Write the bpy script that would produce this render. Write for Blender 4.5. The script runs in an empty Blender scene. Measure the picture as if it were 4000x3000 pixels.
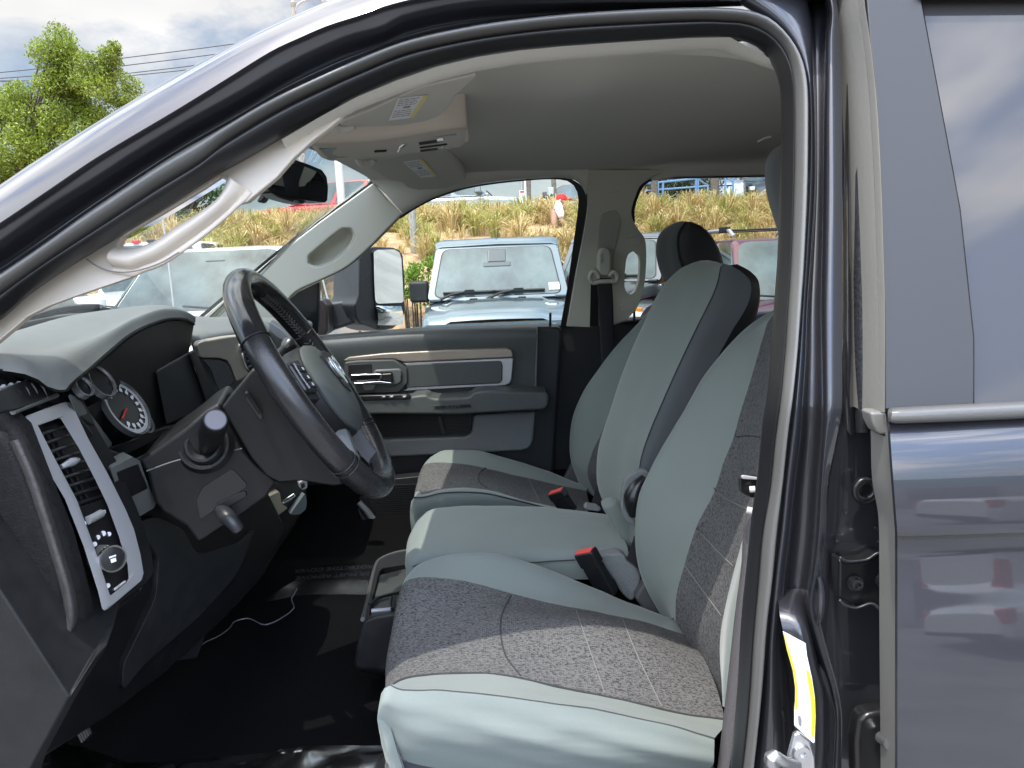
import bpy, bmesh, math, random
from mathutils import Vector, Matrix, noise
from mathutils.geometry import delaunay_2d_cdt
from mathutils.bvhtree import BVHTree
V = Vector; R = math.radians
scene = bpy.context.scene
COL = scene.collection
# ------------------------------------------------------------------ camera
FPX = 1533 * 4000 / 2212
PITCH, ROLL = R(10), R(2.3)
CAM = V((0, 0, 1.75))
fw = V((0, math.cos(PITCH), -math.sin(PITCH)))
rt0 = V((1, 0, 0)); up0 = rt0.cross(fw)
rt = rt0 * math.cos(ROLL) - up0 * math.sin(ROLL)
up = up0 * math.cos(ROLL) + rt0 * math.sin(ROLL)
cd = bpy.data.cameras.new('camera'); cam = bpy.data.objects.new('camera', cd); COL.objects.link(cam)
cd.sensor_width = 36; cd.lens = 36 * FPX / 4000; cd.clip_start = 0.02; cd.clip_end = 3000
m = Matrix.Identity(4)
for i in range(3):
    m[i][0] = rt[i]; m[i][1] = up[i]; m[i][2] = -fw[i]; m[i][3] = CAM[i]
cam.matrix_world = m
scene.camera = cam
# ------------------------------------------------------------------ light
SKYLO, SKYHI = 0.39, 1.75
SUNDIR = V((0.23, 0.33, -1)).normalized()          # the way the light travels
el = math.asin(-SUNDIR.z); az = math.atan2(-SUNDIR.x, -SUNDIR.y)
w = bpy.data.worlds.new('World'); scene.world = w; w.use_nodes = True
nt = w.node_tree; N = nt.nodes; L = nt.links
for n in list(N): N.remove(n)
out = N.new('ShaderNodeOutputWorld'); bg = N.new('ShaderNodeBackground'); bg.inputs[1].default_value = 0.15
sky = N.new('ShaderNodeTexSky'); sky.sky_type = 'NISHITA'; sky.sun_disc = False
sky.sun_elevation = el; sky.sun_rotation = az; sky.altitude = 100; sky.air_density = 1.0; sky.dust_density = 1.2
tc = N.new('ShaderNodeTexCoord')
mp = N.new('ShaderNodeMapping'); mp.inputs['Scale'].default_value = (1.0, 1.0, 2.6); mp.inputs['Location'].default_value = (0.6, 0.35, 0.1)
n1 = N.new('ShaderNodeTexNoise'); n1.inputs['Scale'].default_value = 1.9; n1.inputs['Detail'].default_value = 9; n1.inputs['Roughness'].default_value = 0.58; n1.inputs['Distortion'].default_value = 0.35
r1 = N.new('ShaderNodeValToRGB'); r1.color_ramp.elements[0].position = 0.44; r1.color_ramp.elements[1].position = 0.58
n2 = N.new('ShaderNodeTexNoise'); n2.inputs['Scale'].default_value = 3.1; n2.inputs['Detail'].default_value = 7
r2 = N.new('ShaderNodeValToRGB'); r2.color_ramp.elements[0].position = 0.3; r2.color_ramp.elements[1].position = 0.66
r2.color_ramp.elements[0].color = (6.1, 6.1, 6.15, 1); r2.color_ramp.elements[1].color = (7.9, 7.85, 7.7, 1)
mx = N.new('ShaderNodeMix'); mx.data_type = 'RGBA'
L.new(tc.outputs['Generated'], mp.inputs['Vector']); L.new(mp.outputs[0], n1.inputs['Vector']); L.new(mp.outputs[0], n2.inputs['Vector'])
L.new(n1.outputs['Fac'], r1.inputs['Fac']); L.new(n2.outputs['Fac'], r2.inputs['Fac'])
L.new(r1.outputs['Color'], mx.inputs[0]); L.new(sky.outputs[0], mx.inputs[6]); L.new(r2.outputs['Color'], mx.inputs[7])
# sky gain raised towards the sun to fill the cab, lowered away from it
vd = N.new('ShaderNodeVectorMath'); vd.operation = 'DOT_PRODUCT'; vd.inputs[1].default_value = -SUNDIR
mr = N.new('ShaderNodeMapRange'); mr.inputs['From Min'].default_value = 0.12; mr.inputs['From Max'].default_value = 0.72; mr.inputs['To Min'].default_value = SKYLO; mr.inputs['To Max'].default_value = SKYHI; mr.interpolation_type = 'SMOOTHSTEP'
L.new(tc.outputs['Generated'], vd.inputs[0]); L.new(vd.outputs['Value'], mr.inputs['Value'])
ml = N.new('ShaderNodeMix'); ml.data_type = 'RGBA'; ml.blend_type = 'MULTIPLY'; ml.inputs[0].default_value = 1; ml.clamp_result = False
vd2 = N.new('ShaderNodeVectorMath'); vd2.operation = 'DOT_PRODUCT'; vd2.inputs[1].default_value = V((0.62, -0.70, 0.36)).normalized()  # added bright lobe behind the camera, for reflections in the door paint
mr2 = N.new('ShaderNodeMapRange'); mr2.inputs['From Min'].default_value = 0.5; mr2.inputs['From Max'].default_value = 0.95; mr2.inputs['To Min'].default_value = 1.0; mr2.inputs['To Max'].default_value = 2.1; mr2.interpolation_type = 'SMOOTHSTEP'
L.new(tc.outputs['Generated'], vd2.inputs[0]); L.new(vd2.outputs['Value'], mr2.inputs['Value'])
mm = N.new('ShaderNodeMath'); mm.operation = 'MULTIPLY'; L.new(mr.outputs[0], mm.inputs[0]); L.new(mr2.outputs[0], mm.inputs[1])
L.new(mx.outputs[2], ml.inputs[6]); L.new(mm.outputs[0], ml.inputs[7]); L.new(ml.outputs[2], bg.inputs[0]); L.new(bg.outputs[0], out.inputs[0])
ld = bpy.data.lights.new('sun', 'SUN'); sun = bpy.data.objects.new('sun', ld); COL.objects.link(sun)
ld.energy = 2.0; ld.angle = R(0.5); ld.color = (1, 0.955, 0.89)
sun.rotation_euler = SUNDIR.to_track_quat('-Z', 'Y').to_euler()
vs = scene.view_settings; vs.view_transform = 'Standard'; vs.look = 'None'; vs.exposure = 1.25; vs.gamma = 1
cy = scene.cycles
cy.max_bounces = 10; cy.diffuse_bounces = 5; cy.glossy_bounces = 5; cy.transparent_max_bounces = 24; cy.transmission_bounces = 6
cy.sample_clamp_indirect = 4; cy.caustics_reflective = False; cy.caustics_refractive = False
random.seed(7)
# ------------------------------------------------------------------ pixel rays (4000 x 3000 picture)
def ray(x, y): return fw + rt * ((x - 2000) / FPX) - up * ((y - 1500) / FPX)
def P(x, y, Y):
    d = ray(x, y); return CAM + d * (Y / d.y)
def PZ(x, y, z):
    d = ray(x, y); return CAM + d * ((z - CAM.z) / d.z)
TB, TK = 1.60, 0.36
def PT(x, y, y0):                                   # driver side, leaning inboard above the belt line
    d = ray(x, y); p = CAM + d * (y0 / d.y)
    if p.z > TB:
        t = (y0 + TK * (CAM.z - TB)) / (d.y - TK * d.z); p = CAM + d * t
    return p
TB2 = 1.50
def PP(x, y, y0):                                   # passenger side
    d = ray(x, y); p = CAM + d * (y0 / d.y)
    if p.z > TB2:
        t = (y0 - TK * (CAM.z - TB2)) / (d.y + TK * d.z); p = CAM + d * t
    return p
def crv(pts, y=None, f=P):
    return [f(q[0], q[1], q[2] if len(q) > 2 else y) for q in pts]
def cr(pts, n):                                     # Catmull-Rom resample by chord length
    d = [0.0]
    for a, b in zip(pts, pts[1:]): d.append(d[-1] + max((b - a).length, 1e-6))
    res = []; k = 0
    for i in range(n):
        s = d[-1] * i / (n - 1)
        while k < len(pts) - 2 and d[k + 1] < s: k += 1
        t = (s - d[k]) / (d[k + 1] - d[k]); t = min(max(t, 0), 1)
        p1, p2 = pts[k], pts[k + 1]
        p0 = pts[k - 1] if k > 0 else p1 * 2 - p2
        p3 = pts[k + 2] if k + 2 < len(pts) else p2 * 2 - p1
        h = d[k + 1] - d[k]
        h0 = (d[k] - d[k - 1]) if k > 0 else h
        h2 = (d[k + 2] - d[k + 1]) if k + 2 < len(pts) else h
        m1 = (p2 - p0) * (h / (h + h0)); m2 = (p3 - p1) * (h / (h + h2))
        t2 = t * t; t3 = t2 * t
        res.append(p1 * (2 * t3 - 3 * t2 + 1) + m1 * (t3 - 2 * t2 + t) + p2 * (-2 * t3 + 3 * t2) + m2 * (t3 - t2))
    return res
def lin(pts, n):
    d = [0.0]
    for a, b in zip(pts, pts[1:]): d.append(d[-1] + max((b - a).length, 1e-6))
    res = []; k = 0
    for i in range(n):
        s = d[-1] * i / (n - 1)
        while k < len(pts) - 2 and d[k + 1] < s: k += 1
        t = min(max((s - d[k]) / (d[k + 1] - d[k]), 0), 1)
        res.append(pts[k].lerp(pts[k + 1], t))
    return res
# ------------------------------------------------------------------ materials
MATS = {}
def mat(name, col, rough=0.5, metal=0.0, coat=0.0, bump=0.0, bscale=300.0, var=0.0, vscale=20.0, spec=0.5, sheen=0.0, crough=0.05, stretch=(1, 1, 1), emit=None, dirt=None):
    if name in MATS: return MATS[name]
    M = bpy.data.materials.new(name); M.use_nodes = True; MATS[name] = M
    t = M.node_tree; b = t.nodes['Principled BSDF']
    b.inputs['Base Color'].default_value = (*col, 1); b.inputs['Roughness'].default_value = rough
    b.inputs['Metallic'].default_value = metal; b.inputs['Coat Weight'].default_value = coat; b.inputs['Coat Roughness'].default_value = crough
    b.inputs['Specular IOR Level'].default_value = spec
    if sheen: b.inputs['Sheen Weight'].default_value = sheen; b.inputs['Sheen Roughness'].default_value = 0.4
    if emit: b.inputs['Emission Color'].default_value = (*emit[:3], 1); b.inputs['Emission Strength'].default_value = emit[3]
    c = t.nodes.new('ShaderNodeTexCoord'); mpn = t.nodes.new('ShaderNodeMapping'); mpn.inputs['Scale'].default_value = stretch
    t.links.new(c.outputs['Object'], mpn.inputs['Vector'])
    if bump:
        n = t.nodes.new('ShaderNodeTexNoise'); n.inputs['Scale'].default_value = bscale; n.inputs['Detail'].default_value = 3
        t.links.new(mpn.outputs[0], n.inputs['Vector'])
        bp = t.nodes.new('ShaderNodeBump'); bp.inputs['Strength'].default_value = bump; bp.inputs['Distance'].default_value = 0.6 / bscale
        t.links.new(n.outputs['Fac'], bp.inputs['Height']); t.links.new(bp.outputs[0], b.inputs['Normal'])
    if var:
        n = t.nodes.new('ShaderNodeTexNoise'); n.inputs['Scale'].default_value = vscale; n.inputs['Detail'].default_value = 5; n.inputs['Roughness'].default_value = 0.6
        t.links.new(mpn.outputs[0], n.inputs['Vector'])
        r = t.nodes.new('ShaderNodeValToRGB'); r.color_ramp.elements[0].position = 0.3; r.color_ramp.elements[1].position = 0.7
        lo = dirt if dirt else tuple(v * (1 - var) for v in col); hi = tuple(min(1, v * (1 + var)) for v in col)
        r.color_ramp.elements[0].color = (*lo, 1); r.color_ramp.elements[1].color = (*hi, 1)
        t.links.new(n.outputs['Fac'], r.inputs['Fac']); t.links.new(r.outputs['Color'], b.inputs['Base Color'])
        if rough < 0.1: return M
        rr = t.nodes.new('ShaderNodeMapRange'); rr.inputs['To Min'].default_value = max(rough - 0.08, 0.02); rr.inputs['To Max'].default_value = min(rough + 0.08, 1)
        t.links.new(n.outputs['Fac'], rr.inputs['Value']); t.links.new(rr.outputs[0], b.inputs['Roughness'])
    return M
def glass(name, tint=(0.9, 0.95, 0.93), refl=1.0, rough=0.0, alpha=1.0):
    if name in MATS: return MATS[name]
    M = bpy.data.materials.new(name); M.use_nodes = True; MATS[name] = M; t = M.node_tree
    for n in list(t.nodes): t.nodes.remove(n)
    o = t.nodes.new('ShaderNodeOutputMaterial'); tr = t.nodes.new('ShaderNodeBsdfTransparent'); tr.inputs[0].default_value = (*tint, 1)
    g = t.nodes.new('ShaderNodeBsdfGlossy'); g.inputs['Roughness'].default_value = rough
    f = t.nodes.new('ShaderNodeFresnel'); f.inputs['IOR'].default_value = 1.5
    mu = t.nodes.new('ShaderNodeMath'); mu.operation = 'MULTIPLY'; mu.inputs[1].default_value = refl; mu.use_clamp = True
    x = t.nodes.new('ShaderNodeMixShader')
    t.links.new(f.outputs[0], mu.inputs[0]); t.links.new(mu.outputs[0], x.inputs[0]); t.links.new(tr.outputs[0], x.inputs[1]); t.links.new(g.outputs[0], x.inputs[2]); t.links.new(x.outputs[0], o.inputs[0])
    return M
# ------------------------------------------------------------------ objects
def tag(o, label=None, cat=None, group=None, kind=None):
    if label: o['label'] = label
    if cat: o['category'] = cat
    if group: o['group'] = group
    if kind: o['kind'] = kind
    return o
def thing(name, loc, label, cat, group=None, rz=0.0):
    o = bpy.data.objects.new(name, None); COL.objects.link(o); o.location = loc; o.rotation_euler = (0, 0, rz); o.empty_display_size = 0.1
    return tag(o, label, cat, group)
def par(o, p):
    if p is None: return
    o.parent = p
    mw = p['_mw'] if False else None
    M = Matrix.Identity(4); q = p; chain = []
    while q is not None: chain.append(q); q = q.parent
    for q in reversed(chain):
        M = M @ q.matrix_parent_inverse @ Matrix.LocRotScale(q.location, q.rotation_euler, q.scale)
    o.matrix_parent_inverse = M.inverted()
def finish(name, me, material, parent=None, smooth=True, ang=38, bevel=0.0, seg=2, sub=0, local=False, solid=0.0):
    o = bpy.data.objects.new(name, me); COL.objects.link(o)
    if material is not None: me.materials.append(material)
    if smooth:
        for p in me.polygons: p.use_smooth = True
        if not bevel and not sub: me.set_sharp_from_angle(angle=R(ang))
    if parent is not None and parent.parent is not None and parent.parent.parent is not None: parent = parent.parent
    if parent is not None:
        if local: o.parent = parent
        else: par(o, parent)
    if solid:
        s = o.modifiers.new('solid', 'SOLIDIFY'); s.thickness = solid; s.offset = -1
    if bevel:
        b = o.modifiers.new('bevel', 'BEVEL'); b.width = bevel; b.segments = seg; b.limit_method = 'ANGLE'; b.angle_limit = R(40); b.harden_normals = True
    if sub:
        s = o.modifiers.new('sub', 'SUBSURF'); s.levels = sub; s.render_levels = sub
    return o
def mesh(name, vs_, fs): 
    me = bpy.data.meshes.new(name); me.from_pydata([tuple(v) for v in vs_], [], fs); me.update(); return me
def grid_obj(name, rows, material, parent=None, close_u=False, close_v=False, flip=False, **k):
    n = len(rows[0]); vs_ = [v for r_ in rows for v in r_]; fs = []
    m_ = len(rows)
    for i in range(m_ if close_v else m_ - 1):
        for j in range(n if close_u else n - 1):
            a = i * n + j; b = i * n + (j + 1) % n; c = ((i + 1) % m_) * n + (j + 1) % n; d = ((i + 1) % m_) * n + j
            fs.append((a, d, c, b) if flip else (a, b, c, d))
    return finish(name, mesh(name, vs_, fs), material, parent, **k)
def loft(rows, n=40, m=4, straight=False):
    rs = [(lin if straight else cr)(r_, n) for r_ in rows]
    if m <= 1: return rs
    cols = [[r_[j] for r_ in rs] for j in range(n)]
    out_ = []
    K = (len(rs) - 1) * m + 1
    G = []
    for c in cols:
        line = []
        for i in range(len(c) - 1):
            p1, p2 = c[i], c[i + 1]; p0 = c[i - 1] if i else p1 * 2 - p2; p3 = c[i + 2] if i + 2 < len(c) else p2 * 2 - p1
            h = max((p2 - p1).length, 1e-6); h0 = max((p1 - p0).length, 1e-6); h2 = max((p3 - p2).length, 1e-6)
            m1 = (p2 - p0) * (h / (h + h0)); m2 = (p3 - p1) * (h / (h + h2))
            for q in range(m):
                t = q / m; t2 = t * t; t3 = t2 * t
                line.append(p1 * (2 * t3 - 3 * t2 + 1) + m1 * (t3 - 2 * t2 + t) + p2 * (-2 * t3 + 3 * t2) + m2 * (t3 - t2))
        line.append(c[-1]); G.append(line)
    return [[G[j][i] for j in range(n)] for i in range(K)]
def plate_mesh(name, outline, D, thick=0.01, holes=(), tv=None):
    pts = [V((q[0], -q[1])) for q in outline]; edges = [(i, (i + 1) % len(pts)) for i in range(len(pts))]
    loops = [list(range(len(pts)))]
    for h in holes:
        b = len(pts); pts += [V((q[0], -q[1])) for q in h]; edges += [(b + i, b + (i + 1) % len(h)) for i in range(len(h))]; loops.append(list(range(b, len(pts))))
    vo, eo, fo, ov, oe, of = delaunay_2d_cdt(pts, edges, [], 1, 1e-4)
    if holes:
        def inside(c, h):
            k = False
            for i in range(len(h)):
                x1, y1, x2, y2 = h[i - 1][0], -h[i - 1][1], h[i][0], -h[i][1]
                if (y1 > c.y) != (y2 > c.y) and c.x < (x2 - x1) * (c.y - y1) / (y2 - y1) + x1: k = not k
            return k
        fo = [f for f in fo if not any(inside(sum((vo[i] for i in f), V((0, 0))) / len(f), h) for h in holes)]
    n = len(vo); tv = V(tv) if tv is not None else V((0, thick, 0))
    fr = [D(v.x, -v.y) for v in vo]; vs_ = fr + [p + tv for p in fr]
    fs = []
    ec = {}
    for f in fo:
        f = list(f)
        a, b, c = (vo[f[0]], vo[f[1]], vo[f[2]])
        if (b - a).cross(c - a) < 0: f.reverse()
        fs.append(tuple(f)); fs.append(tuple(q + n for q in reversed(f)))
        for i in range(len(f)): ec[(f[i], f[(i + 1) % len(f)])] = 1
    for (a, b) in list(ec):
        if (b, a) not in ec: fs.append((b, a, a + n, b + n))
    bm = bmesh.new(); me = mesh(name, vs_, fs); bm.from_mesh(me)
    bmesh.ops.dissolve_limit(bm, angle_limit=R(1.0), verts=bm.verts, edges=bm.edges)
    bm.to_mesh(me); bm.free(); return me
def rnd(outline, k=3, r=0.25):                      # round the corners of a pixel outline
    res = []; n = len(outline)
    for i in range(n):
        p0, p1, p2 = V(outline[i - 1][:2]), V(outline[i][:2]), V(outline[(i + 1) % n][:2])
        d = min((p0 - p1).length, (p2 - p1).length) * r
        a = p1 + (p0 - p1).normalized() * d; b = p1 + (p2 - p1).normalized() * d
        for q in range(k + 1):
            t = q / k; res.append(tuple((a * (1 - t) ** 2 + p1 * 2 * t * (1 - t) + b * t * t)))
    return res
def plate(name, outline, y, material, parent=None, thick=0.01, holes=(), bevel=0.002, seg=2, f=P, tv=None, r=0, local=False):
    if r: outline = rnd(outline, 4, r); holes = [rnd(h, 4, r) for h in holes]
    D = y if callable(y) else (lambda a, b: f(a, b, y))
    return finish(name, plate_mesh(name, outline, D, thick, holes, tv), material, parent, bevel=bevel, seg=seg)
def tube_mesh(bm, pts, rad, seg=8, caps=True):
    rad = rad if isinstance(rad, (list, tuple)) else [rad] * len(pts)
    prev = None; rings = []
    for i, p in enumerate(pts):
        t = (pts[min(i + 1, len(pts) - 1)] - pts[max(i - 1, 0)]).normalized()
        if prev is None:
            a = t.cross(V((0, 0, 1)));  a = t.cross(V((1, 0, 0))) if a.length < 0.1 else a
        else: a = prev - t * prev.dot(t)
        a.normalize(); b = t.cross(a); prev = a
        rings.append([bm.verts.new(p + (a * math.cos(2 * math.pi * q / seg) + b * math.sin(2 * math.pi * q / seg)) * rad[i]) for q in range(seg)])
    for r0, r1_ in zip(rings, rings[1:]):
        for q in range(seg): bm.faces.new((r0[q], r0[(q + 1) % seg], r1_[(q + 1) % seg], r1_[q]))
    if caps: bm.faces.new(list(reversed(rings[0]))); bm.faces.new(rings[-1])
def box_bm(bm, lo, hi, M=None):
    vs_ = [V((x, y, z)) for x in (lo[0], hi[0]) for y in (lo[1], hi[1]) for z in (lo[2], hi[2])]
    if M is not None: vs_ = [M @ v for v in vs_]
    b = [bm.verts.new(v) for v in vs_]
    for f in ((0, 1, 3, 2), (4, 6, 7, 5), (0, 4, 5, 1), (2, 3, 7, 6), (0, 2, 6, 4), (1, 5, 7, 3)): bm.faces.new([b[i] for i in f])
def lathe_bm(bm, prof, M, seg=24):                  # prof: (radius, height) along local z
    rings = [[bm.verts.new(M @ V((r_ * math.cos(2 * math.pi * q / seg), r_ * math.sin(2 * math.pi * q / seg), h))) for q in range(seg)] for r_, h in prof]
    for r0, r1_ in zip(rings, rings[1:]):
        for q in range(seg): bm.faces.new((r0[q], r0[(q + 1) % seg], r1_[(q + 1) % seg], r1_[q]))
    bm.faces.new(list(reversed(rings[0]))); bm.faces.new(rings[-1])
def bm_obj(name, bm, material, parent=None, recalc=True, **k):
    if recalc: bmesh.ops.recalc_face_normals(bm, faces=bm.faces)
    me = bpy.data.meshes.new(name); bm.to_mesh(me); bm.free(); return finish(name, me, material, parent, **k)
def tube(name, pts, rad, material, parent=None, seg=8, n=0, **k):
    if n: pts = cr(pts, n); rad = rad if not isinstance(rad, (list, tuple)) else [v.x for v in cr([V((q, 0, 0)) for q in rad], n)]
    bm = bmesh.new(); tube_mesh(bm, pts, rad, seg); return bm_obj(name, bm, material, parent, **k)
def frame_m(o, z, x=None):                          # matrix with local z along z
    z = z.normalized(); x = x if x is not None else (V((0, 0, 1)) if abs(z.z) < 0.9 else V((1, 0, 0)))
    x = (x - z * x.dot(z)).normalized(); y = z.cross(x)
    M = Matrix.Identity(4)
    for i in range(3): M[i][0] = x[i]; M[i][1] = y[i]; M[i][2] = z[i]; M[i][3] = o[i]
    return M
def text_mesh(name, s, size, M, material, parent=None, ext=0.0004, local=False):
    cu = bpy.data.curves.new('t', 'FONT'); cu.body = s; cu.size = size; cu.align_x = 'CENTER'; cu.align_y = 'CENTER'; cu.extrude = ext
    o = bpy.data.objects.new('t', cu); me = bpy.data.meshes.new_from_object(o); bpy.data.objects.remove(o); bpy.data.curves.remove(cu)
    me.transform(M); me.name = name
    return finish(name, me, material, parent, smooth=False, local=local)
def bvh(objs):
    vs_, fs = [], []
    for o in (objs if isinstance(objs, (list, tuple)) else [objs]):
        b = len(vs_); vs_ += [v.co.copy() for v in o.data.vertices]; fs += [tuple(i + b for i in p.vertices) for p in o.data.polygons]
    return BVHTree.FromPolygons(vs_, fs)
def on(tree, x, y, off=0.001, y0=1.0):
    h = tree.ray_cast(CAM, ray(x, y).normalized())
    return (h[0] - ray(x, y).normalized() * off) if h[0] is not None else P(x, y, y0)
# ------------------------------------------------------------------ shared materials
paint = mat('navy_paint', (0.04, 0.041, 0.049), 0.38, 0.5, 1.0, var=0.10, vscale=1400, crough=0.03)
flake = mat('navy_door_paint', (0.036, 0.0365, 0.044), 0.4, 0.5, 1.0, var=0.10, vscale=1400, crough=0.03)
rubber = mat('black_rubber', (0.009, 0.009, 0.0105), 0.42, bump=0.15, bscale=500, spec=0.5)
seal = mat('grey_rubber', (0.10, 0.098, 0.092), 0.28, bump=0.1, bscale=300, spec=0.6)
trimg = mat('warm_grey_trim', (0.58, 0.515, 0.435), 0.5, bump=0.25, bscale=900, spec=0.35)
trimp = mat('pale_grey_trim', (0.50, 0.485, 0.41), 0.55, bump=0.25, bscale=900, spec=0.3)
blackp = mat('black_plastic', (0.008, 0.0083, 0.0092), 0.5, bump=0.3, bscale=700, var=0.25, vscale=40, spec=0.35)
satin = mat('satin_black', (0.012, 0.012, 0.013), 0.28, bump=0.1, bscale=600)
dashm = mat('dash_grey', (0.11, 0.117, 0.112), 0.5, bump=0.5, bscale=620, var=0.08, vscale=60)
doorm = mat('door_panel_grey', (0.052, 0.058, 0.056), 0.5, bump=0.5, bscale=620, var=0.08, vscale=60)
chrome = mat('chrome', (0.75, 0.75, 0.77), 0.08, 1.0)
silver = mat('satin_silver', (0.46, 0.46, 0.48), 0.32, 0.35, bump=0.05, bscale=800)
whitep = mat('white_paint', (0.78, 0.79, 0.78), 0.3, 0, 0.7, var=0.02, vscale=3)
tyre = mat('tyre', (0.02, 0.02, 0.02), 0.85, bump=0.4, bscale=80)
rimm = mat('alloy_rim', (0.45, 0.45, 0.46), 0.35, 0.9)
cglass = mat('car_glass', (0.055, 0.078, 0.075), 0.04, 0, spec=0.9, var=0.75, vscale=2.2, stretch=(1, 1, .6))
bglass = mat('dark_car_glass', (0.012, 0.014, 0.016), 0.03, 0, spec=0.7)
redl = mat('red_lens', (0.55, 0.01, 0.012), 0.15, spec=0.7)
lampl = mat('clear_lens', (0.6, 0.62, 0.64), 0.1, 0.3)
amber = mat('amber_lens', (0.75, 0.25, 0.03), 0.2)
steel = mat('galvanised_steel', (0.38, 0.39, 0.39), 0.5, 0.6, var=0.15, vscale=8)
# ------------------------------------------------------------------ ground and hill
asph = mat('asphalt', (0.21, 0.205, 0.195), 0.9, bump=0.7, bscale=90, var=0.3, vscale=1.3)
def gz(y): 
    t = min(max((y - 2) / 4, 0), 1); return 0.1 * t * t * (3 - 2 * t)
rows = []
for y in [-600, -60, -20, -5, 0, 1.5, 2.2, 3, 4, 5, 6.2, 8, 12, 20, 60, 700]:
    rows.append([V((x, y, gz(y))) for x in (-700, -60, -20, -8, 0, 8, 20, 60, 700)])
tag(grid_obj('ground', rows, asph), kind='structure')
paintl = mat('lot_line_paint', (0.62, 0.62, 0.58), 0.7, var=0.2, vscale=9)
bm = bmesh.new()
for x in (-4.6, -1.75, 1.15, 4.3, 7.2):
    box_bm(bm, (x - .05, 6.3, 0.104), (x + .05, 11, 0.106))
tag(bm_obj('lot_lines', bm, paintl, smooth=False), kind='structure')
def hz(x, y):                                       # bank behind the lot
    yy = y - 0.22 * math.sin(x * .7)
    k = min(max((x - 1.2) / 2.0, 0), 1); k = k * k * (3 - 2 * k)
    far = 1.75 + 1.05 * k
    pr = ((11.0, .10), (11.3, .35), (11.8, 1.15), (12.4, 1.72), (13.3, 2.05), (14.8, 2.38), (16.3, 2.58), (17.2, 2.35 * (1 - k) + 2.68 * k), (18.4, far), (20, far + .1 * k), (90, far + .3))
    h = pr[0][1]
    for (a, ha), (b, hb) in zip(pr, pr[1:]):
        if a <= yy <= b: h = ha + (hb - ha) * (yy - a) / (b - a); break
    else: h = pr[0][1] if yy < 11 else pr[-1][1]
    n = noise.noise(V((x * .9, y * .9, 0))) * .10 + noise.noise(V((x * 3, y * 3, 5))) * .04
    return h + n * min(1, max(0, yy - 11) * 2) * (1 if y < 18 else .3)
dirtm = mat('sandy_dirt', (0.40, 0.27, 0.15), 0.95, bump=0.8, bscale=14, var=0.35, vscale=4, dirt=(0.24, 0.16, 0.09))
xs = [-60, -40, -28] + [-20 + i * .35 for i in range(115)] + [24, 34, 60]
ys = [10.7 + i * .15 for i in range(50)] + [18.6, 19, 20.5, 22, 25, 30, 45, 70]
tag(grid_obj('hillside', [[V((x, y, hz(x, y))) for x in xs] for y in ys], dirtm), kind='structure')
# ------------------------------------------------------------------ vegetation
def leafmat(name, c, var=0.45, tr=0.35):
    M = bpy.data.materials.new(name); M.use_nodes = True; t = M.node_tree; b = t.nodes['Principled BSDF']; b.inputs['Roughness'].default_value = 0.5
    g = t.nodes.new('ShaderNodeNewGeometry'); r = t.nodes.new('ShaderNodeValToRGB')
    r.color_ramp.elements[0].color = (*[v * (1 - var) for v in c], 1); r.color_ramp.elements[1].color = (*[v * (1 + var) for v in c], 1)
    t.links.new(g.outputs['Random Per Island'], r.inputs[0]); t.links.new(r.outputs[0], b.inputs['Base Color'])
    d = t.nodes.new('ShaderNodeBsdfTranslucent'); t.links.new(r.outputs[0], d.inputs[0])
    x = t.nodes.new('ShaderNodeMixShader'); x.inputs[0].default_value = tr
    o = t.nodes['Material Output']; t.links.new(b.outputs[0], x.inputs[1]); t.links.new(d.outputs[0], x.inputs[2]); t.links.new(x.outputs[0], o.inputs[0])
    return M
def leaves(clumps, per, size, rg, elong=2.4):
    vs_, fs = [], []
    for c, r in clumps:
        for k in range(int(per * r * r)):
            d = V((rg.gauss(0, 1), rg.gauss(0, 1), rg.gauss(0, 1))).normalized()
            p = c + d * r * (rg.random() ** 0.33) * (0.86 + .28 * rg.random())
            a = V((rg.gauss(0, 1), rg.gauss(0, 1), rg.gauss(0, 1) - .5)).normalized()
            b = a.cross(V((rg.gauss(0, 1), rg.gauss(0, 1), rg.gauss(0, 1)))).normalized()
            s = size * (.6 + .8 * rg.random())
            i = len(vs_); vs_ += [p - a * s * .5, p + b * s / elong * .5, p + a * s * .5, p - b * s / elong * .5]
            fs.append((i, i + 1, i + 2, i + 3))
    return vs_, fs
bark = mat('bark', (0.07, 0.055, 0.04), 0.9, bump=1.0, bscale=30, var=0.3, vscale=8)
def tree(name, base, clumps, per, size, lm, label, cat, seed, trunk_r=.2, group=None):
    rg = random.Random(seed); t = thing(name, base, label, cat, group)
    vs_, fs = leaves(clumps, per, size, rg)
    finish('crown', mesh('crown', vs_, fs), lm, t, smooth=False)
    bm = bmesh.new(); top = sum((c for c, r in clumps), V()) / len(clumps)
    tube_mesh(bm, cr([base, base.lerp(top, .35) + V((.15, 0, .2)), top], 8), [trunk_r * (1 - .11 * i) for i in range(8)], 9)
    st = base.lerp(top, .4)
    for c, r in clumps[:14]:
        tube_mesh(bm, cr([st, st.lerp(c, .5) + V((0, 0, .2)), c], 6), [trunk_r * .4 * (1 - .15 * i) for i in range(6)], 6)
    bm_obj('trunk', bm, bark, t); return t
rg = random.Random(11)
lm1 = leafmat('bright_leaf', (0.20, 0.26, 0.03)); lm2 = leafmat('dark_leaf', (0.045, 0.10, 0.02)); lm3 = leafmat('lime_leaf', (0.15, 0.25, 0.02)); lm4 = leafmat('hedge_leaf', (0.03, 0.045, 0.018))
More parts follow.
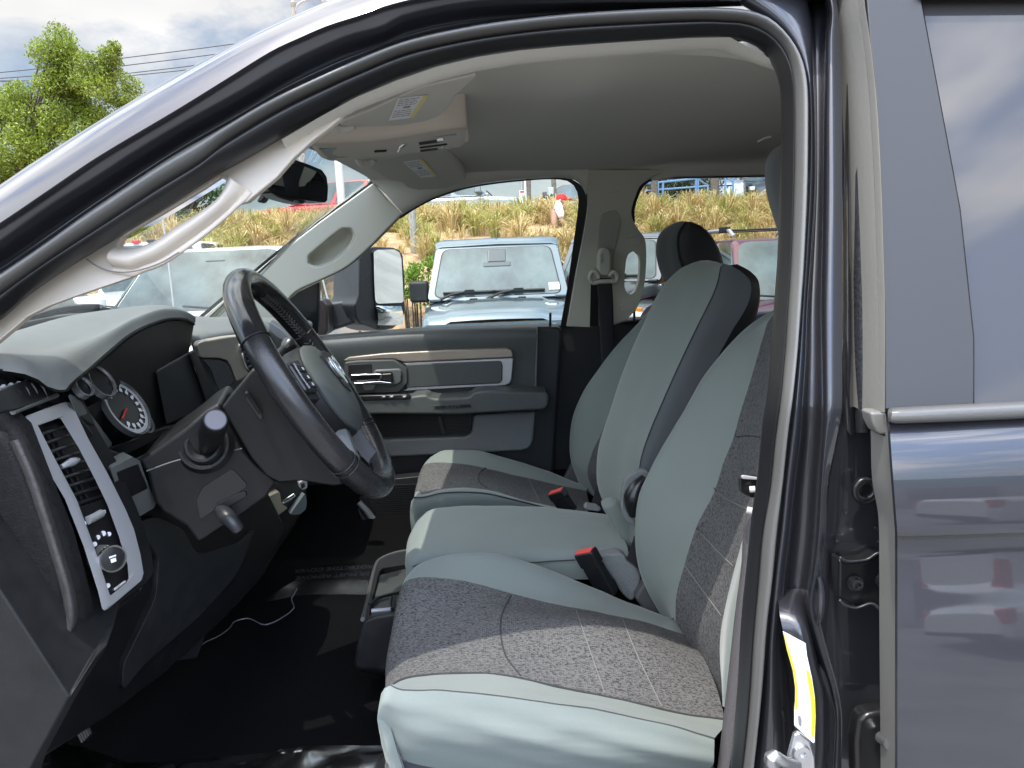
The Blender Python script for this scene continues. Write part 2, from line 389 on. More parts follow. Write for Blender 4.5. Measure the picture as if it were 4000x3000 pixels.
# the big tree over the windscreen: crown outline from the picture, at about 21 m
Yt = 21.0
cl = []
spots = [(215, 190, 95), (270, 260, 110), (160, 280, 90), (420, 185, 42), (440, 270, 75), (350, 300, 90), (80, 390, 100), (210, 400, 120), (350, 400, 110), (480, 370, 85), (30, 480, 120), (150, 520, 120), (280, 500, 120), (400, 480, 100), (520, 420, 60), (-80, 560, 150), (60, 620, 120), (200, 620, 120), (330, 590, 100), (430, 560, 80), (-60, 720, 140), (100, 740, 110), (-250, 520, 170), (-220, 760, 160), (240, 720, 110), (380, 690, 100), (-120, 880, 150), (100, 880, 130), (280, 850, 120)]
for x, y, r in spots:
    c = P(x, y, Yt + rg.uniform(-1.3, 1.3)); R_ = r / FPX * Yt
    for q in range(5):
        d = V((rg.gauss(0, 1), rg.gauss(0, 1), rg.gauss(0, 1))).normalized()
        cl.append((c + d * R_ * .55, R_ * rg.uniform(.42, .6)))
tree('broadleaf_tree', V((-15.4, 21, hz(-15, 21) - .1)), cl, 3900, .088, lm1, 'large bright green tree rising behind the windscreen pillar against the clouds', 'tree', 5, .16)
cl = []
for x, y, r in [(700, 800, 60), (760, 770, 55), (820, 750, 50), (860, 800, 50), (640, 830, 60), (720, 850, 60), (800, 850, 60), (580, 860, 60), (880, 740, 40), (860, 860, 50)]:
    c = P(x, y, 16.5 + rg.uniform(-.5, .5)); R_ = r / FPX * 16.5
    for q in range(4):
        d = V((rg.gauss(0, 1), rg.gauss(0, 1), rg.gauss(0, 1))).normalized(); cl.append((c + d * R_ * .5, R_ * .6))
tree('shrub_tree', V((-7.4, 16.5, hz(-7.4, 16.5) - .05)), cl, 1500, .11, lm2, 'dark green shrubby tree seen through the opening of the grab handle', 'tree', 8, .1)
def bush(name, px, Y, lm, per, size, label, cat, seed, group=None):
    rg = random.Random(seed); c0 = P(px[0][0], px[0][1], Y); t = thing(name, (c0.x, Y, hz(c0.x, Y)), label, cat, group); cl = []
    for x, y, r in px:
        c = P(x, y, Y + rg.uniform(-.2, .2)); R_ = r / FPX * Y
        for q in range(4):
            d = V((rg.gauss(0, 1), rg.gauss(0, 1), rg.gauss(0, 1))).normalized(); cl.append((c + d * R_ * .5, R_ * .6))
    vs_, fs = leaves(cl, per, size, rg); finish('foliage', mesh('foliage', vs_, fs), lm, t, smooth=False)
    bm = bmesh.new()
    for c, r in cl[::3]: tube_mesh(bm, [V((c0.x + (c.x - c0.x) * .8, Y, hz(c.x, Y) - .05)), c], [.02, .008], 5)
    bm_obj('stem', bm, bark, t); return t
bush('green_bush', [(1590, 1090, 60), (1640, 1060, 60), (1690, 1040, 50), (1620, 1130, 50), (1700, 1110, 60), (1660, 1160, 50), (1590, 1150, 40)], 11.2, lm3, 2600, .075, 'bright green leafy bush left of the pale blue off-road vehicle', 'bush', 3)
bush('low_shrub', [(2135, 775, 14), (2155, 770, 16), (2190, 790, 12)], 15.6, lm2, 4200, .06, 'small dark green shrub beside the person in the red cap', 'bush', 4)
# ivy-like ground cover under the railing, far hedge, dry grass
gvs, gfs = [], []
rg = random.Random(21)
for k in range(9000):
    x = rg.uniform(3.6, 11.5); y = rg.uniform(15.6, 19.5)
    p = V((x, y, hz(x, y) + rg.random() * .16)); a = V((rg.gauss(0, 1), rg.gauss(0, 1), rg.gauss(0, .5))).normalized(); b = a.cross(V((0, rg.gauss(0, .6), 1))).normalized(); s = .07 * rg.uniform(.6, 1.4)
    i = len(gvs); gvs += [p - a * s, p + b * s * .7, p + a * s, p - b * s * .7]; gfs.append((i, i + 1, i + 2, i + 3))
tag(finish('ground_cover', mesh('ground_cover', gvs, gfs), lm3, smooth=False), 'low bright green ground cover on the upper bank', 'ground cover', kind='stuff')
def grassmat(name, a, b_, c_):
    M = bpy.data.materials.new(name); M.use_nodes = True; t = M.node_tree; b = t.nodes['Principled BSDF']; b.inputs['Roughness'].default_value = 0.7
    g = t.nodes.new('ShaderNodeNewGeometry'); r = t.nodes.new('ShaderNodeValToRGB'); r.color_ramp.elements[0].color = (*a, 1); r.color_ramp.elements[1].color = (*c_, 1)
    e = r.color_ramp.elements.new(.55); e.color = (*b_, 1)
    t.links.new(g.outputs['Random Per Island'], r.inputs[0]); t.links.new(r.outputs[0], b.inputs['Base Color'])
    d = t.nodes.new('ShaderNodeBsdfTranslucent'); t.links.new(r.outputs[0], d.inputs[0]); x = t.nodes.new('ShaderNodeMixShader'); x.inputs[0].default_value = .3
    o = t.nodes['Material Output']; t.links.new(b.outputs[0], x.inputs[1]); t.links.new(d.outputs[0], x.inputs[2]); t.links.new(x.outputs[0], o.inputs[0]); return M
gm = grassmat('dry_grass', (0.30, 0.20, 0.07), (0.58, 0.43, 0.18), (0.74, 0.61, 0.33))
gm2 = grassmat('green_grass', (0.22, 0.21, 0.05), (0.40, 0.38, 0.11), (0.58, 0.48, 0.19))
def tufts(name, spots_, m_, label, seed, blades=95):
    rg = random.Random(seed); vs_, fs = [], []
    for (x, y, h) in spots_:
        z = hz(x, y)
        for k in range(blades):
            an = rg.uniform(0, 2 * math.pi); sp = abs(rg.gauss(0, .42)) * h; hh = h * rg.uniform(.55, 1.1); w_ = rg.uniform(.004, .009)
            dx, dy = math.cos(an), math.sin(an); r0 = rg.uniform(0, .08)
            p0 = V((x + dx * r0, y + dy * r0, z - .02)); p1 = p0 + V((dx * sp * .35, dy * sp * .35, hh * .62)); p2 = p0 + V((dx * sp, dy * sp, hh * (1 - .3 * min(sp / h, 1)))); p3 = p2 + V((dx * sp * .5, dy * sp * .5, -.12 * h * min(sp / h * 2, 1.6)))
            s = V((-dy, dx, 0)) * w_ * (1 if rg.random() < .7 else 1.6); s = s if abs(s.x) > w_ * .4 else V((w_, 0, 0))
            i = len(vs_); vs_ += [p0 - s, p0 + s, p1 - s, p1 + s, p2 - s * .8, p2 + s * .8, p3]
            fs += [(i, i + 1, i + 3, i + 2), (i + 2, i + 3, i + 5, i + 4), (i + 4, i + 5, i + 6)]
    return tag(finish(name, mesh(name, vs_, fs), m_, smooth=False), label, 'grass', kind='stuff')
rg = random.Random(31); sp1, sp2 = [], []
for k in range(620):
    x = rg.uniform(-9.5, 8.5); y = rg.uniform(11.9, 17.4)
    bare = (-2.6 < x < 0.2 and y < 14.4)
    if bare and rg.random() < .82: continue
    if abs(x - .85) < .55 and 13.0 < y < 14.7: continue
    if x > 3.5 and y > 16.0 and rg.random() < .8: continue
    h = rg.uniform(.35, .62) if y > 13 else rg.uniform(.32, .55)
    (sp2 if rg.random() < .42 else sp1).append((x, y, h))
for x, y in [(-1.75, 13.4), (-1.4, 12.7), (-0.2, 13.8)]: sp2.append((x, y, .55))
sp3 = []
for k in range(1500):
    x = rg.uniform(-9.5, 8.5); y = rg.uniform(11.9, 17.2)
    if -2.6 < x < 0.2 and y < 14.4 and rg.random() < .75: continue
    if abs(x - .85) < .5 and 13.0 < y < 14.7: continue
    sp3.append((x, y, rg.uniform(.16, .34)))
tufts('short_grass', sp3, gm, 'short dry grass filling the gaps between the tufts on the bank', 43, 26)
tufts('dry_grass', sp1, gm, 'dry straw coloured tufts of grass covering the bank', 41)
tufts('green_grass', sp2, gm2, 'olive green tufts of grass among the dry ones on the bank', 42)
hvs, hfs = [], []
cl = [(P(x, y, 25 + rg.uniform(-.3, .3)), .42) for x in range(2470, 2800, 14) for y in (712, 728, 746)]
hvs, hfs = leaves(cl, 420, .1, rg); t = thing('hedge', (5, 25, 2.3), 'dark green clipped hedge behind the blue railing', 'hedge'); finish('foliage', mesh('foliage', hvs, hfs), lm4, t, smooth=False)
# ------------------------------------------------------------------ posts, trunks, railing, lamp, wires
def pole(name, x0, x1, ytop, ybot, Y, m_, label, cat, group=None, top=None, taper=1.0, seg=10):
    a = P((x0 + x1) / 2, ybot, Y); b = V((a.x, Y, top)) if top else P((x0 + x1) / 2, ytop, Y); r_ = (x1 - x0) / 2 / FPX * Y
    a = V((a.x, Y, hz(a.x, Y) - .1)); b = V((a.x, Y, b.z))
    bm = bmesh.new(); n = 12
    pts = [a.lerp(b, i / (n - 1)) + V((.012 * math.sin(i * 2.1), 0, 0)) * (0 if m_ is steel or m_ is whitep else 1) for i in range(n)]
    tube_mesh(bm, pts, [r_ * (1 + (taper - 1) * (1 - i / (n - 1)) ** 3) for i in range(n)], seg)
    return tag(bm_obj(name, bm, m_), label, cat, group)
palm = mat('palm_bark', (0.17, 0.145, 0.125), 0.95, bump=1.0, bscale=26, var=0.4, vscale=9, stretch=(1, 1, 3))
wood = mat('weathered_wood', (0.33, 0.30, 0.27), 0.9, bump=.7, bscale=30, var=.35, vscale=9, stretch=(3, 3, .5))
pole('palm_trunk', 2057, 2076, 600, 800, 17, palm, 'grey palm trunk right beside the metal utility pole', 'palm trunk', 'palm trunks on the bank', 6.5, 1.25)
pole('palm_trunk', 2156, 2174, 600, 790, 19, palm, 'slim palm trunk behind the grey metal cabinet', 'palm trunk', 'palm trunks on the bank', 6.5, 1.2)
pole('palm_trunk', 2545, 2570, 600, 770, 19, palm, 'dark palm trunk standing at the left end of the blue railing', 'palm trunk', 'palm trunks on the bank', 6.5, 1.15)
pole('palm_trunk', 2779, 2806, 600, 810, 17, palm, 'dark palm trunk in front of the parked white vehicle on the bank', 'palm trunk', 'palm trunks on the bank', 6.5, 1.3)
pole('palm_trunk', 2496, 2519, 600, 780, 20, palm, 'palm trunk half hidden by the passenger door pillar', 'palm trunk', 'palm trunks on the bank', 6.5, 1.15)
pole('utility_pole', 2033, 2048, 600, 800, 16.5, steel, 'grey metal pole with a small white and red notice', 'pole', None, 7)
pole('pipe_post', 2051, 2058, 600, 800, 16.4, whitep, 'thin white pipe standing between the metal pole and a palm trunk', 'post', None, 5)
pole('wooden_post', 1604, 1632, 805, 965, 12.7, wood, 'short weathered wooden post on the bare sandy slope', 'post')
pole('white_pole', 1320, 1350, 660, 800, 17, whitep, 'white pole seen through the windscreen beside the rear-view mirror', 'pole', None, 6)
q = P(2040, 768, 16.35); t = tag(bm_obj('notice', (lambda b: (box_bm(b, (q.x - .06, q.y - .006, q.z - .14), (q.x + .06, q.y, q.z + .14)), b)[1])(bmesh.new()), mat('notice_white', (.8, .8, .78), .6)), 'small white notice with a red symbol fixed to the metal pole', 'sign')
bm = bmesh.new(); box_bm(bm, (q.x - .045, q.y - .009, q.z + .08), (q.x + .045, q.y - .0065, q.z + .125))
bm_obj('red_symbol', bm, mat('notice_red', (.6, .05, .04), .6), t, smooth=False)
a, b = P(2139, 732, 18.2), P(2164, 778, 18.2)
bm = bmesh.new(); box_bm(bm, (a.x, 18.2, hz(a.x, 18.2)), (b.x, 18.6, a.z)); t = tag(bm_obj('metal_cabinet', bm, mat('cabinet_grey', (.42, .43, .40), .6, var=.1), bevel=.01), 'tall pale grey metal cabinet behind the dry grass', 'cabinet')
bm = bmesh.new(); box_bm(bm, (a.x + .02, 18.185, hz(a.x, 18.2) + .2), (b.x - .02, 18.2, a.z - .05)); bm_obj('door', bm, mat('cabinet_grey', (0, 0, 0)), t, bevel=.004)
blue = mat('blue_rail_paint', (.16, .30, .52), .5, var=.15, vscale=6)
t = thing('railing', P(2650, 760, 20.5), 'pale blue two-bar metal railing in front of the dark hedge', 'railing')
def rail_piece(nm, pl, r_): 
    bm = bmesh.new(); tube_mesh(bm, [P(x, y, yy) for x, y, yy in pl], r_, 8); bm_obj(nm, bm, blue, t)
rail_piece('top_rail', [(2440, 726, 20.5), (2570, 713, 20.5), (2723, 697, 20.5), (2763, 724, 23)], .028)
rail_piece('top_rail', [(2723, 697, 20.5), (2870, 684, 20.5)], .024)
rail_piece('lower_rail', [(2440, 753, 20.5), (2570, 741, 20.5), (2760, 727, 20.5)], .024)
rail_piece('lower_rail', [(2834, 692, 20.5), (2866, 711, 20.5)], .022)
for x, y0_, y1_ in ((2571, 712, 762), (2590, 711, 760), (2719, 698, 756), (2727, 698, 756), (2765, 722, 750), (2834, 686, 748), (2864, 684, 748)):
    rail_piece('rail_post', [(x, y0_, 20.5), (x - 1, y1_ + 6, 20.5)], .03)
t = thing('picket_fence', P(1380, 760, 19), 'grey slatted fence standing behind the red car on the bank', 'fence'); bm = bmesh.new()
for i in range(42):
    q = P(1200 + i * 7, 735, 19.2); box_bm(bm, (q.x - .02, 19.2, hz(q.x, 19.2)), (q.x + .02, 19.23, q.z))
bm_obj('slats', bm, wood, t, smooth=False)
t = thing('street_lamp', P(1149, 700, 34), 'tall street lamp with a curved arm above the windscreen pillar', 'street lamp'); a = P(1150, 62, 34)
bm = bmesh.new(); tube_mesh(bm, [V((a.x - .35, 34, 2.3)), P(1149, 62, 34), P(1147, 22, 34)], [.14, .1, .09], 10)
lathe_bm(bm, [(.09, 0), (.13, .1), (.14, .2), (.07, .28), (.06, .33), (.1, .4), (.07, .5), (.01, .55)], Matrix.Translation(P(1147, 30, 34)), 12); bm_obj('pole', bm, mat('concrete_pole', (.30, .27, .23), .8, var=.2), t)
tube('arm', [P(1152, 52, 34), P(1160, 22, 34), P(1190, 2, 34), P(1230, -4, 34), P(1262, 0, 34)], [.05, .05, .045, .045, .05], mat('lamp_grey', (.4, .4, .4), .5, .3), t, n=14)
tube('lamp_head', [P(1255, -3, 34), P(1272, 4, 34), P(1295, 12, 34)], [.08, .17, .06], mat('lamp_grey', (0, 0, 0)), t, n=8)
wirem = mat('wire', (.03, .03, .035), .6)
for i, (l, r_) in enumerate((((495, 225), (938, 168)), ((513, 253), (861, 209)), ((538, 282), (778, 253)), ((544, 292), (760, 269)))):
    a, b = P(*l, 46), P(*r_, 46); d = b - a
    tag(tube('power_line', [a - d * 2.5 + V((0, 0, .5)), a - d + V((0, 0, .05)), a, b, b + d + V((0, 0, .15)), b + d * 2.5 + V((0, 0, 1))], .028, wirem, None, 6, 20), ('topmost', 'second from the top', 'third from the top', 'lowest')[i] + ' of the four thin dark power lines crossing the clouds', 'power line', 'overhead power lines')
# ------------------------------------------------------------------ vehicles (local: x forward, y left)
def wheel(t, x, y, r_=.37, wd=.25):
    bm = bmesh.new(); s = 1 if y > 0 else -1; M = frame_m(V((x, y, r_)), V((0, s, 0)))
    lathe_bm(bm, [(r_ * .62, -wd), (r_ * .9, -wd), (r_, -wd * .85), (r_, -wd * .15), (r_ * .92, 0), (r_ * .66, .005)], M, 28)
    o = bm_obj('wheel', bm, tyre, t, local=True)
    bm = bmesh.new(); lathe_bm(bm, [(r_ * .64, -.12), (r_ * .64, .008), (r_ * .56, .01), (r_ * .55, -.05), (r_ * .2, -.02), (r_ * .12, .0)], M, 28)
    for k in range(5):
        A = M @ Matrix.Rotation(k * 2 * math.pi / 5, 4, 'Z'); box_bm(bm, (.05, -.035, -.04), (r_ * .58, .035, -.005), A)
    bm_obj('rim', bm, rimm, o, local=True)
def quad_plate(t, name, c4, m_, inset=.06, th=.012, rr=.16, off=.004):
    a, b, c, d = [V(q) for q in c4]; n = (b - a).cross(d - a).normalized(); ce = (a + b + c + d) / 4
    pts = []
    for p in (a, b, c, d): pts.append(p + (ce - p).normalized() * inset)
    ring = []
    for i in range(4):
        p0, p1, p2 = pts[i - 1], pts[i], pts[(i + 1) % 4]; ll = min((p0 - p1).length, (p2 - p1).length) * rr
        A = p1 + (p0 - p1).normalized() * ll; B = p1 + (p2 - p1).normalized() * ll
        for k in range(5):
            s = k / 4; ring.append(A * (1 - s) ** 2 + p1 * 2 * s * (1 - s) + B * s * s)
    bm = bmesh.new(); f1 = [bm.verts.new(p + n * off) for p in ring]; f0 = [bm.verts.new(p - n * th) for p in ring]
    bm.faces.new(f1); bm.faces.new(list(reversed(f0)))
    for i in range(len(ring)): bm.faces.new((f1[i], f0[i], f0[(i + 1) % len(ring)], f1[(i + 1) % len(ring)]))
    return bm_obj(name, bm, m_, t, local=True, smooth=False)
def car(name, loc, rz, pm, label, cat, Ln=4.7, W=1.85, belt=1.02, hood=.98, roof=1.68, ws=(1.15, .45), rear=(-1.9, -2.2), kind='suv', group=None, sc=1.0, wheels=True, gm_=None, deck=None):
    t = thing(name, loc, label, cat, group, rz); t.scale = (sc, sc, sc); gm_ = gm_ or cglass
    w2 = W / 2; l2 = Ln / 2; f0 = ws[0]
    st = [(l2, .72, .45, hood - .38), (l2 - .03, .86, .32, hood - .2), (l2 - .22, .96, .26, hood - .07), (l2 - .6, 1, .25, hood - .02), (f0 + .1, 1, .25, hood + .02), (f0 - .2, 1, .25, belt), (0, 1, .25, belt), (rear[1] + .35, 1, .25, belt + .02)]
    st += [(rear[1], .99, .28, (deck or belt)), (-l2 + .1, .97, .3, (deck or belt) - .02), (-l2, .88, .42, (deck or belt) - .12)]
    rows = []
    for x, k, zb, zt in st:
        w_ = w2 * k
        rows.append([V((x, s * a, z)) for s, a, z in ((-1, w_ * .8, zb), (-1, w_ * .97, zb + .1), (-1, w_, (zb + zt) / 2), (-1, w_ * .97, zt - .1), (-1, w_ * .9, zt - .015), (-1, w_ * .55, zt + .02), (1, 0, zt + .03), (1, w_ * .55, zt + .02), (1, w_ * .9, zt - .015), (1, w_ * .97, zt - .1), (1, w_, (zb + zt) / 2), (1, w_ * .97, zb + .1), (1, w_ * .8, zb))])
    body = grid_obj('body', rows, pm, t, local=True, ang=30)
    bmx = bmesh.new(); bmx.from_mesh(body.data)
    bmx.verts.ensure_lookup_table(); n = 13
    bmx.faces.new([bmx.verts[i] for i in range(n)]); bmx.faces.new([bmx.verts[len(rows) * n - n + i] for i in reversed(range(n))])
    bmesh.ops.recalc_face_normals(bmx, faces=bmx.faces); bmx.to_mesh(body.data); bmx.free(); body.data.set_sharp_from_angle(angle=R(30))
    wb, wr = w2 * .93, w2 * .74; zb, zr = belt - .02, roof
    B = [V((ws[0], -wb, zb)), V((ws[0], wb, zb)), V((rear[1], wb, zb)), V((rear[1], -wb, zb))]
    T = [V((ws[1], -wr, zr - .04)), V((ws[1], wr, zr - .04)), V((rear[0], wr, zr - .03)), V((rear[0], -wr, zr - .03))]
    ct = V(((ws[1] + rear[0]) / 2, 0, zr + .02))
    me = mesh('cabin', B + T + [ct], [(0, 1, 5, 4), (1, 2, 6, 5), (2, 3, 7, 6), (3, 0, 4, 7), (4, 5, 8), (5, 6, 8), (6, 7, 8), (7, 4, 8)])
    finish('cabin', me, pm, t, local=True, bevel=.09, seg=4)
    quad_plate(t, 'windscreen', (B[0], B[1], T[1], T[0]), gm_, .07)
    quad_plate(t, 'rear_window', (B[2], B[3], T[3], T[2]), gm_, .09)
    for (b0, b1, t1, t0) in ((B[1], B[2], T[2], T[1]), (B[3], B[0], T[0], T[3])):
        for u0, u1 in (((0, .42), (.42, .76), (.76, 1)) if kind == 'suv' else ((.05, .5), (.5, .97))):
            fr = lambda p, q, u: p.lerp(q, u)
            quad_plate(t, 'side_window', (fr(b0, b1, u0), fr(b0, b1, u1), fr(t0, t1, u1), fr(t0, t1, u0)), gm_, .05)
    for s in (-1, 1):
        bm = bmesh.new(); box_bm(bm, (l2 - .2, s * w2 * .9 - .16, hood - .32), (l2 - .035, s * w2 * .78 + .14 * s * .5, hood - .17)); bm_obj('headlight', bm, lampl, t, local=True, bevel=.03)
        bm = bmesh.new(); box_bm(bm, (-l2 + .005, s * w2 * .86 - .1, belt - .34), (-l2 + .16, s * w2 * .86 + .1, belt - .02)); bm_obj('tail_light', bm, redl, t, local=True, bevel=.03)
        bm = bmesh.new(); box_bm(bm, (ws[0] - .28, s * (w2 + .02) - .0, belt + .03), (ws[0] - .12, s * (w2 + .2), belt + .2)); bm_obj('side_mirror', bm, pm, t, local=True, bevel=.03)
    bm = bmesh.new(); box_bm(bm, (l2 - .1, -w2 * .5, hood - .42), (l2 - .015, w2 * .5, hood - .22)); bm_obj('grille', bm, blackp, t, local=True, bevel=.015)
    bm = bmesh.new(); box_bm(bm, (l2 - .2, -w2 * .85, .3), (l2 + .03, w2 * .85, .48)); box_bm(bm, (-l2 - .03, -w2 * .85, .34), (-l2 + .2, w2 * .85, .52)); bm_obj('bumper', bm, blackp, t, local=True, bevel=.03)
    for k in (-.38, .42):
        bm = bmesh.new(); tube_mesh(bm, [V((ws[0] + .06, k, belt + .035)), V((ws[0] + .03, k - .3, belt + .06)), V((ws[0] + .0, k - .55, belt + .085))], .012, 6); bm_obj('wiper', bm, blackp, t, local=True)
    if wheels:
        for x in (l2 - .9, -l2 + .95):
            for s in (-1, 1): wheel(t, x, s * (w2 + .0))
    return t
FW = R(-90)                                         # facing the camera truck
maroon = mat('maroon_paint', (.13, .035, .045), .28, .2, 1.0); silverp = mat('silver_paint', (.45, .46, .47), .3, .7, 1.0)
greyp = mat('grey_paint', (.22, .23, .235), .3, .6, 1.0); redp = mat('red_paint', (.5, .02, .02), .3, 0, 1.0); darkp = mat('charcoal_paint', (.03, .032, .036), .25, .3, 1.0)
q = P(760, 1153, 7.3)
t = car('sport_utility_vehicle', (q.x, 7.3 + 1.25, .1), FW, whitep, 'large white vehicle facing us behind the windscreen and steering wheel', 'SUV', 5.3, 2.05, 1.22, 1.2, 1.93, (1.25, .5), (-2.2, -2.55))
bm = bmesh.new(); box_bm(bm, (.62, -.1, 1.68), (.66, .12, 1.76)); bm_obj('inside_mirror', bm, blackp, t, local=True, bevel=.01)
q = P(3190, 1165, 7.4)
t = car('sport_utility_vehicle', (q.x, 7.4 + 1.15, .1), FW, maroon, 'maroon vehicle with roof rails seen through the rear passenger window', 'SUV', 4.7, 1.85, 1.12, 1.08, 1.80, (1.15, .5), (-2.0, -2.25))
for s in (-1, 1):
    tube('roof_rail', [V((.35, s * .62, 1.80)), V((.2, s * .63, 1.87)), V((-1.6, s * .63, 1.87)), V((-1.75, s * .62, 1.80))], .022, silver, t, 8, 16, local=True)
for x in (.1, -.7):
    bm = bmesh.new(); box_bm(bm, (x - .012, -.6, 1.865), (x + .012, .6, 1.885)); box_bm(bm, (x - .07, -.70, 1.85), (x + .07, -.60, 1.915)); bm_obj('roof_bar', bm, blackp, t, local=True, bevel=.012)
q = P(600, 950, 12.0)
t = car('pickup_truck', (q.x, 12.4, .14), R(90), whitep, 'white pickup seen from behind beyond the white vehicle with red roof lights', 'pickup', 5.6, 2.05, 1.3, 1.25, 2.14, (1.5, .9), (-.5, -.62), 'car', deck=1.32)
for k in (-.5, -.25, 0, .25, .5):
    bm = bmesh.new(); box_bm(bm, (-.52, k - .06, 2.1), (-.42, k + .06, 2.155)); bm_obj('marker_light', bm, redl if k else bglass, t, local=True, bevel=.015)
q = P(445, 1150, 8.6)
car('sedan_car', (q.x - 2.35, 8.6 + .9, .1), R(180), greyp, 'grey car whose red tail light shows left of the white vehicle', 'car', 4.7, 1.82, 1.0, .95, 1.45, (.9, .1), (-1.1, -1.7), 'car')
q = P(1310, 800, 18.4)
car('hatchback_car', (q.x, 18.6, q.z - .95), R(168), redp, 'red car parked on top of the bank behind the rear-view mirror', 'car', 4.3, 1.8, .95, .9, 1.5, (.95, .25), (-1.5, -1.95))
q = P(1740, 770, 18.2)
car('sport_utility_vehicle', (q.x, 18.9, q.z - 1.05), R(-4), greyp, 'grey vehicle parked sideways on the bank above the wooden post', 'SUV', 4.8, 1.9, 1.05, 1.0, 1.72, (1.1, .35), (-1.9, -2.2), gm_=cglass)
q = P(1985, 790, 20)
car('sedan_car', (q.x + 1.6, 20.6, q.z - .98), R(180), darkp, 'dark car on the bank half hidden by grass left of the metal pole', 'car', 4.6, 1.8, .98, .92, 1.42, (.8, .1), (-1.1, -1.7), 'car')
q = P(2848, 745, 25)
car('sport_utility_vehicle', (q.x, 25 + 2.3, q.z - .75), R(-100), silverp, 'silver white vehicle facing us behind the blue railing on the bank', 'SUV', 5.0, 2.0, 1.2, 1.15, 1.86, (1.2, .5), (-2.1, -2.4))
q = P(2960, 745, 26)
car('sport_utility_vehicle', (q.x + .6, 28, q.z - .75), FW, darkp, 'dark vehicle parked to the right of the silver one on the bank', 'SUV', 4.8, 1.9, 1.1, 1.05, 1.7, (1.15, .5), (-2.0, -2.25))
q = P(2985, 770, 16.5)
car('sport_utility_vehicle', (q.x + .75, 16.8, q.z - 1.35), R(160), silverp, 'silver vehicle end with a pale lamp beside the driver headrest', 'SUV', 4.6, 1.85, 1.05, 1.0, 1.75, (1.1, .4), (-1.9, -2.15))
q = P(2830, 806, 17.2)
car('sedan_car', (q.x + 1.5, 17.6, q.z - .97), R(184), whitep, 'white car sunk behind the grass right of the dark palm trunk', 'car', 4.5, 1.8, .98, .92, 1.42, (.8, .1), (-1.1, -1.7), 'car')
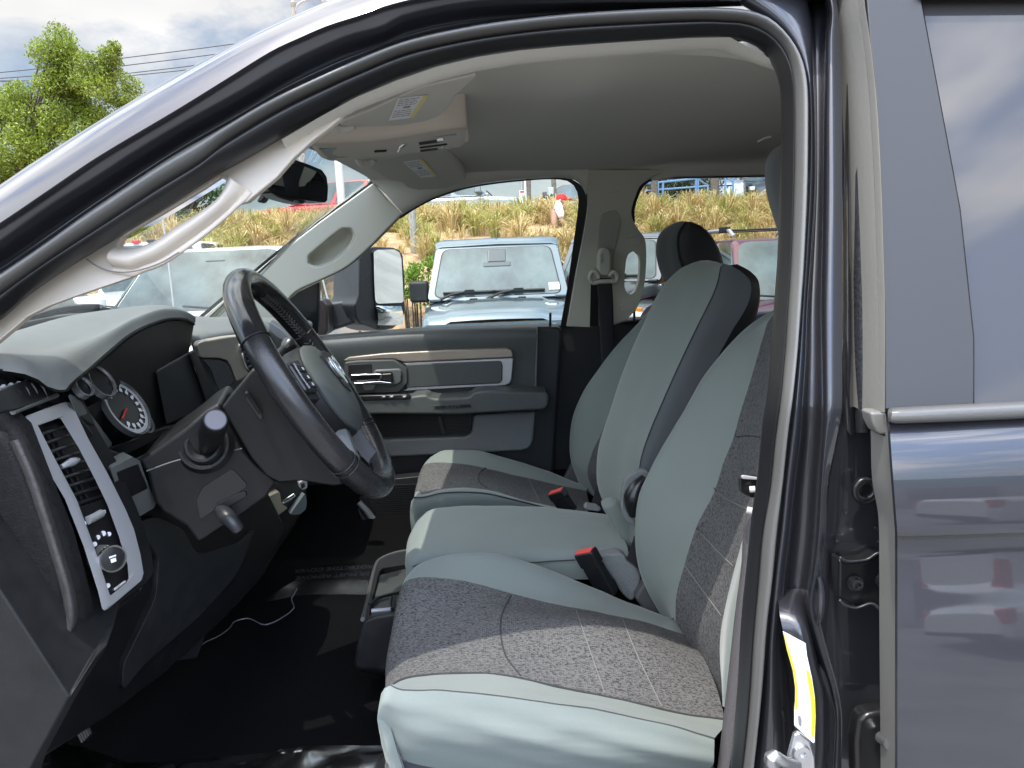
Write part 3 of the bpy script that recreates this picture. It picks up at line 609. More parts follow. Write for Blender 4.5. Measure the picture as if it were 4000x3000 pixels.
# boxy off-road vehicle
def offroad(loc, rz, pm, label, tagtext=True, sc=1.0):
    t = thing('off_road_vehicle', loc, label, 'off-road vehicle', None, rz); t.scale = (sc, sc, sc)
    rows = []                                        # hood: x forward from windscreen base (0) to grille (1.25)
    for x, w_, z in ((-.08, .735, 1.215), (.35, .73, 1.213), (.8, .70, 1.20), (1.1, .675, 1.175), (1.2, .665, 1.145), (1.235, .655, 1.09)):
        rows.append([V((x, s * w_ * a, z + dz)) for s, a, dz in ((-1, 1.0, -.16), (-1, 1.0, -.045), (-1, .975, -.015), (-1, .90, .0), (-1, .70, .008), (-1, .62, .03), (-1, .3, .036), (1, 0, .038), (1, .3, .036), (1, .62, .03), (1, .70, .008), (1, .90, 0), (1, .975, -.015), (1, 1.0, -.045), (1, 1.0, -.16))])
    grid_obj('hood', rows, pm, t, local=True, ang=50)
    bm = bmesh.new(); box_bm(bm, (-2.75, -.78, .5), (-.02, .78, 1.20)); box_bm(bm, (-.05, -.66, .5), (1.18, .64, 1.03)); bm_obj('body', bm, pm, t, local=True, bevel=.03)
    gp = [V((1.245, s * a, z)) for s, a, z in ((-1, .66, 1.10), (1, .66, 1.10), (1, .60, .62), (-1, .60, .62))]
    quad_plate(t, 'grille', gp[::-1], pm, -.0, .05, .12)
    for k in range(7):
        y = (k - 3) * .105; bm = bmesh.new(); box_bm(bm, (1.22, y - .030, .70), (1.254, y + .030, 1.05)); o = bm_obj('grille_slot', bm, blackp, t, local=True, bevel=.012)
        bm = bmesh.new()
        for a_, b_ in (((-.040, .69), (-.030, 1.06)), ((.030, .69), (.040, 1.06))): box_bm(bm, (1.235, y + a_[0], a_[1]), (1.262, y + b_[0], b_[1]))
        box_bm(bm, (1.235, y - .04, 1.05), (1.262, y + .04, 1.062)); bm_obj('slot_surround', bm, whitep, o, local=True, bevel=.004)
    for s in (-1, 1):
        bm = bmesh.new(); lathe_bm(bm, [(.105, -.03), (.105, .02), (.092, .035), (.05, .05), (.0, .055)][:4], frame_m(V((1.25, s * .50, .97)), V((1, 0, 0))), 26); bm_obj('headlight', bm, lampl, t, local=True)
        pts = [V((1.3, s * .66, .86)), V((1.22, s * .72, .99)), V((.95, s * .74, 1.03)), V((.4, s * .74, 1.02)), V((.15, s * .74, .9)), V((.0, s * .74, .62))]
        fr_ = cr(pts, 16); fr2 = [p + V((0, s * .2, -.03)) for p in fr_]; fr3 = [p + V((0, s * .2, -.1)) for p in fr_]
        o = grid_obj('fender', [fr_, fr2, fr3] if s > 0 else [fr3, fr2, fr_], pm, t, local=True)
        bm = bmesh.new(); box_bm(bm, (1.1, s * .84 - .05, .93), (1.24, s * .84 + .05, .985)); bm_obj('marker_light', bm, amber, o, local=True, bevel=.012)
        bm = bmesh.new(); box_bm(bm, (-.3, min(s * .745, s * .95), 1.22), (-.17, max(s * .745, s * .95), 1.45)); bm_obj('side_mirror', bm, blackp, t, local=True, bevel=.035, seg=3)
        bm = bmesh.new(); box_bm(bm, (-.05, s * .66 - .06, 1.235), (.03, s * .66 + .06, 1.265)); bm_obj('hood_hinge', bm, pm, t, local=True, bevel=.01)
        bm = bmesh.new(); box_bm(bm, (.12, s * .25 - .04, 1.235), (.2, s * .25 + .04, 1.262)); bm_obj('washer_nozzle', bm, blackp, t, local=True, bevel=.008)
    # windscreen frame with its opening
    wb, wt = [V((-.06, s * .75, 1.24)) for s in (-1, 1)], [V((-.42, s * .655, 1.80)) for s in (-1, 1)]
    o4 = [wb[0], wb[1], wt[1], wt[0]]; fr_ = quad_plate(t, 'windscreen_frame', o4, pm, 0, .05, .1)
    quad_plate(t, 'windscreen', o4, cglass, .085, .01, .14, .008)
    quad_plate(t, 'windscreen_seal', o4, blackp, .07, .012, .14, .006)
    U = (wt[0] - wb[0]).normalized(); nn = V((.84, 0, .54))
    for y in (-.30, .22):
        c = V((-.06, y, 1.24)) + V((-.36, 0, .56)) * .11 + nn * .03
        bm = bmesh.new(); tube_mesh(bm, [c + V((0, -.28, -.0)), c + V((0, .28, 0))], .014, 6); tube_mesh(bm, [c + V((0, -.02, .01)), c + V((.03, -.2, -.02)), c + V((.09, -.42, -.11))], [.012, .014, .02], 6); box_bm(bm, c + V((-.01, -.05, -.01)), c + V((.02, .05, .025))); bm_obj('wiper', bm, blackp, t, local=True)
    c = V((-.06, 0, 1.24)) + V((-.36, 0, .56)) * .82 + nn * .012
    bm = bmesh.new(); M = frame_m(c, nn, V((0, 1, 0))); box_bm(bm, (-.10, -.1, -.02), (.10, .06, .004), M); box_bm(bm, (-.15, -.16, -.02), (.15, -.1, .004), M); bm_obj('mirror_housing', bm, mat('smoked_glass', (.06, .07, .07), .2), t, local=True, bevel=.02)
    # hard top
    rows = []
    for x, w_, z in ((-.40, .665, 1.80), (-.44, .675, 1.845), (-.6, .69, 1.875), (-1.5, .70, 1.885), (-2.5, .70, 1.87), (-2.74, .69, 1.82), (-2.78, .69, 1.7)):
        rows.append([V((x, s * w_ * a, z + dz)) for s, a, dz in ((-1, 1.0, -.1), (-1, .99, -.02), (-1, .9, 0), (1, 0, .012), (1, .9, 0), (1, .99, -.02), (1, 1, -.1))])
    hd = grid_obj('hard_top', rows, pm, t, local=True)
    bm = bmesh.new(); box_bm(bm, (-1.2, -.004, 1.886), (-.46, .004, 1.892))
    for y in (-.55, -.35, .1, .32, .5): box_bm(bm, (-.78, y - .06, 1.87), (-.72, y + .06, 1.888))
    bm_obj('roof_seam', bm, greyp, hd, local=True)
    for s in (-1, 1):
        for x0, x1 in ((-.5, -1.35), (-1.42, -2.0), (-2.08, -2.7)):
            q4 = [V((x0, s * .765, 1.2)), V((x1, s * .765, 1.2)), V((x1, s * .70, 1.80)), V((x0 - .2 * (x0 > -.6), s * .70, 1.80))]
            quad_plate(t, 'side_window', q4 if s > 0 else [q4[1], q4[0], q4[3], q4[2]], bglass, .02, .02, .1)
    bm = bmesh.new(); box_bm(bm, (1.28, -.8, .55), (1.5, .8, .72)); bm_obj('bumper', bm, blackp, t, local=True, bevel=.03)
    for x in (.72, -2.1):
        for s in (-1, 1): wheel(t, x, s * .9, .41, .25)
    if tagtext:
        c = V((-.06, .60, 1.24)) + V((-.36, 0, .56)) * .17 + nn * .017; M = frame_m(c, nn, V((0, 1, 0)))
        bm = bmesh.new(); box_bm(bm, (-.055, -.04, -.003), (.055, .045, .002), M); o = bm_obj('stock_tag', bm, mat('paper_white', (.85, .85, .83), .7), t, local=True, smooth=False)
        ink = mat('ink_black', (.02, .02, .02), .7)
        text_mesh('stock_number', '26095', .034, M @ Matrix.Translation((0, .02, .0025)), ink, o, local=True)
        bm = bmesh.new(); rg = random.Random(3); x = -.042
        while x < .04:
            d = rg.choice((.003, .005, .008)); box_bm(bm, (x, -.025, .002), (x + d, -.002, .003), M); x += d + rg.choice((.003, .006))
        bm_obj('bar_lines', bm, ink, o, local=True, smooth=False)
        c = V((.75, .48, 1.206)); bm = bmesh.new()
        for i, l_ in enumerate((.10, .14, .08, .11, .05)): box_bm(bm, (c.x + i * .05, c.y - l_, c.z - .013 * i), (c.x + i * .05 + .012, c.y + l_ * .6, c.z + .002 - .013 * i))
        bm_obj('hood_lettering', bm, mat('decal_grey', (.10, .12, .14), .5), t, local=True, smooth=False)
    return t
q = P(1945, 1150, 7.7)
offroad((q.x, 7.65, .07), FW, mat('pale_blue_paint', (.085, .118, .135), .32, .15, 1.0), 'pale blue-grey boxy off-road vehicle facing us outside the passenger window', True, 1.02)
q = P(2500, 1080, 9.2)
offroad((q.x - .35, 9.9, .12), R(-118), mat('gunmetal_paint', (.10, .11, .12), .3, .5, 1.0), 'dark grey boxy off-road vehicle behind the passenger headrest', False, 1.02)
# rubble beside the bush, person on the bank
rg = random.Random(9); bm = bmesh.new(); q = P(1610, 1150, 10.4)
for k in range(16):
    r_ = rg.uniform(.05, .12); c = V((q.x + rg.uniform(-.35, .3), 10.6 + rg.uniform(-.3, .3), .12 + r_ * .7 + rg.uniform(0, .55)))
    b2 = bmesh.ops.create_icosphere(bm, subdivisions=1, radius=r_, matrix=Matrix.Translation(c))
    for v in b2['verts']: v.co += V((rg.uniform(-.02, .02),) * 3) + V((0, 0, rg.uniform(-.02, .02)))
tag(bm_obj('rock_pile', bm, mat('rock', (.42, .38, .33), .9, var=.25, vscale=12), smooth=False), 'pile of pale rocks between the mirror and the bush', 'rocks')
skin = mat('skin', (.42, .24, .17), .55)
def skinned(name, vs_, es, rad, m_, parent, sub=2):
    me = bpy.data.meshes.new(name); me.from_pydata([tuple(v) for v in vs_], es, []); o = bpy.data.objects.new(name, me); COL.objects.link(o); me.materials.append(m_)
    s = o.modifiers.new('skin', 'SKIN'); s.use_smooth_shade = True
    for i, d in enumerate(me.skin_vertices[0].data): d.radius = rad[i] if isinstance(rad[i], tuple) else (rad[i], rad[i]); d.use_root = (i == 0)
    u = o.modifiers.new('sub', 'SUBSURF'); u.levels = sub; u.render_levels = sub
    par(o, parent); return o
hd = P(2193, 783, 14.6); g0 = V((hd.x - .1, 14.6, hz(hd.x, 14.6)))
t = thing('person', g0, 'person in a white top and red cap bending among the grass on the bank', 'person')
hip = P(2168, 872, 14.6); hip.z = max(hip.z - .1, g0.z + .5); ch = P(2178, 812, 14.6); nk = P(2187, 797, 14.6)
sc_ = 1.0
vsb = [hip, hip.lerp(ch, .5), ch, nk, hd, hip + V((-.02, -.11, -.35)), V((hip.x - .02, 14.49, g0.z + .02)), hip + V((.0, .11, -.35)), V((hip.x, 14.71, g0.z + .02)), ch + V((.02, -.16, -.03)), ch + V((.06, -.2, -.25)), ch + V((.2, -.19, -.42)), ch + V((.02, .16, -.03)), ch + V((.06, .2, -.25)), ch + V((.2, .19, -.42))]
skinned('body', vsb, [(0, 1), (1, 2), (2, 3), (3, 4), (0, 5), (5, 6), (0, 7), (7, 8), (2, 9), (9, 10), (10, 11), (2, 12), (12, 13), (13, 14)], [.12, .12, .13, .05, .085, .075, .05, .075, .05, .06, .045, .035, .06, .045, .035], skin, t)
skinned('shirt', [hip + V((0, 0, -.03)), hip.lerp(ch, .5), ch + V((0, 0, .0)), nk + V((-.01, 0, -.04)), ch + V((.02, -.17, -.03)), ch + V((.06, -.21, -.22)), ch + V((.02, .17, -.03)), ch + V((.06, .21, -.22))], [(0, 1), (1, 2), (2, 3), (2, 4), (4, 5), (2, 6), (6, 7)], [.15, .15, .155, .075, .08, .07, .08, .07], mat('white_shirt', (.75, .76, .78), .8, var=.05), t)
bm = bmesh.new(); M = frame_m(hd + V((0, 0, .02)), V((.1, 0, 1))); lathe_bm(bm, [(.107, -.01), (.108, .04), (.09, .085), (.05, .108), (.004, .113)], M, 18)
box_bm(bm, (hd.x + .07, hd.y - .07, hd.z + .015), (hd.x + .2, hd.y + .07, hd.z + .028)); bm_obj('cap', bm, mat('red_cap', (.62, .02, .02), .7), t)
# ================================================================== the truck
T = thing('pickup_truck', (0.4, 1.6, 0), 'dark navy pickup truck seen from its open driver door with grey cloth seats', 'pickup')
YB = {'P3': .70, 'P2': .640, 'P1': .662, 'W2': .672, 'W1': .668, 'W0': .705}
cP3 = [(-600, 1120), (-250, 880), (0, 725), (152, 624), (575, 363), (937, 168), (1152, 67), (1284, 13), (1350, -15), (1600, -90), (2000, -150), (2600, -170), (3300, -190), (4300, -190)]
cP2 = [(-600, 1260), (-250, 1030), (0, 870), (211, 727), (380, 613), (700, 422), (881, 310), (1062, 198), (1170, 147), (1279, 100), (1400, 61), (1509, 22), (1650, -12), (1900, -50), (2300, -80), (2800, -100), (3300, -110), (4300, -120)]
cP1 = [(-600, 1340), (-250, 1110), (0, 946), (211, 798), (422, 663), (519, 600), (700, 491), (917, 368), (1134, 241), (1351, 143), (1500, 100), (1581, 61), (1834, 11), (2200, -14), (2700, -26), (3100, -34), (3300, -40), (4300, -60)]
cW2a = [(-600, 1480), (-250, 1243), (0, 1072), (169, 959), (338, 836), (506, 722), (683, 606), (881, 494), (1062, 389), (1243, 303), (1423, 223), (1581, 163), (1762, 119), (1943, 87), (2200, 58), (2489, 38), (2706, 31)]
cW2b = [(2851, 33), (2923, 43), (3000, 72), (3048, 114), (3090, 165), (3124, 224), (3145, 295), (3153, 380), (3153, 548), (3151, 696), (3138, 1000), (3124, 1200), (3111, 1369), (3094, 1538), (3077, 1664), (3052, 1896), (3032, 2081), (3014, 2262), (2996, 2406), (2977, 2653), (2959, 2834), (2941, 3000), (2900, 3400)]
cW1 = [(-600, 1560), (-250, 1330), (0, 1157), (211, 1009), (422, 870), (633, 731), (800, 630), (881, 563), (1062, 451), (1243, 360), (1423, 281), (1581, 217), (1762, 174), (1943, 143), (2200, 113), (2489, 96), (2743, 87), (2851, 92), (2900, 95), (2963, 116), (3027, 162), (3069, 226), (3086, 287), (3094, 359), (3096, 506), (3094, 696), (3082, 1000), (3069, 1200), (3058, 1369), (3039, 1559), (3018, 1706), (2999, 1896), (2967, 2081), (2953, 2262), (2934, 2475), (2916, 2762), (2890, 3000), (2840, 3400)]
cW0 = [(-600, 1640), (-250, 1420), (0, 1254), (105, 1161), (211, 1085), (338, 1005), (506, 904), (675, 798), (830, 697), (989, 610), (1170, 501), (1297, 436), (1329, 415), (1387, 386), (1545, 318), (1725, 257), (1906, 217), (2051, 197), (2200, 183), (2453, 165), (2670, 152), (2779, 146), (2869, 152), (2960, 186), (3005, 236), (3035, 295), (3050, 359), (3052, 506), (3048, 696), (3038, 1000), (3022, 1225), (3012, 1369), (2997, 1537), (2980, 1643), (2955, 1896), (2938, 2008), (2920, 2189), (2898, 2400), (2880, 2700), (2854, 3000), (2810, 3400)]
cW2 = cW2a + cW2b
def PTo(pts, y): return [PT(x, yy, y) for x, yy in pts]
def shift(row, d): return [p + V(d) for p in row]
# outer rail and A-pillar paint
r3 = PTo(cP3, YB['P3']); r2_ = PTo(cP2, YB['P2']); r1_ = PTo(cP1, YB['P1'])
cW2top = cW2a + [(2900, 22), (3150, 15), (3400, 10), (4300, 0)]
rW2 = PTo(cW2top, .69)
rows = [shift(r3, (0, .07, .006)), shift(r3, (0, .03, .003)), r3, shift([a.lerp(b, .5) for a, b in zip(cr(r3, 40), cr(r2_, 40))], (0, -.016, .004)), r2_, shift(r2_, (0, .012, .0)), shift(r1_, (0, .0, 0)), shift([a.lerp(b, .5) for a, b in zip(cr(r1_, 40), cr(rW2, 40))], (0, .022, 0)), rW2]
frame = grid_obj('cab_frame', loft(rows, 130, 4), paint, T, ang=60)
# weatherstrip with its lip, running the whole way round the opening
N_ = 190
w2r = PTo(cW2, .674); w1r = PTo(cW1, .684); w0r = PTo(cW0, .705)
A2, A1, A0 = cr(w2r, N_), cr(w1r, N_), cr(w0r, N_)
def mid(a, b, t, d): return [p.lerp(q, t) + V(d) for p, q in zip(a, b)]
lip = [shift(A2, (0, .03, 0)), A2, mid(A2, A1, .22, (0, -.010, 0)), mid(A2, A1, .5, (0, -.012, 0)), mid(A2, A1, .78, (0, -.006, 0)), shift(A1, (0, .006, 0))]
grid_obj('seal_lip', loft(lip, N_, 3), seal, frame, ang=70)
A0d = cr(PTo(cW0, .742), N_)
blb = [shift(A1, (0, .004, 0)), mid(A1, A0, .10, (0, -.008, 0)), mid(A1, A0, .30, (0, -.013, 0)), mid(A1, A0, .58, (0, -.009, 0)), mid(A1, A0, .82, (0, .004, 0)), A0d]
grid_obj('weatherstrip', loft(blb, N_, 3), rubber, frame, ang=70)
# B pillar: painted bands, top to bottom
YS = [-90, 42, 130, 253, 422, 696, 950, 1200, 1411, 1600, 1700, 1896, 2081, 2226, 2370, 2527, 2689, 2800, 3000, 3300]
def band(xs, y0): return [PT(x, y, y0) for x, y in zip(xs, YS)]
XW = [2700, 2935, 3062, 3134, 3155, 3152, 3141, 3126, 3108, 3088, 3072, 3050, 3032, 3014, 2998, 2985, 2972, 2962, 2941, 2900]
XR = [3120, 3150, 3165, 3172, 3180, 3181, 3168, 3151, 3143, 3130, 3124, 3100, 3082, 3064, 3052, 3040, 3050, 3055, 3060, 3060]
XC = [3190, 3233, 3226, 3222, 3219, 3217, 3213, 3208, 3210, 3211, 3206, 3191, 3180, 3165, 3146, 3176, 3228, 3250, 3244, 3235]
XH = [3225, 3252, 3246, 3244, 3243, 3243, 3240, 3236, 3236, 3236, 3226, 3210, 3200, 3184, 3166, 3200, 3250, 3268, 3262, 3255]
XG = [3255, 3273, 3280, 3284, 3289, 3290, 3290, 3290, 3289, 3288, 3270, 3232, 3222, 3206, 3190, 3222, 3268, 3284, 3280, 3275]
XJ = [3300, 3307, 3318, 3330, 3344, 3360, 3370, 3379, 3380, 3380, 3392, 3430, 3470, 3474, 3476, 3478, 3480, 3480, 3480, 3480]
bp = [band(XW, .70), band(XW, .688), band([a * .5 + b * .5 for a, b in zip(XW, XR)], .672), band(XR, .678), band([a * .75 + b * .25 for a, b in zip(XR, XC)], .705), band([a * .2 + b * .8 for a, b in zip(XR, XC)], .70), band(XC, .672), band(XH, .652), band(XG, .657)]
pil = grid_obj('door_pillar', loft(bp, 90, 4), paint, T, ang=70)
gap = [[PT(x, y, .70) for x, y in zip([v - 4 for v in XG], YS)], [PT(x, y, .69) for x, y in zip([v + 6 for v in XG], YS)], [PT(x, y, .685) for x, y in zip([v + 60 for v in XJ], YS)]]
grid_obj('pillar_flank', loft(gap, 60, 2), paint, pil, ang=50)
# second bright strip and rubber jamb beside the gap
st = [(3303, 380), (3303, 1200), (3305, 1500), (3308, 1640), (3320, 1690), (3341, 1692)]
grid_obj('jamb_strip', loft([[PT(x, y, .676) for x, y in [(3296, 60), (3300, 380), (3303, 1200), (3304, 1560), (3309, 1680)]], [PT(x, y, .664) for x, y in [(3300, 60), (3312, 380), (3318, 1200), (3320, 1560), (3324, 1700)]], [PT(x, y, .68) for x, y in [(3304, 60), (3322, 380), (3335, 1200), (3338, 1560), (3341, 1694)]]], 50, 3), paint, pil, ang=70)
fuzzy = mat('flocked_rubber', (.014, .016, .02), .8, bump=.8, bscale=250, var=.4, vscale=160)
grid_obj('jamb_rubber', loft([[PT(x, y, .672) for x, y in [(3302, 30), (3322, 380), (3335, 1200), (3340, 1610), (3343, 1690)]], [PT(x, y, .655) for x, y in [(3310, 30), (3340, 420), (3360, 1200), (3366, 1610), (3370, 1690)]], [PT(x, y, .66) for x, y in [(3316, 30), (3352, 420), (3384, 1200), (3384, 1610), (3390, 1690)]]], 50, 3), fuzzy, pil, ang=70)
# pillar details
def ring(name, x, y, y0, R_, r_, m_, p, sq=1.0):
    c = P(x, y, y0); bm = bmesh.new(); s = 28
    pts = [c + V((R_ * math.cos(a), 0, R_ * sq * math.sin(a))) for a in [i * 2 * math.pi / s for i in range(s)]]
    rows = [[p_ + ((p_ - c).normalized() * math.cos(b) + V((0, 1, 0)) * math.sin(b)) * r_ for p_ in pts] for b in [k * 2 * math.pi / 8 for k in range(8)]]
    return grid_obj(name, rows, m_, p, close_u=True, close_v=True, ang=70)
g = ring('grommet', 3378, 1914, .672, .0098, .0036, satin, pil, 1.05)
bm = bmesh.new(); lathe_bm(bm, [(.009, 0), (.007, .003), (.001, .0035)], frame_m(P(3378, 1914, .684), V((0, -1, 0))), 20); bm_obj('grommet_plug', bm, rubber, pil)
bk = plate('striker_bracket', [(3278, 2184), (3310, 2200), (3345, 2199), (3390, 2192), (3430, 2168), (3480, 2165), (3480, 2395), (3440, 2380), (3405, 2355), (3345, 2372), (3300, 2350), (3276, 2338)], .664, satin, pil, .02, bevel=.003)
grid_obj('bracket_flange', loft([[P(x, y, .664) for x, y in [(3278, 2184), (3310, 2200), (3345, 2199), (3390, 2192), (3430, 2168), (3480, 2165)]], [P(x, y - 4, .65) for x, y in [(3278, 2184), (3310, 2200), (3345, 2199), (3390, 2192), (3430, 2168), (3480, 2165)]]], 30, 2), paint, pil, solid=.002)
grid_obj('bracket_flange', loft([[P(x, y, .664) for x, y in [(3276, 2338), (3300, 2360), (3345, 2372), (3405, 2355), (3440, 2380), (3490, 2400)]], [P(x, y + 8, .65) for x, y in [(3276, 2338), (3300, 2360), (3345, 2372), (3405, 2355), (3440, 2380), (3490, 2400)]]], 30, 2), paint, pil, solid=.002)
for x, y in ((3340, 2277), (3452, 2265)):
    bm = bmesh.new(); M = frame_m(P(x, y, .662), V((0, -1, 0))); lathe_bm(bm, [(.0085, 0), (.008, .002), (.0055, .002), (.0055, .006), (.003, .0065), (.003, .003)], M, 6 if 0 else 18); bm_obj('bolt', bm, mat('dark_bolt', (.08, .08, .085), .3, .8), pil)
for x, y in ((3270, 2115), (3432, 2118), (3306, 2006), (3422, 2063)):
    bm = bmesh.new(); lathe_bm(bm, [(.0022, 0), (.002, .0015), (.0003, .002)], frame_m(P(x, y, .684), V((0, -1, 0))), 12); bm_obj('weld_spot', bm, paint, pil)
tube('pillar_slot', [P(3200, 2255, .654), P(3208, 2300, .652), P(3204, 2400, .652), P(3190, 2440, .656)], [.002, .004, .0035, .002], paint, pil, 8, 14)
tub = loft([[P(x, y, .645) for x, y in [(3108, 2300), (3080, 2480), (3120, 2620), (3160, 2760), (3170, 2900), (3150, 3100)]], [P(x, y, .662) for x, y in [(3090, 2300), (3060, 2480), (3100, 2620), (3110, 2760), (3108, 2900), (3090, 3100)]]], 30, 2)
lbm = mat('label_white', (.82, .81, .80), .45); lby = mat('label_yellow', (.85, .62, .03), .45)
lab = [(3059, 2467), (3147, 2514), (3152, 2560), (3160, 2595), (3172, 2650), (3183, 2725), (3186, 2800), (3182, 2900), (3176, 2903), (3104, 2834), (3104, 2770), (3107, 2740), (3108, 2690), (3098, 2620), (3075, 2540)]
grid_obj('label_face', loft([[P(x, y, d) for x, y, d in [(3040, 2300, .70), (3046, 2400, .655), (3092, 2610, .64), (3103, 2680, .64), (3104, 2850, .64), (3090, 3000, .64)]], [P(x, y, d) for x, y, d in [(3110, 2300, .70), (3130, 2430, .645), (3168, 2610, .632), (3190, 2700, .632), (3196, 2880, .632), (3190, 3010, .632)]], [P(x, y, d) for x, y, d in [(3150, 2300, .70), (3176, 2440, .68), (3210, 2640, .665), (3235, 2720, .665), (3240, 2880, .665), (3235, 3010, .665)]]], 40, 3), paint, pil, ang=60)
plate('warning_label', lab, .618, lbm, pil, .0012, bevel=0)
plate('label_stripe', [(3061, 2475), (3066, 2480), (3085, 2545), (3108, 2622), (3116, 2690), (3115, 2770), (3106, 2772), (3108, 2690), (3098, 2620), (3075, 2540)], .617, lby, pil, .0008, bevel=0)
plate('label_stripe', [(3150, 2618), (3160, 2622), (3172, 2660), (3184, 2740), (3186, 2800), (3181, 2882), (3169, 2874), (3172, 2800), (3166, 2720)], .617, lby, pil, .0008, bevel=0)
plate('label_mark', [(3118, 2798), (3126, 2796), (3132, 2812), (3130, 2838), (3121, 2832)], .6166, mat('ink_grey', (.2, .2, .21), .6), pil, .0006, bevel=0)
bm = bmesh.new(); c = P(3130, 2900, .63)
strk = mat('zinc_steel', (.55, .55, .56), .3, .9)
plate('striker_plate', [(3104, 2870), (3125, 2864), (3165, 2895), (3185, 2960), (3190, 3060), (3090, 3060), (3080, 2960)], .611, strk, pil, .006, bevel=.002)
bm = bmesh.new(); lathe_bm(bm, [(.009, 0), (.008, .004), (.004, .0045), (.0035, .002)], frame_m(P(3128, 2938, .611), V((0, -1, 0))), 18); bm_obj('striker_screw', bm, strk, pil)
tube('striker_loop', [P(3110, 2990, .610), P(3060, 2975, .59), P(3018, 2950, .58), P(3005, 2965, .58), P(3030, 3010, .59), P(3060, 3060, .61)], .0055, strk, pil, 10, 24)
plate('latch_cover', [(3352, 2822), (3372, 2796), (3400, 2785), (3480, 2778), (3490, 3100), (3345, 3100), (3340, 2900)], .655, satin, pil, .02, bevel=.006, seg=3)
tube('latch_pin', [P(3440, 2880, .65), P(3475, 2905, .635)], .006, strk, pil, 10)
tube('wire_clip', [P(2962, 2808, .69), P(3010, 2812, .68), P(3050, 2850, .685)], .003, satin, pil, 8, 10)
tube('wire_clip', [P(2958, 2870, .69), P(3005, 2864, .68), P(3052, 2872, .685)], .0035, satin, pil, 8, 10)
tube('wire_clip', [P(3018, 2722, .69), P(3045, 2760, .68), P(3060, 2812, .685)], .0028, satin, pil, 8, 10)
# ---------------------------------------------------------------- rear door
rd_rows = []
for (xl, yl), yr, y0 in (((3478, 1640), 1612, .612), ((3478, 1662), 1640, .602), ((3484, 1760), 1742, .589), ((3494, 1900), 1886, .580), ((3508, 2088), 2076, .5745), ((3508, 2097), 2085, .5765), ((3508, 2112), 2100, .583), ((3508, 2250), 2240, .579), ((3508, 2500), 2495, .567), ((3508, 2800), 2795, .557), ((3508, 3150), 3150, .553), ((3508, 3600), 3600, .562)):
    a, b = P(xl, yl, y0), P(4000, yr, y0); d = b - a
    rd_rows.append([a + V((0, .005, 0)), a + V((0, .001, 0)), a + d * .012 , a + d * .3, b, a + d * 1.7, a + d * 2.4])
rd_rows = [[r_[0], r_[1], r_[1].lerp(r_[3], .01), r_[3], r_[4], r_[5], r_[6]] for r_ in rd_rows]
rd_cols = [cr([r_[k] for r_ in rd_rows], 90) for k in range(7)]
rdoor = grid_obj('rear_door', [list(q_) for q_ in zip(*rd_cols)], flake, T, ang=25)
appl = mat('matte_black_applique', (.032, .0325, .035), .5, spec=.4)
pgl = mat('privacy_glass', (.058, .056, .057), .05, .1, spec=.36)
Dd = lambda a, b: PT(a, b, .612)
plate('pillar_applique', [(3377, -120), (3398, 148), (3413, 274), (3427, 422), (3442, 696), (3452, 1000), (3457, 1200), (3460, 1600), (3806, 1600), (3806, 1320), (3752, 814), (3680, 434), (3600, 0), (3590, -120)], lambda a, b: PT(a, b, .618), appl, rdoor, .02, bevel=.0015)
plate('window_glass', [(3590, -60), (3600, 0), (3680, 434), (3752, 814), (3806, 1320), (3806, 1600), (4000, 1585), (5600, 1500), (5600, -300), (3600, -240)], lambda a, b: PT(a, b, .628), pgl, rdoor, .006, bevel=0)
plate('window_frame', [(3590, -160), (3594, -14), (4000, -16), (5600, -30), (5600, -200), (4000, -190)], lambda a, b: PT(a, b, .612), blackp, rdoor, .014, bevel=.002)
grid_obj('belt_moulding', loft([[P(x, y, y0) for x, y in ((3467, 1596), (3480, 1594), (4000, 1567), (5600, 1490))] for y, y0 in ()] or [[P(3470, 1598, .62), P(3482, 1593, .61), P(4000, 1567, .61), P(5600, 1485, .61)], [P(3468, 1612, .60), P(3482, 1606, .592), P(4000, 1580, .592), P(5600, 1500, .592)], [P(3468, 1640, .60), P(3482, 1645, .590), P(4000, 1624, .590), P(5600, 1550, .590)], [P(3472, 1652, .61), P(3484, 1657, .605), P(4000, 1637, .605), P(5600, 1562, .605)]], 50, 3), seal, rdoor, ang=60)
es = [(3444, 1700), (3450, 1900), (3474, 2045), (3477, 2226), (3477, 2500), (3480, 3000), (3480, 3300)]; es2 = [(3480, 1690), (3502, 1900), (3516, 2081), (3515, 2500), (3513, 3000), (3513, 3300)]
E1, E2 = cr([P(x, y, .628) for x, y in es], 60), cr([P(x, y, .602) for x, y in es2], 60)
edgem = mat('pale_rubber', (.17, .165, .15), .4, bump=.1, bscale=200)
grid_obj('edge_seal', loft([shift(E1, (0, .02, 0)), E1, mid(E1, E2, .35, (0, -.008, 0)), mid(E1, E2, .6, (0, -.003, 0)), mid(E1, E2, .85, (0, -.007, 0)), E2, shift(E2, (0, .01, 0))], 60, 3), edgem, rdoor, ang=70)
js, je = [(3300, -120), (3307, 51), (3322, 169), (3335, 295), (3347, 464), (3360, 696), (3372, 1000), (3379, 1200), (3379, 1607)], [(3375, -120), (3377, 0), (3398, 148), (3413, 274), (3427, 422), (3442, 696), (3452, 1000), (3457, 1200), (3457, 1607)]
J1, J2 = cr([PT(x, y, .65) for x, y in js], 60), cr([PT(x, y, .616) for x, y in je], 60)
grid_obj('frame_seal', loft([shift(J1, (0, .03, 0)), J1, mid(J1, J2, .3, (0, -.004, 0)), mid(J1, J2, .62, (0, -.002, 0)), mid(J1, J2, .70, (0, .003, 0)), mid(J1, J2, .84, (0, -.004, 0)), J2], 60, 3), edgem, rdoor, ang=50)
plate('door_corner', [(3400, 1610), (3466, 1610), (3470, 1660), (3478, 1700), (3440, 1700), (3425, 1684), (3408, 1650)], .622, edgem, rdoor, .02, bevel=.003)
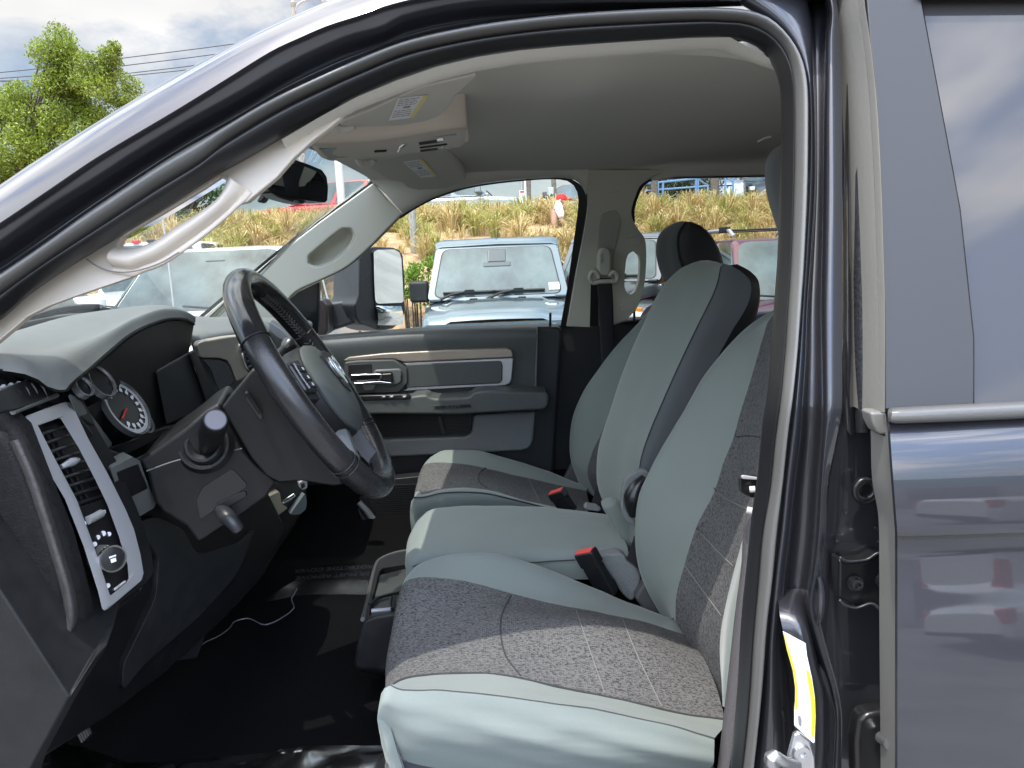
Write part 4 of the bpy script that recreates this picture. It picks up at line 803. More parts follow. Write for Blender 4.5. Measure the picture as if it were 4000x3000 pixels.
# ---------------------------------------------------------------- cab shell that shades the inside
shellm = mat('cab_shell', (.02, .02, .022), .6)
bm = bmesh.new()
box_bm(bm, (.08, 1.05, 2.055), (2.6, 2.34, 2.075))                     # roof
box_bm(bm, (2.55, .66, .7), (2.6, 2.6, 1.55)); box_bm(bm, (2.5, .85, 1.9), (2.6, 2.3, 2.06))
box_bm(bm, (-1.5, .66, .80), (2.6, 2.6, .84))                           # floor pan
box_bm(bm, (-1.55, .66, .8), (-1.45, 2.6, 1.5))                         # bulkhead
bm_obj('roof_panel', bm, paint, T, smooth=False)
bm = bmesh.new(); box_bm(bm, (.42, .74, .84), (2.5, .78, 1.6)); bm_obj('rear_door_lining', bm, blackp, T, smooth=False)
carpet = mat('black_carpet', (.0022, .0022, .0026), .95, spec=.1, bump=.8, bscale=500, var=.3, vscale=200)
rows = [[V((x, y, z + noise.noise(V((x * 5, y * 5, 2))) * .008)) for x in [i * .06 - 1.45 for i in range(40)]] for y, z in ((.72, 1.02), (.80, .985), (.9, .955), (1.1, .94), (1.35, .945), (1.5, .99), (1.62, 1.0), (1.75, .985), (1.9, .94), (2.3, .94), (2.45, 1.0))]
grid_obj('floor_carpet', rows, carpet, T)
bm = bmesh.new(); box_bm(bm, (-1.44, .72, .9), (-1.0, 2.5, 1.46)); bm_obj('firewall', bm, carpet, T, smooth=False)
bm = bmesh.new(); box_bm(bm, (-1.3, .95, 1.34), (-.80, 1.5, 1.47)); box_bm(bm, (-1.3, 1.5, 1.25), (-.64, 2.44, 1.46)); bm_obj('dash_sun_block', bm, shellm, T, smooth=False)  # unseen boxes added under the dash to keep sun off the floor
# ---------------------------------------------------------------- headliner
hm = mat('headliner_cloth', (.60, .58, .52), .9, bump=.3, bscale=1500, var=.05, vscale=400)
H0 = [PT(x, y, .705) for x, y in [(1100, 545), (1240, 462), (1329, 412), (1400, 376), (1545, 316), (1725, 255), (1906, 215), (2051, 195), (2200, 181), (2453, 163), (2670, 150), (2779, 144), (2869, 149), (2960, 182), (3005, 233), (3035, 292)]]
H1 = [PT(x, y, .76) for x, y in [(1130, 575), (1260, 500), (1340, 452), (1440, 412), (1545, 372), (1653, 333), (1834, 285), (1979, 257), (2200, 233), (2453, 213), (2598, 199), (2743, 192), (2815, 199), (2887, 217), (2960, 253), (3010, 300)]]
hs = [(1182, 570, 1.50), (1282, 612, 1.76), (1367, 655, 1.97), (1426, 687, 2.13), (1450, 705, 2.25)]
def hx(y):
    pts = [P(*q) for q in hs]
    if y <= pts[0].y: a, b = pts[0], pts[1]
    else:
        for a, b in zip(pts, pts[1:]):
            if a.y <= y <= b.y: break
    return a + (b - a) * ((y - a.y) / (b.y - a.y))
print('header', [tuple(round(c, 2) for c in P(*q)) for q in hs], 'H1', [tuple(round(c, 2) for c in H1[i]) for i in (0, 3, 8, 13)])
def srow(y):
    h = hx(y); k = math.sin(math.pi * min(max((y - .75) / 1.65, 0), 1)); zc = 1.995 + .045 * k
    r_ = []
    for x in [h.x + t for t in (0, .04, .1, .18, .26, .34, .40, .46, .52, .58, .65, .74, .86, 1.0, 1.15, 1.3, 1.5, 1.8, 2.2, 2.7)]:
        t = min(max((x - h.x) / .42, 0), 1); t = t * t * (3 - 2 * t)
        bump_ = noise.noise(V((x * 2.6, y * 2.6, 4))) * .022 - .02 * math.exp(-((x - h.x - .52) / .09) ** 2) * math.exp(-((y - 1.25) / .3) ** 2)
        r_.append(V((x, y, h.z + (zc - h.z) * t + bump_ * min(1, t))))
    return r_
H0x = H0 + [V((H0[-1].x + .05, H0[-1].y, H0[-1].z)), V((2.5, .84, 1.98))]; H1x = H1 + [V((H1[-1].x + .05, .86, H1[-1].z + .02)), V((2.5, .9, 1.99))]
head = grid_obj('headliner', loft([cr(H0x, 60), mid(cr(H0x, 60), cr(H1x, 60), .5, (0, 0, -.006)), cr(H1x, 60)], 60, 4), hm, T, ang=60)
rws = [cr(shift(H1x, (0, .002, .004)), 60)] + [cr(srow(y), 60) for y in (1.0, 1.25, 1.5, 1.75, 2.0, 2.14, 2.22)]
far = [PP(x, y, 2.42) for x, y in [(1452, 708), (1573, 800), (1700, 745), (1800, 712), (1950, 690), (2100, 676), (2300, 668), (2600, 664), (3000, 662), (3400, 660)]]
far += [V((2.5, far[-1].y, far[-1].z))]
rws += [cr(far, 60)]
grid_obj('headliner_field', loft(rws, 60, 4), hm, head, ang=60)
tube('liner_crease', [P(2960, 553, 1.3), P(2985, 540, 1.3), P(3010, 534, 1.3)], .002, hm, head, 6, 8)
plate('roof_slot', [(1888, 553), (1925, 512), (1931, 516), (1930, 524), (1896, 559)], lambda a, b: P(a, b, 1.90), blackp, head, .004, bevel=.001)
visorm = mat('visor_cloth', (.52, .50, .45), .8, bump=.3, bscale=1200)
# sun visors
def visor(nm, pts, lab_, strip, label, lines):
    f3 = lambda L_: [P(*q) for q in L_]
    pp = rnd([(q[0], q[1]) for q in pts], 3, .22)
    # depth plane fitted through the outline
    import itertools
    S = [(q[0], q[1], 1.0 / q[2]) for q in pts]
    n = len(S); sx = sum(s[0] for s in S) / n; sy = sum(s[1] for s in S) / n; sz = sum(s[2] for s in S) / n
    a11 = sum((s[0] - sx) ** 2 for s in S); a12 = sum((s[0] - sx) * (s[1] - sy) for s in S); a22 = sum((s[1] - sy) ** 2 for s in S)
    b1 = sum((s[0] - sx) * (s[2] - sz) for s in S); b2 = sum((s[1] - sy) * (s[2] - sz) for s in S); dt = a11 * a22 - a12 * a12
    A, B = (b1 * a22 - b2 * a12) / dt, (b2 * a11 - b1 * a12) / dt
    D = lambda off: (lambda x, y: P(x, y, 1.0 / (sz + A * (x - sx) + B * (y - sy)) - off))
    v = plate(nm, pp, D(0), visorm, T, tv=(0.0, .012, .022), bevel=.009, seg=3); tag(v, label)
    plate('warning_label', lab_, D(.0035), lbm, v, .001, bevel=0); plate('label_stripe', strip, D(.005), mat('label_pale_yellow', (.75, .64, .22), .5), v, .0008, bevel=0)
    bm = bmesh.new(); q0, q1, q2, q3 = lab_; fr = D(.0048)
    rg = random.Random(5)
    def lp(u, v_): 
        ax = q0[0] + (q1[0] - q0[0]) * u, q0[1] + (q1[1] - q0[1]) * u; bx = q3[0] + (q2[0] - q3[0]) * u, q3[1] + (q2[1] - q3[1]) * u
        return fr(ax[0] + (bx[0] - ax[0]) * v_, ax[1] + (bx[1] - ax[1]) * v_)
    for i in range(10):
        v0 = .08 + i * .085
        if 4 <= i <= 5:
            if i == 4: segs = [(.35, .6)]; hh = .09
            else: continue
        else:
            hh = .03; segs = []; u = .08
            while u < .72:
                l_ = rg.uniform(.05, .2); segs.append((u, min(u + l_, .76))); u += l_ + .03
        for u0, u1 in segs: bm.faces.new([bm.verts.new(lp(a, b)) for a, b in ((u0, v0), (u1, v0), (u1, v0 + hh), (u0, v0 + hh))])
    bm_obj('label_text', bm, mat('ink_mid', (.25, .26, .27), .6), v, recalc=False, smooth=False)
    return v
dv = visor('sun_visor', [(1327, 489, 1.12), (1395, 497, 1.16), (1562, 493, 1.16), (1670, 473, 1.14), (1717, 453, 1.12), (1743, 431, 1.10), (1786, 370, 1.05), (1876, 287, .98), (1743, 319, .96), (1634, 345, .96), (1453, 428, .98), (1335, 475, 1.05)], [(1554, 384), (1674, 370), (1616, 459), (1518, 471)], [(1656, 373), (1674, 370), (1616, 459), (1600, 461)], 'driver side sun visor folded up', 6)
pv = visor('sun_visor', [(1395, 618, 1.86), (1417, 645, 1.9), (1468, 674, 2.0), (1518, 706, 2.08), (1565, 712, 2.1), (1591, 735, 2.15), (1634, 744, 2.17), (1743, 739, 2.15), (1811, 714, 2.1), (1820, 695, 2.05), (1808, 667, 1.98), (1743, 583, 1.8), (1562, 601, 1.83)], [(1573, 632), (1649, 621), (1710, 688), (1645, 695)], [(1636, 623), (1649, 621), (1710, 688), (1697, 690)], 'passenger side sun visor', 6)
tube('visor_clip', [P(1290, 485, 1.12), P(1310, 500, 1.14), P(1350, 500, 1.15), P(1384, 492, 1.15)], [.008, .011, .010, .006], hm, dv, 8, 10)
tube('visor_clip', [P(1396, 615, 1.84), P(1412, 634, 1.86), P(1442, 636, 1.87), P(1462, 620, 1.86)], [.008, .014, .014, .008], hm, pv, 8, 10)
# overhead console
oc = [[P(x, y, d) for x, y, d in r_] for r_ in (
    [(1205, 556, 1.26), (1300, 553, 1.26), (1489, 540, 1.26), (1706, 505, 1.26), (1815, 489, 1.28), (1826, 496, 1.30)],
    [(1206, 560, 1.30), (1300, 562, 1.30), (1490, 548, 1.30), (1706, 516, 1.30), (1820, 500, 1.32), (1829, 515, 1.34)],
    [(1222, 575, 1.34), (1250, 580, 1.33), (1526, 552, 1.33), (1786, 520, 1.33), (1822, 519, 1.35), (1829, 545, 1.37)],
    [(1250, 610, 1.52), (1283, 622, 1.52), (1526, 603, 1.52), (1743, 580, 1.52), (1800, 570, 1.50), (1825, 552, 1.46)],
    [(1262, 618, 1.62), (1300, 628, 1.64), (1526, 604, 1.64), (1743, 580, 1.64), (1800, 566, 1.60), (1822, 546, 1.56)])]
con = grid_obj('overhead_console', loft([shift(oc[0], (0, -.01, .05))] + oc, 50, 4), trimg, T, ang=60)
panelm = mat('console_panel', (.11, .12, .13), .35, .2, bump=.1, bscale=400)
def cplane(x, y, off=0):                            # underside plane of the console
    t = (y - (582 - (x - 1250) * .112)) / 42.0
    return P(x, y, 1.335 + .16 * t - off)
plate('console_panel', [(1243, 582), (1526, 554), (1786, 522), (1788, 565), (1526, 598), (1283, 621)], lambda a, b: cplane(a, b, .006), panelm, con, tv=(0, .004, .012), bevel=.003)
plate('glasses_bin', [(1340, 583), (1400, 597), (1500, 602), (1420, 608), (1330, 616)], lambda a, b: cplane(a, b, .009), blackp, con, tv=(0, .002, .004), bevel=.001)
plate('dome_recess', [(1522, 559), (1628, 547), (1630, 585), (1526, 596)], lambda a, b: cplane(a, b, .009), panelm, con, tv=(0, .002, .005), bevel=.002)
plate('dome_opening', [(1548, 592), (1552, 570), (1570, 558), (1590, 553), (1612, 588)], lambda a, b: cplane(a, b, .012), satin, con, tv=(0, .002, .004), bevel=.001)
tube('dome_lens', [cplane(1555, 588, .016), cplane(1566, 572, .018), cplane(1584, 560, .016)], .004, chrome, con, 8, 10)
for (a, b) in (((1638, 555), (1732, 542)), ((1642, 583), (1732, 572))):
    tube('map_light_switch', [cplane(a[0], a[1], .012), cplane(b[0], b[1], .012)], .0055, satin, con, 8)
    x_ = 1722 if b[1] > 560 else 1720
    tube('map_lens', [cplane(x_ - 12, b[1] + 2, .016), cplane(x_ + 12, b[1] - 1, .016)], .0055, lampl, con, 8)
tube('console_slot', [cplane(1640, 570, .010), cplane(1745, 556, .010)], .005, blackp, con, 8)
tube('microphone_grille', [cplane(1462, 584, .008), cplane(1508, 581, .008)], .006, blackp, con, 8)
# rear-view mirror
mo = [(1060, 690), (1100, 640), (1148, 622), (1206, 642), (1258, 664), (1276, 690), (1282, 732), (1279, 782), (1270, 791), (1200, 783), (1120, 768), (1045, 742)]
my = lambda x, y, off=0: P(x, y, 1.42 + (x - 1040) / 240 * .21 + (y - 700) / 100 * .030 - off)
rvm = plate('rear_view_mirror', mo, lambda a, b: my(a, b), satin, T, tv=(-.035, .012, 0), bevel=.009, seg=3, r=.2)
mirg = mat('mirror_glass', (.86, .88, .87), .012, 1.0)
plate('mirror_glass', [(1070, 690), (1105, 652), (1148, 634), (1200, 654), (1250, 676), (1264, 698), (1270, 735), (1268, 774), (1200, 769), (1125, 755), (1058, 732)], lambda a, b: my(a, b, .003), mirg, rvm, tv=(-.002, .001, 0), bevel=0, r=.2)
plate('button_strip', [(1064, 752), (1120, 768), (1200, 784), (1188, 796), (1150, 790), (1090, 772)], lambda a, b: my(a, b, .004), satin, rvm, tv=(-.03, .01, 0), bevel=.003)
plate('button', [(1150, 780), (1168, 784), (1164, 792), (1147, 788)], lambda a, b: my(a, b, .007), mat('button_grey', (.2, .2, .21), .4), rvm, tv=(-.003, .001, 0), bevel=.0008)
tube('mirror_stem', [my(1150, 690) + V((-.03, 0, 0)), my(1120, 640) + V((-.1, .0, .03)), P(1120, 588, 1.5)], .012, satin, rvm, 8, 8)
plate('sensor_cover', [(1000, 785), (1030, 735), (1055, 745), (1024, 787), (1012, 793)], 1.5, satin, rvm, .03, bevel=.004)
# windscreen
wsg = glass('windscreen_glass', (.93, .965, .94), 1.0)
ws = [[P(-500, 1330, 1.0), P(-250, 1330, 1.3), V((-1.05, 1.6, 1.49)), V((-1.0, 2.1, 1.49)), P(790, 1242, 2.42)], [PT(400, 985, .80), V((-.62, 1.1, 1.78)), V((-.68, 1.6, 1.78)), V((-.65, 2.0, 1.77)), PP(1130, 955, 2.42)], [PT(1130, 560, .80), hx(1.1) + V((0, 0, .01)), hx(1.6) + V((0, 0, .01)), hx(2.0) + V((0, 0, .01)), PP(1459, 706, 2.42)]]
grid_obj('windscreen', loft(ws, 30, 5), wsg, T)
# ---------------------------------------------------------------- driver A-pillar trim and grab handle
Dt = lambda o: (lambda a, b: PT(a, b, .73 + o))
ap = plate('pillar_trim', [(-600, 1630), (-250, 1410), (0, 1244), (105, 1151), (211, 1075), (338, 995), (470, 915), (478, 925), (463, 950), (459, 985), (458, 1030), (470, 1062), (519, 1081), (409, 1119), (295, 1157), (190, 1195), (105, 1237), (42, 1292), (-40, 1360), (-300, 1560), (-600, 1800)], Dt(0), trimg, T, .012, bevel=.005, seg=4)
plate('pillar_trim_strip', [(465, 918), (506, 894), (675, 788), (830, 687), (860, 668), (868, 690), (842, 706), (791, 740), (633, 835), (506, 908), (474, 932)], Dt(.002), trimg, ap, .010, bevel=.003)
plate('pillar_trim_cap', [(850, 676), (989, 600), (1170, 491), (1297, 426), (1322, 412), (1334, 430), (1335, 452), (1326, 466), (1297, 491), (1221, 548), (1148, 614), (1080, 693), (1025, 740), (965, 790), (920, 800), (895, 770), (890, 720), (882, 703), (862, 697)], Dt(0), trimg, ap, .014, bevel=.006, seg=4)
GI = PTo([(455, 962), (480, 968), (520, 968), (570, 956), (633, 924), (696, 880), (778, 829), (848, 778), (878, 735), (888, 700), (895, 680)], .73); GO = PTo([(440, 1068), (480, 1075), (519, 1081), (560, 1065), (633, 1038), (730, 975), (823, 905), (890, 848), (937, 804), (965, 780), (985, 755)], .73)
GA, GB = cr(GI, 50), cr(GO, 50)
grid_obj('grab_handle', loft([PTo([(455, 962), (520, 968), (570, 956), (633, 924), (696, 880), (778, 829), (848, 778), (878, 735), (895, 680)], .752), GA, mid(GA, GB, .15, (0, -.011, 0)), mid(GA, GB, .38, (0, -.016, 0)), mid(GA, GB, .60, (0, -.010, 0)), mid(GA, GB, .74, (0, -.001, 0)), mid(GA, GB, .80, (0, -.003, 0)), mid(GA, GB, .93, (0, -.003, 0)), GB, PTo([(440, 1068), (519, 1081), (560, 1065), (633, 1038), (730, 975), (823, 905), (890, 848), (937, 804), (985, 755)], .745)], 50, 3), trimg, ap, ang=75)
gh = [(440, 1015), (500, 1010), (570, 1000), (640, 972), (720, 922), (800, 866), (870, 800), (905, 752), (915, 705), (935, 680)]
tube('handle_seam', [PT(x, y, .722) for x, y in [(338, 1012), (380, 1040), (440, 1061), (520, 1060), (620, 1030), (700, 985)]], .0009, mat('seam_shadow', (.2, .18, .16), .8), ap, 6, 20)
# ---------------------------------------------------------------- passenger A-pillar, B-pillar and window surround
Dp = lambda o: (lambda a, b: PP(a, b, 2.42 + o))
def sm(pts, n): return [(v.x, v.y) for v in cr([V((p[0], p[1], 0)) for p in pts], n)]
edge = sm([(1573, 834), (1506, 904), (1443, 967), (1354, 1043), (1253, 1094), (1158, 1138), (1120, 1180), (1100, 1250)], 26)
rec = [(1335, 891), (1373, 891), (1385, 923), (1361, 967), (1304, 1018), (1240, 1043), (1204, 1033), (1202, 999), (1285, 929)]
pa = plate('pillar_trim', [(1459, 712), (1519, 784)] + edge + [(780, 1256), (796, 1236), (1000, 1060), (1063, 1008), (1253, 862)], Dp(-.012), trimp, T, .03, holes=[rnd(rec, 4, .3)], bevel=.006, seg=3)
rr_ = [V((q[0], q[1], 0)) for q in rnd(rec, 4, .3)]; ce = sum(rr_, V()) / len(rr_)
def ringp(k, o): return [PP(*(ce + (q - ce) * k).to_2d(), 2.42 + o) for q in rr_]
grid_obj('grab_recess', loft([ringp(1.02, -.012), ringp(.97, .0), ringp(.90, .035), ringp(.7, .05), ringp(.02, .055)], len(rr_), 3, straight=True), trimp, pa, close_u=True)
plate('windscreen_edge', sm([(1475, 693), (1455, 722), (1400, 765), (1250, 868), (1063, 1012), (1000, 1062), (760, 1262)], 24) + sm([(745, 1262), (985, 1060), (1055, 1000), (1245, 853), (1395, 748), (1440, 716), (1452, 690)], 24), Dp(.004), rubber, pa, .02, bevel=.002)
rail_low = sm([(1573, 834), (1640, 795), (1700, 766), (1800, 733), (1900, 713), (2050, 697), (2170, 692), (2240, 700), (2270, 722), (2290, 760)], 34)
rail_up = sm([(2300, 640), (2200, 620), (2000, 640), (1850, 670), (1700, 690), (1560, 700), (1459, 700)], 24)
grid_obj('roof_side_trim', loft([[Dp(-.03)(x, y) for x, y in reversed(rail_up)], [Dp(-.045)(*V((0, 0)).lerp(V((0, 0)), 0)) if 0 else Dp(-.032)((a[0] + b[0]) / 2, (a[1] + b[1]) / 2) for a, b in zip(sm(list(reversed(rail_up)), 34), rail_low)], [Dp(-.012)(x, y) for x, y in rail_low], [Dp(.03)(x, y - 1) for x, y in rail_low]], 40, 4), hm, T, ang=70)
plate('trim_joint', [(1436, 706), (1462, 684), (1500, 700), (1600, 822), (1566, 852), (1500, 790)], Dp(.012), hm, T, .012, bevel=.001)
plate('window_seal', sm([(1560, 842), (1640, 797), (1700, 768), (1800, 735), (1900, 715), (2050, 699), (2170, 694), (2235, 700), (2268, 722), (2286, 756), (2290, 800), (2270, 950), (2250, 1100), (2230, 1282)], 44) + sm([(2188, 1282), (2215, 1130), (2247, 900), (2260, 790), (2255, 750), (2240, 722), (2215, 706), (2160, 700), (2050, 706), (1900, 723), (1800, 743), (1700, 777), (1640, 806), (1560, 856)], 44), Dp(.0), rubber, T, .006, bevel=.002)
plate('seal_inner', sm([(2262, 722), (2280, 752), (2284, 800), (2264, 950), (2244, 1100), (2224, 1280)], 20) + sm([(2234, 1280), (2256, 1100), (2277, 950), (2297, 800), (2294, 752), (2272, 716)], 20), Dp(.0), satin, T, .02, bevel=.003)
bo = sm([(2284, 724), (2298, 773), (2278, 923), (2249, 1072), (2214, 1275)], 16) + [(2303, 1278), (2398, 1268)] + sm([(2448, 1248), (2487, 1206), (2512, 1137), (2522, 1072), (2525, 972), (2517, 928), (2492, 893), (2472, 858), (2467, 818), (2487, 755), (2502, 724), (2550, 690)], 30) + [(2600, 664), (2290, 664)]
bh = [(2455, 992), (2470, 982), (2482, 982), (2497, 997), (2501, 1027), (2497, 1097), (2482, 1137), (2467, 1151), (2450, 1146), (2440, 1122), (2440, 1072), (2447, 1012)]
pb = plate('door_pillar_trim', bo, Dp(-.02), trimp, T, .035, holes=[rnd(bh, 3, .3)], bevel=.010, seg=4)
plate('belt_track', rnd([(2331, 1000), (2340, 870), (2352, 838), (2375, 825), (2405, 822), (2418, 835), (2424, 870), (2410, 940), (2398, 1000), (2398, 1080), (2331, 1080)], 3, .3), Dp(-.023), mat('trim_recess', (.36, .35, .30), .6, bump=.25, bscale=900), pb, .004, bevel=.0025, seg=3)
plate('belt_adjuster', rnd([(2336, 1000), (2343, 972), (2362, 964), (2383, 972), (2390, 1000), (2388, 1060), (2378, 1078), (2345, 1078), (2335, 1055)], 3, .4), Dp(-.06), trimp, pb, .04, bevel=.009, seg=4)
plate('adjuster_slot', [(2346, 993), (2356, 988), (2358, 1020), (2352, 1030), (2345, 1025)], Dp(-.0615), mat('trim_recess', (0, 0, 0)), pb, .002, bevel=.0008)
dr = [(2340, 1085), (2332, 1066), (2318, 1058), (2307, 1068), (2305, 1090), (2318, 1104), (2340, 1100), (2385, 1098), (2402, 1100), (2412, 1085), (2405, 1066), (2392, 1062), (2382, 1078)]
tube('belt_ring', [Dp(-.055)(x, y) for x, y in dr], .0075, trimp, pb, 10, 40)
webm = mat('belt_webbing', (.018, .018, .021), .75, bump=.8, bscale=420, stretch=(1, 1, .2))
plate('belt_slot', [(2308, 1106), (2335, 1106), (2338, 1276), (2304, 1276)], Dp(-.024), blackp, pb, .004, bevel=.001)
grid_obj('seat_belt', loft([[Dp(-.055)(2331, 1086), Dp(-.05)(2336, 1180), Dp(-.04)(2344, 1330), Dp(-.02)(2352, 1450)], [Dp(-.057)(2360, 1086), Dp(-.053)(2366, 1180), Dp(-.043)(2371, 1330), Dp(-.02)(2376, 1450)], [Dp(-.055)(2389, 1086), Dp(-.05)(2395, 1180), Dp(-.04)(2398, 1330), Dp(-.02)(2400, 1450)]], 20, 3), webm, pb, solid=.0015)
plate('trim_plug', rnd([(2448, 930), (2500, 925), (2508, 945), (2490, 966), (2452, 960), (2444, 944)], 3, .4), Dp(-.022), trimp, pb, .003, bevel=.0012)
plate('trim_plug', rnd([(2424, 1190), (2470, 1185), (2478, 1200), (2462, 1216), (2428, 1216), (2420, 1204)], 3, .4), Dp(-.022), trimp, pb, .003, bevel=.0012)
plate('trim_plug', rnd([(2372, 752), (2428, 748), (2420, 768), (2400, 778), (2382, 772)], 3, .4), Dp(-.022), trimp, pb, .003, bevel=.0012)
# rear side window surround and inner door behind the seats
plate('rear_window_seal', sm([(2470, 870), (2464, 818), (2482, 757), (2500, 724), (2545, 692), (2620, 685), (3100, 675), (3400, 670)], 30) + [(3400, 682)] + sm([(3100, 686), (2620, 695), (2555, 702), (2515, 728), (2497, 762), (2480, 818), (2482, 870)], 30), Dp(.01), rubber, T, .03, bevel=.003)
plate('rear_roof_trim', [(2545, 705), (2530, 640), (3400, 620), (3400, 678), (3100, 680), (2640, 690)], Dp(-.005), hm, T, .02, bevel=.003)
plate('rear_door_lining', [(2395, 1262), (2445, 1248), (2560, 1240), (3600, 1200), (3600, 2100), (2095, 2100), (2095, 1270), (2303, 1271)], lambda a, b: P(a, b, 2.46), blackp, T, .08, bevel=.01)
for x, y in ((2150, 1262), (2478, 1245)):
    tube('lock_knob', [Dp(-.01)(x, y - 40), Dp(-.01)(x - 1, y + 12)], .0042, satin, T, 8)
cgl = glass('side_window_glass', (.93, .96, .945), 1.0)
plate('side_window', [(1000, 1330), (1100, 1180), (1300, 1030), (1560, 800), (1700, 740), (1900, 690), (2180, 670), (2290, 700), (2310, 800), (2240, 1300)], Dp(.05), cgl, T, .004, bevel=0)
plate('side_window', [(2420, 1300), (2430, 800), (2500, 690), (2600, 660), (3500, 640), (3500, 1300)], Dp(.05), glass('tinted_window_glass', (.80, .82, .80), 1.0), T, .004, bevel=0)
# ---------------------------------------------------------------- passenger door
Y0 = 2.42
pd = plate('passenger_door', [(1000, 1330), (1275, 1316), (1598, 1290), (2045, 1274), (2190, 1276), (2197, 1300), (2165, 1800), (2130, 2150), (1000, 2200)], Y0, mat('door_black', (.013, .0135, .015), .5, bump=.3, bscale=600), T, .10, bevel=.012, seg=3)
pad = [[P(x, y, yy) for x, y, yy in r_] for r_ in (
    [(1230, 1321, 2.44), (1598, 1290, 2.44), (2045, 1273, 2.44), (2095, 1274, 2.44)],
    [(1230, 1325, 2.405), (1598, 1294, 2.405), (2045, 1277, 2.405), (2098, 1280, 2.41)],
    [(1240, 1350, 2.385), (1598, 1318, 2.385), (2040, 1300, 2.385), (2098, 1302, 2.388)],
    [(1250, 1400, 2.385), (1598, 1360, 2.385), (2030, 1345, 2.385), (2097, 1347, 2.388)],
    [(1250, 1450, 2.392), (1598, 1410, 2.392), (2020, 1395, 2.392), (2096, 1397, 2.392)],
    [(1250, 1560, 2.40), (1598, 1540, 2.40), (2010, 1525, 2.40), (2092, 1528, 2.40)])]
grid_obj('upper_pad', loft(pad, 40, 4), doorm, pd, ang=60)
plate('pad_joint', [(2097, 1276), (2102, 1276), (2095, 1528), (2089, 1528)], 2.387, mat('joint_grey', (.12, .125, .12), .5), pd, .01, bevel=.001)
tanm = mat('bronze_trim', (.29, .25, .205), .32, .45, bump=.15, bscale=300, var=.1, vscale=18, stretch=(.3, 1, 6))
plate('trim_strip', [(1340, 1408), (1362, 1395), (1498, 1380), (1747, 1367), (1975, 1360), (1998, 1366), (2004, 1380), (2005, 1397), (1797, 1408), (1578, 1416), (1538, 1403), (1469, 1404), (1352, 1413)], 2.374, tanm, pd, .03, bevel=.006, seg=3)
plate('silver_surround', [(1573, 1418), (2005, 1399), (1998, 1482), (1990, 1497), (1974, 1505), (1797, 1516), (1573, 1527), (1590, 1520), (1593, 1432)], 2.378, silver, pd, .03, bevel=.004)
plate('inset_panel', [(1585, 1423), (1950, 1409), (1960, 1413), (1964, 1430), (1963, 1484), (1956, 1496), (1945, 1499), (1585, 1516)], 2.374, doorm, pd, .02, bevel=.005, seg=3)
plate('handle_bezel', [(1345, 1415), (1400, 1408), (1538, 1404), (1586, 1434), (1592, 1445), (1593, 1496), (1556, 1535), (1400, 1540), (1340, 1500)], 2.366, doorm, pd, .03, bevel=.006, seg=3)
cup = plate('handle_cup', [(1459, 1452), (1466, 1444), (1556, 1440), (1566, 1444), (1570, 1454), (1568, 1490), (1560, 1499), (1543, 1506), (1459, 1502)], 2.357, mat('cup_grey', (.09, .10, .095), .4, bump=.2, bscale=500), pd, .012, bevel=.006, seg=3)
plate('cup_hollow', [(1468, 1458), (1472, 1453), (1527, 1451), (1533, 1456), (1536, 1494), (1530, 1498), (1475, 1500), (1468, 1495)], 2.3545, blackp, pd, .004, bevel=.001)
plate('switch_recess', [(1360, 1425), (1446, 1420), (1452, 1428), (1452, 1462), (1360, 1466)], 2.3625, blackp, pd, .006, bevel=.002)
plate('door_handle', [(1370, 1463), (1487, 1460), (1492, 1464), (1490, 1480), (1484, 1484), (1370, 1490)], 2.335, chrome, pd, .02, bevel=.006, seg=4)
plate('handle_end', [(1490, 1461), (1530, 1458), (1531, 1490), (1490, 1482)], 2.338, satin, pd, .02, bevel=.004)
plate('handle_frame', [(1380, 1496), (1482, 1489), (1530, 1494), (1528, 1500), (1484, 1499), (1388, 1502)], 2.335, chrome, pd, .008, bevel=.002)
plate('lock_lever', [(1414, 1505), (1466, 1500), (1468, 1506), (1458, 1522), (1440, 1527), (1420, 1524)], 2.345, mat('cup_grey', (0, 0, 0)), pd, .015, bevel=.004)
arm = [(1380, 1562), (1598, 1556), (1614, 1545), (1667, 1541), (1678, 1551), (1700, 1556), (1820, 1551), (1838, 1545), (1849, 1532), (1896, 1525), (2132, 1531), (2143, 1540), (2145, 1556), (2142, 1586), (2125, 1602), (1797, 1620), (1474, 1620), (1380, 1622)]
ar = plate('armrest', arm, 2.29, mat('armrest_grey', (.07, .077, .074), .5, bump=.5, bscale=620, var=.08, vscale=60), pd, .11, bevel=.014, seg=4)
plate('name_recess', rnd([(1690, 1583), (1842, 1576), (1847, 1594), (1692, 1602)], 3, .2), 2.2885, doorm, pd, .003, bevel=.001)
plate('name_recess_floor', rnd([(1698, 1586), (1836, 1580), (1840, 1591), (1700, 1598)], 3, .2), 2.2875, blackp, pd, .003, bevel=.001)
c = P(1768, 1589, 2.2868); text_mesh('armrest_name', 'RAM', .016, Matrix(((1.5, 0, 0, c.x), (0, 0, -1, c.y), (.06, 1, 0, c.z), (0, 0, 0, 1))), doorm, pd, .0008)
plate('switch_pod', rnd([(1400, 1546), (1590, 1540), (1603, 1546), (1602, 1556), (1592, 1561), (1400, 1566)], 2, .25), 2.2845, satin, pd, .02, bevel=.003)
for x in (1500, 1530, 1580):
    plate('window_switch', [(x - 12, 1546), (x + 10, 1544), (x + 10, 1555), (x - 12, 1558)], 2.280, mat('switch_grey', (.05, .05, .052), .35), pd, .008, bevel=.002)
    plate('switch_symbol', [(x - 5, 1547), (x + 4, 1546), (x + 4, 1551), (x - 5, 1552)], 2.2793, mat('symbol_white', (.7, .7, .7), .5), pd, .0008, bevel=0)
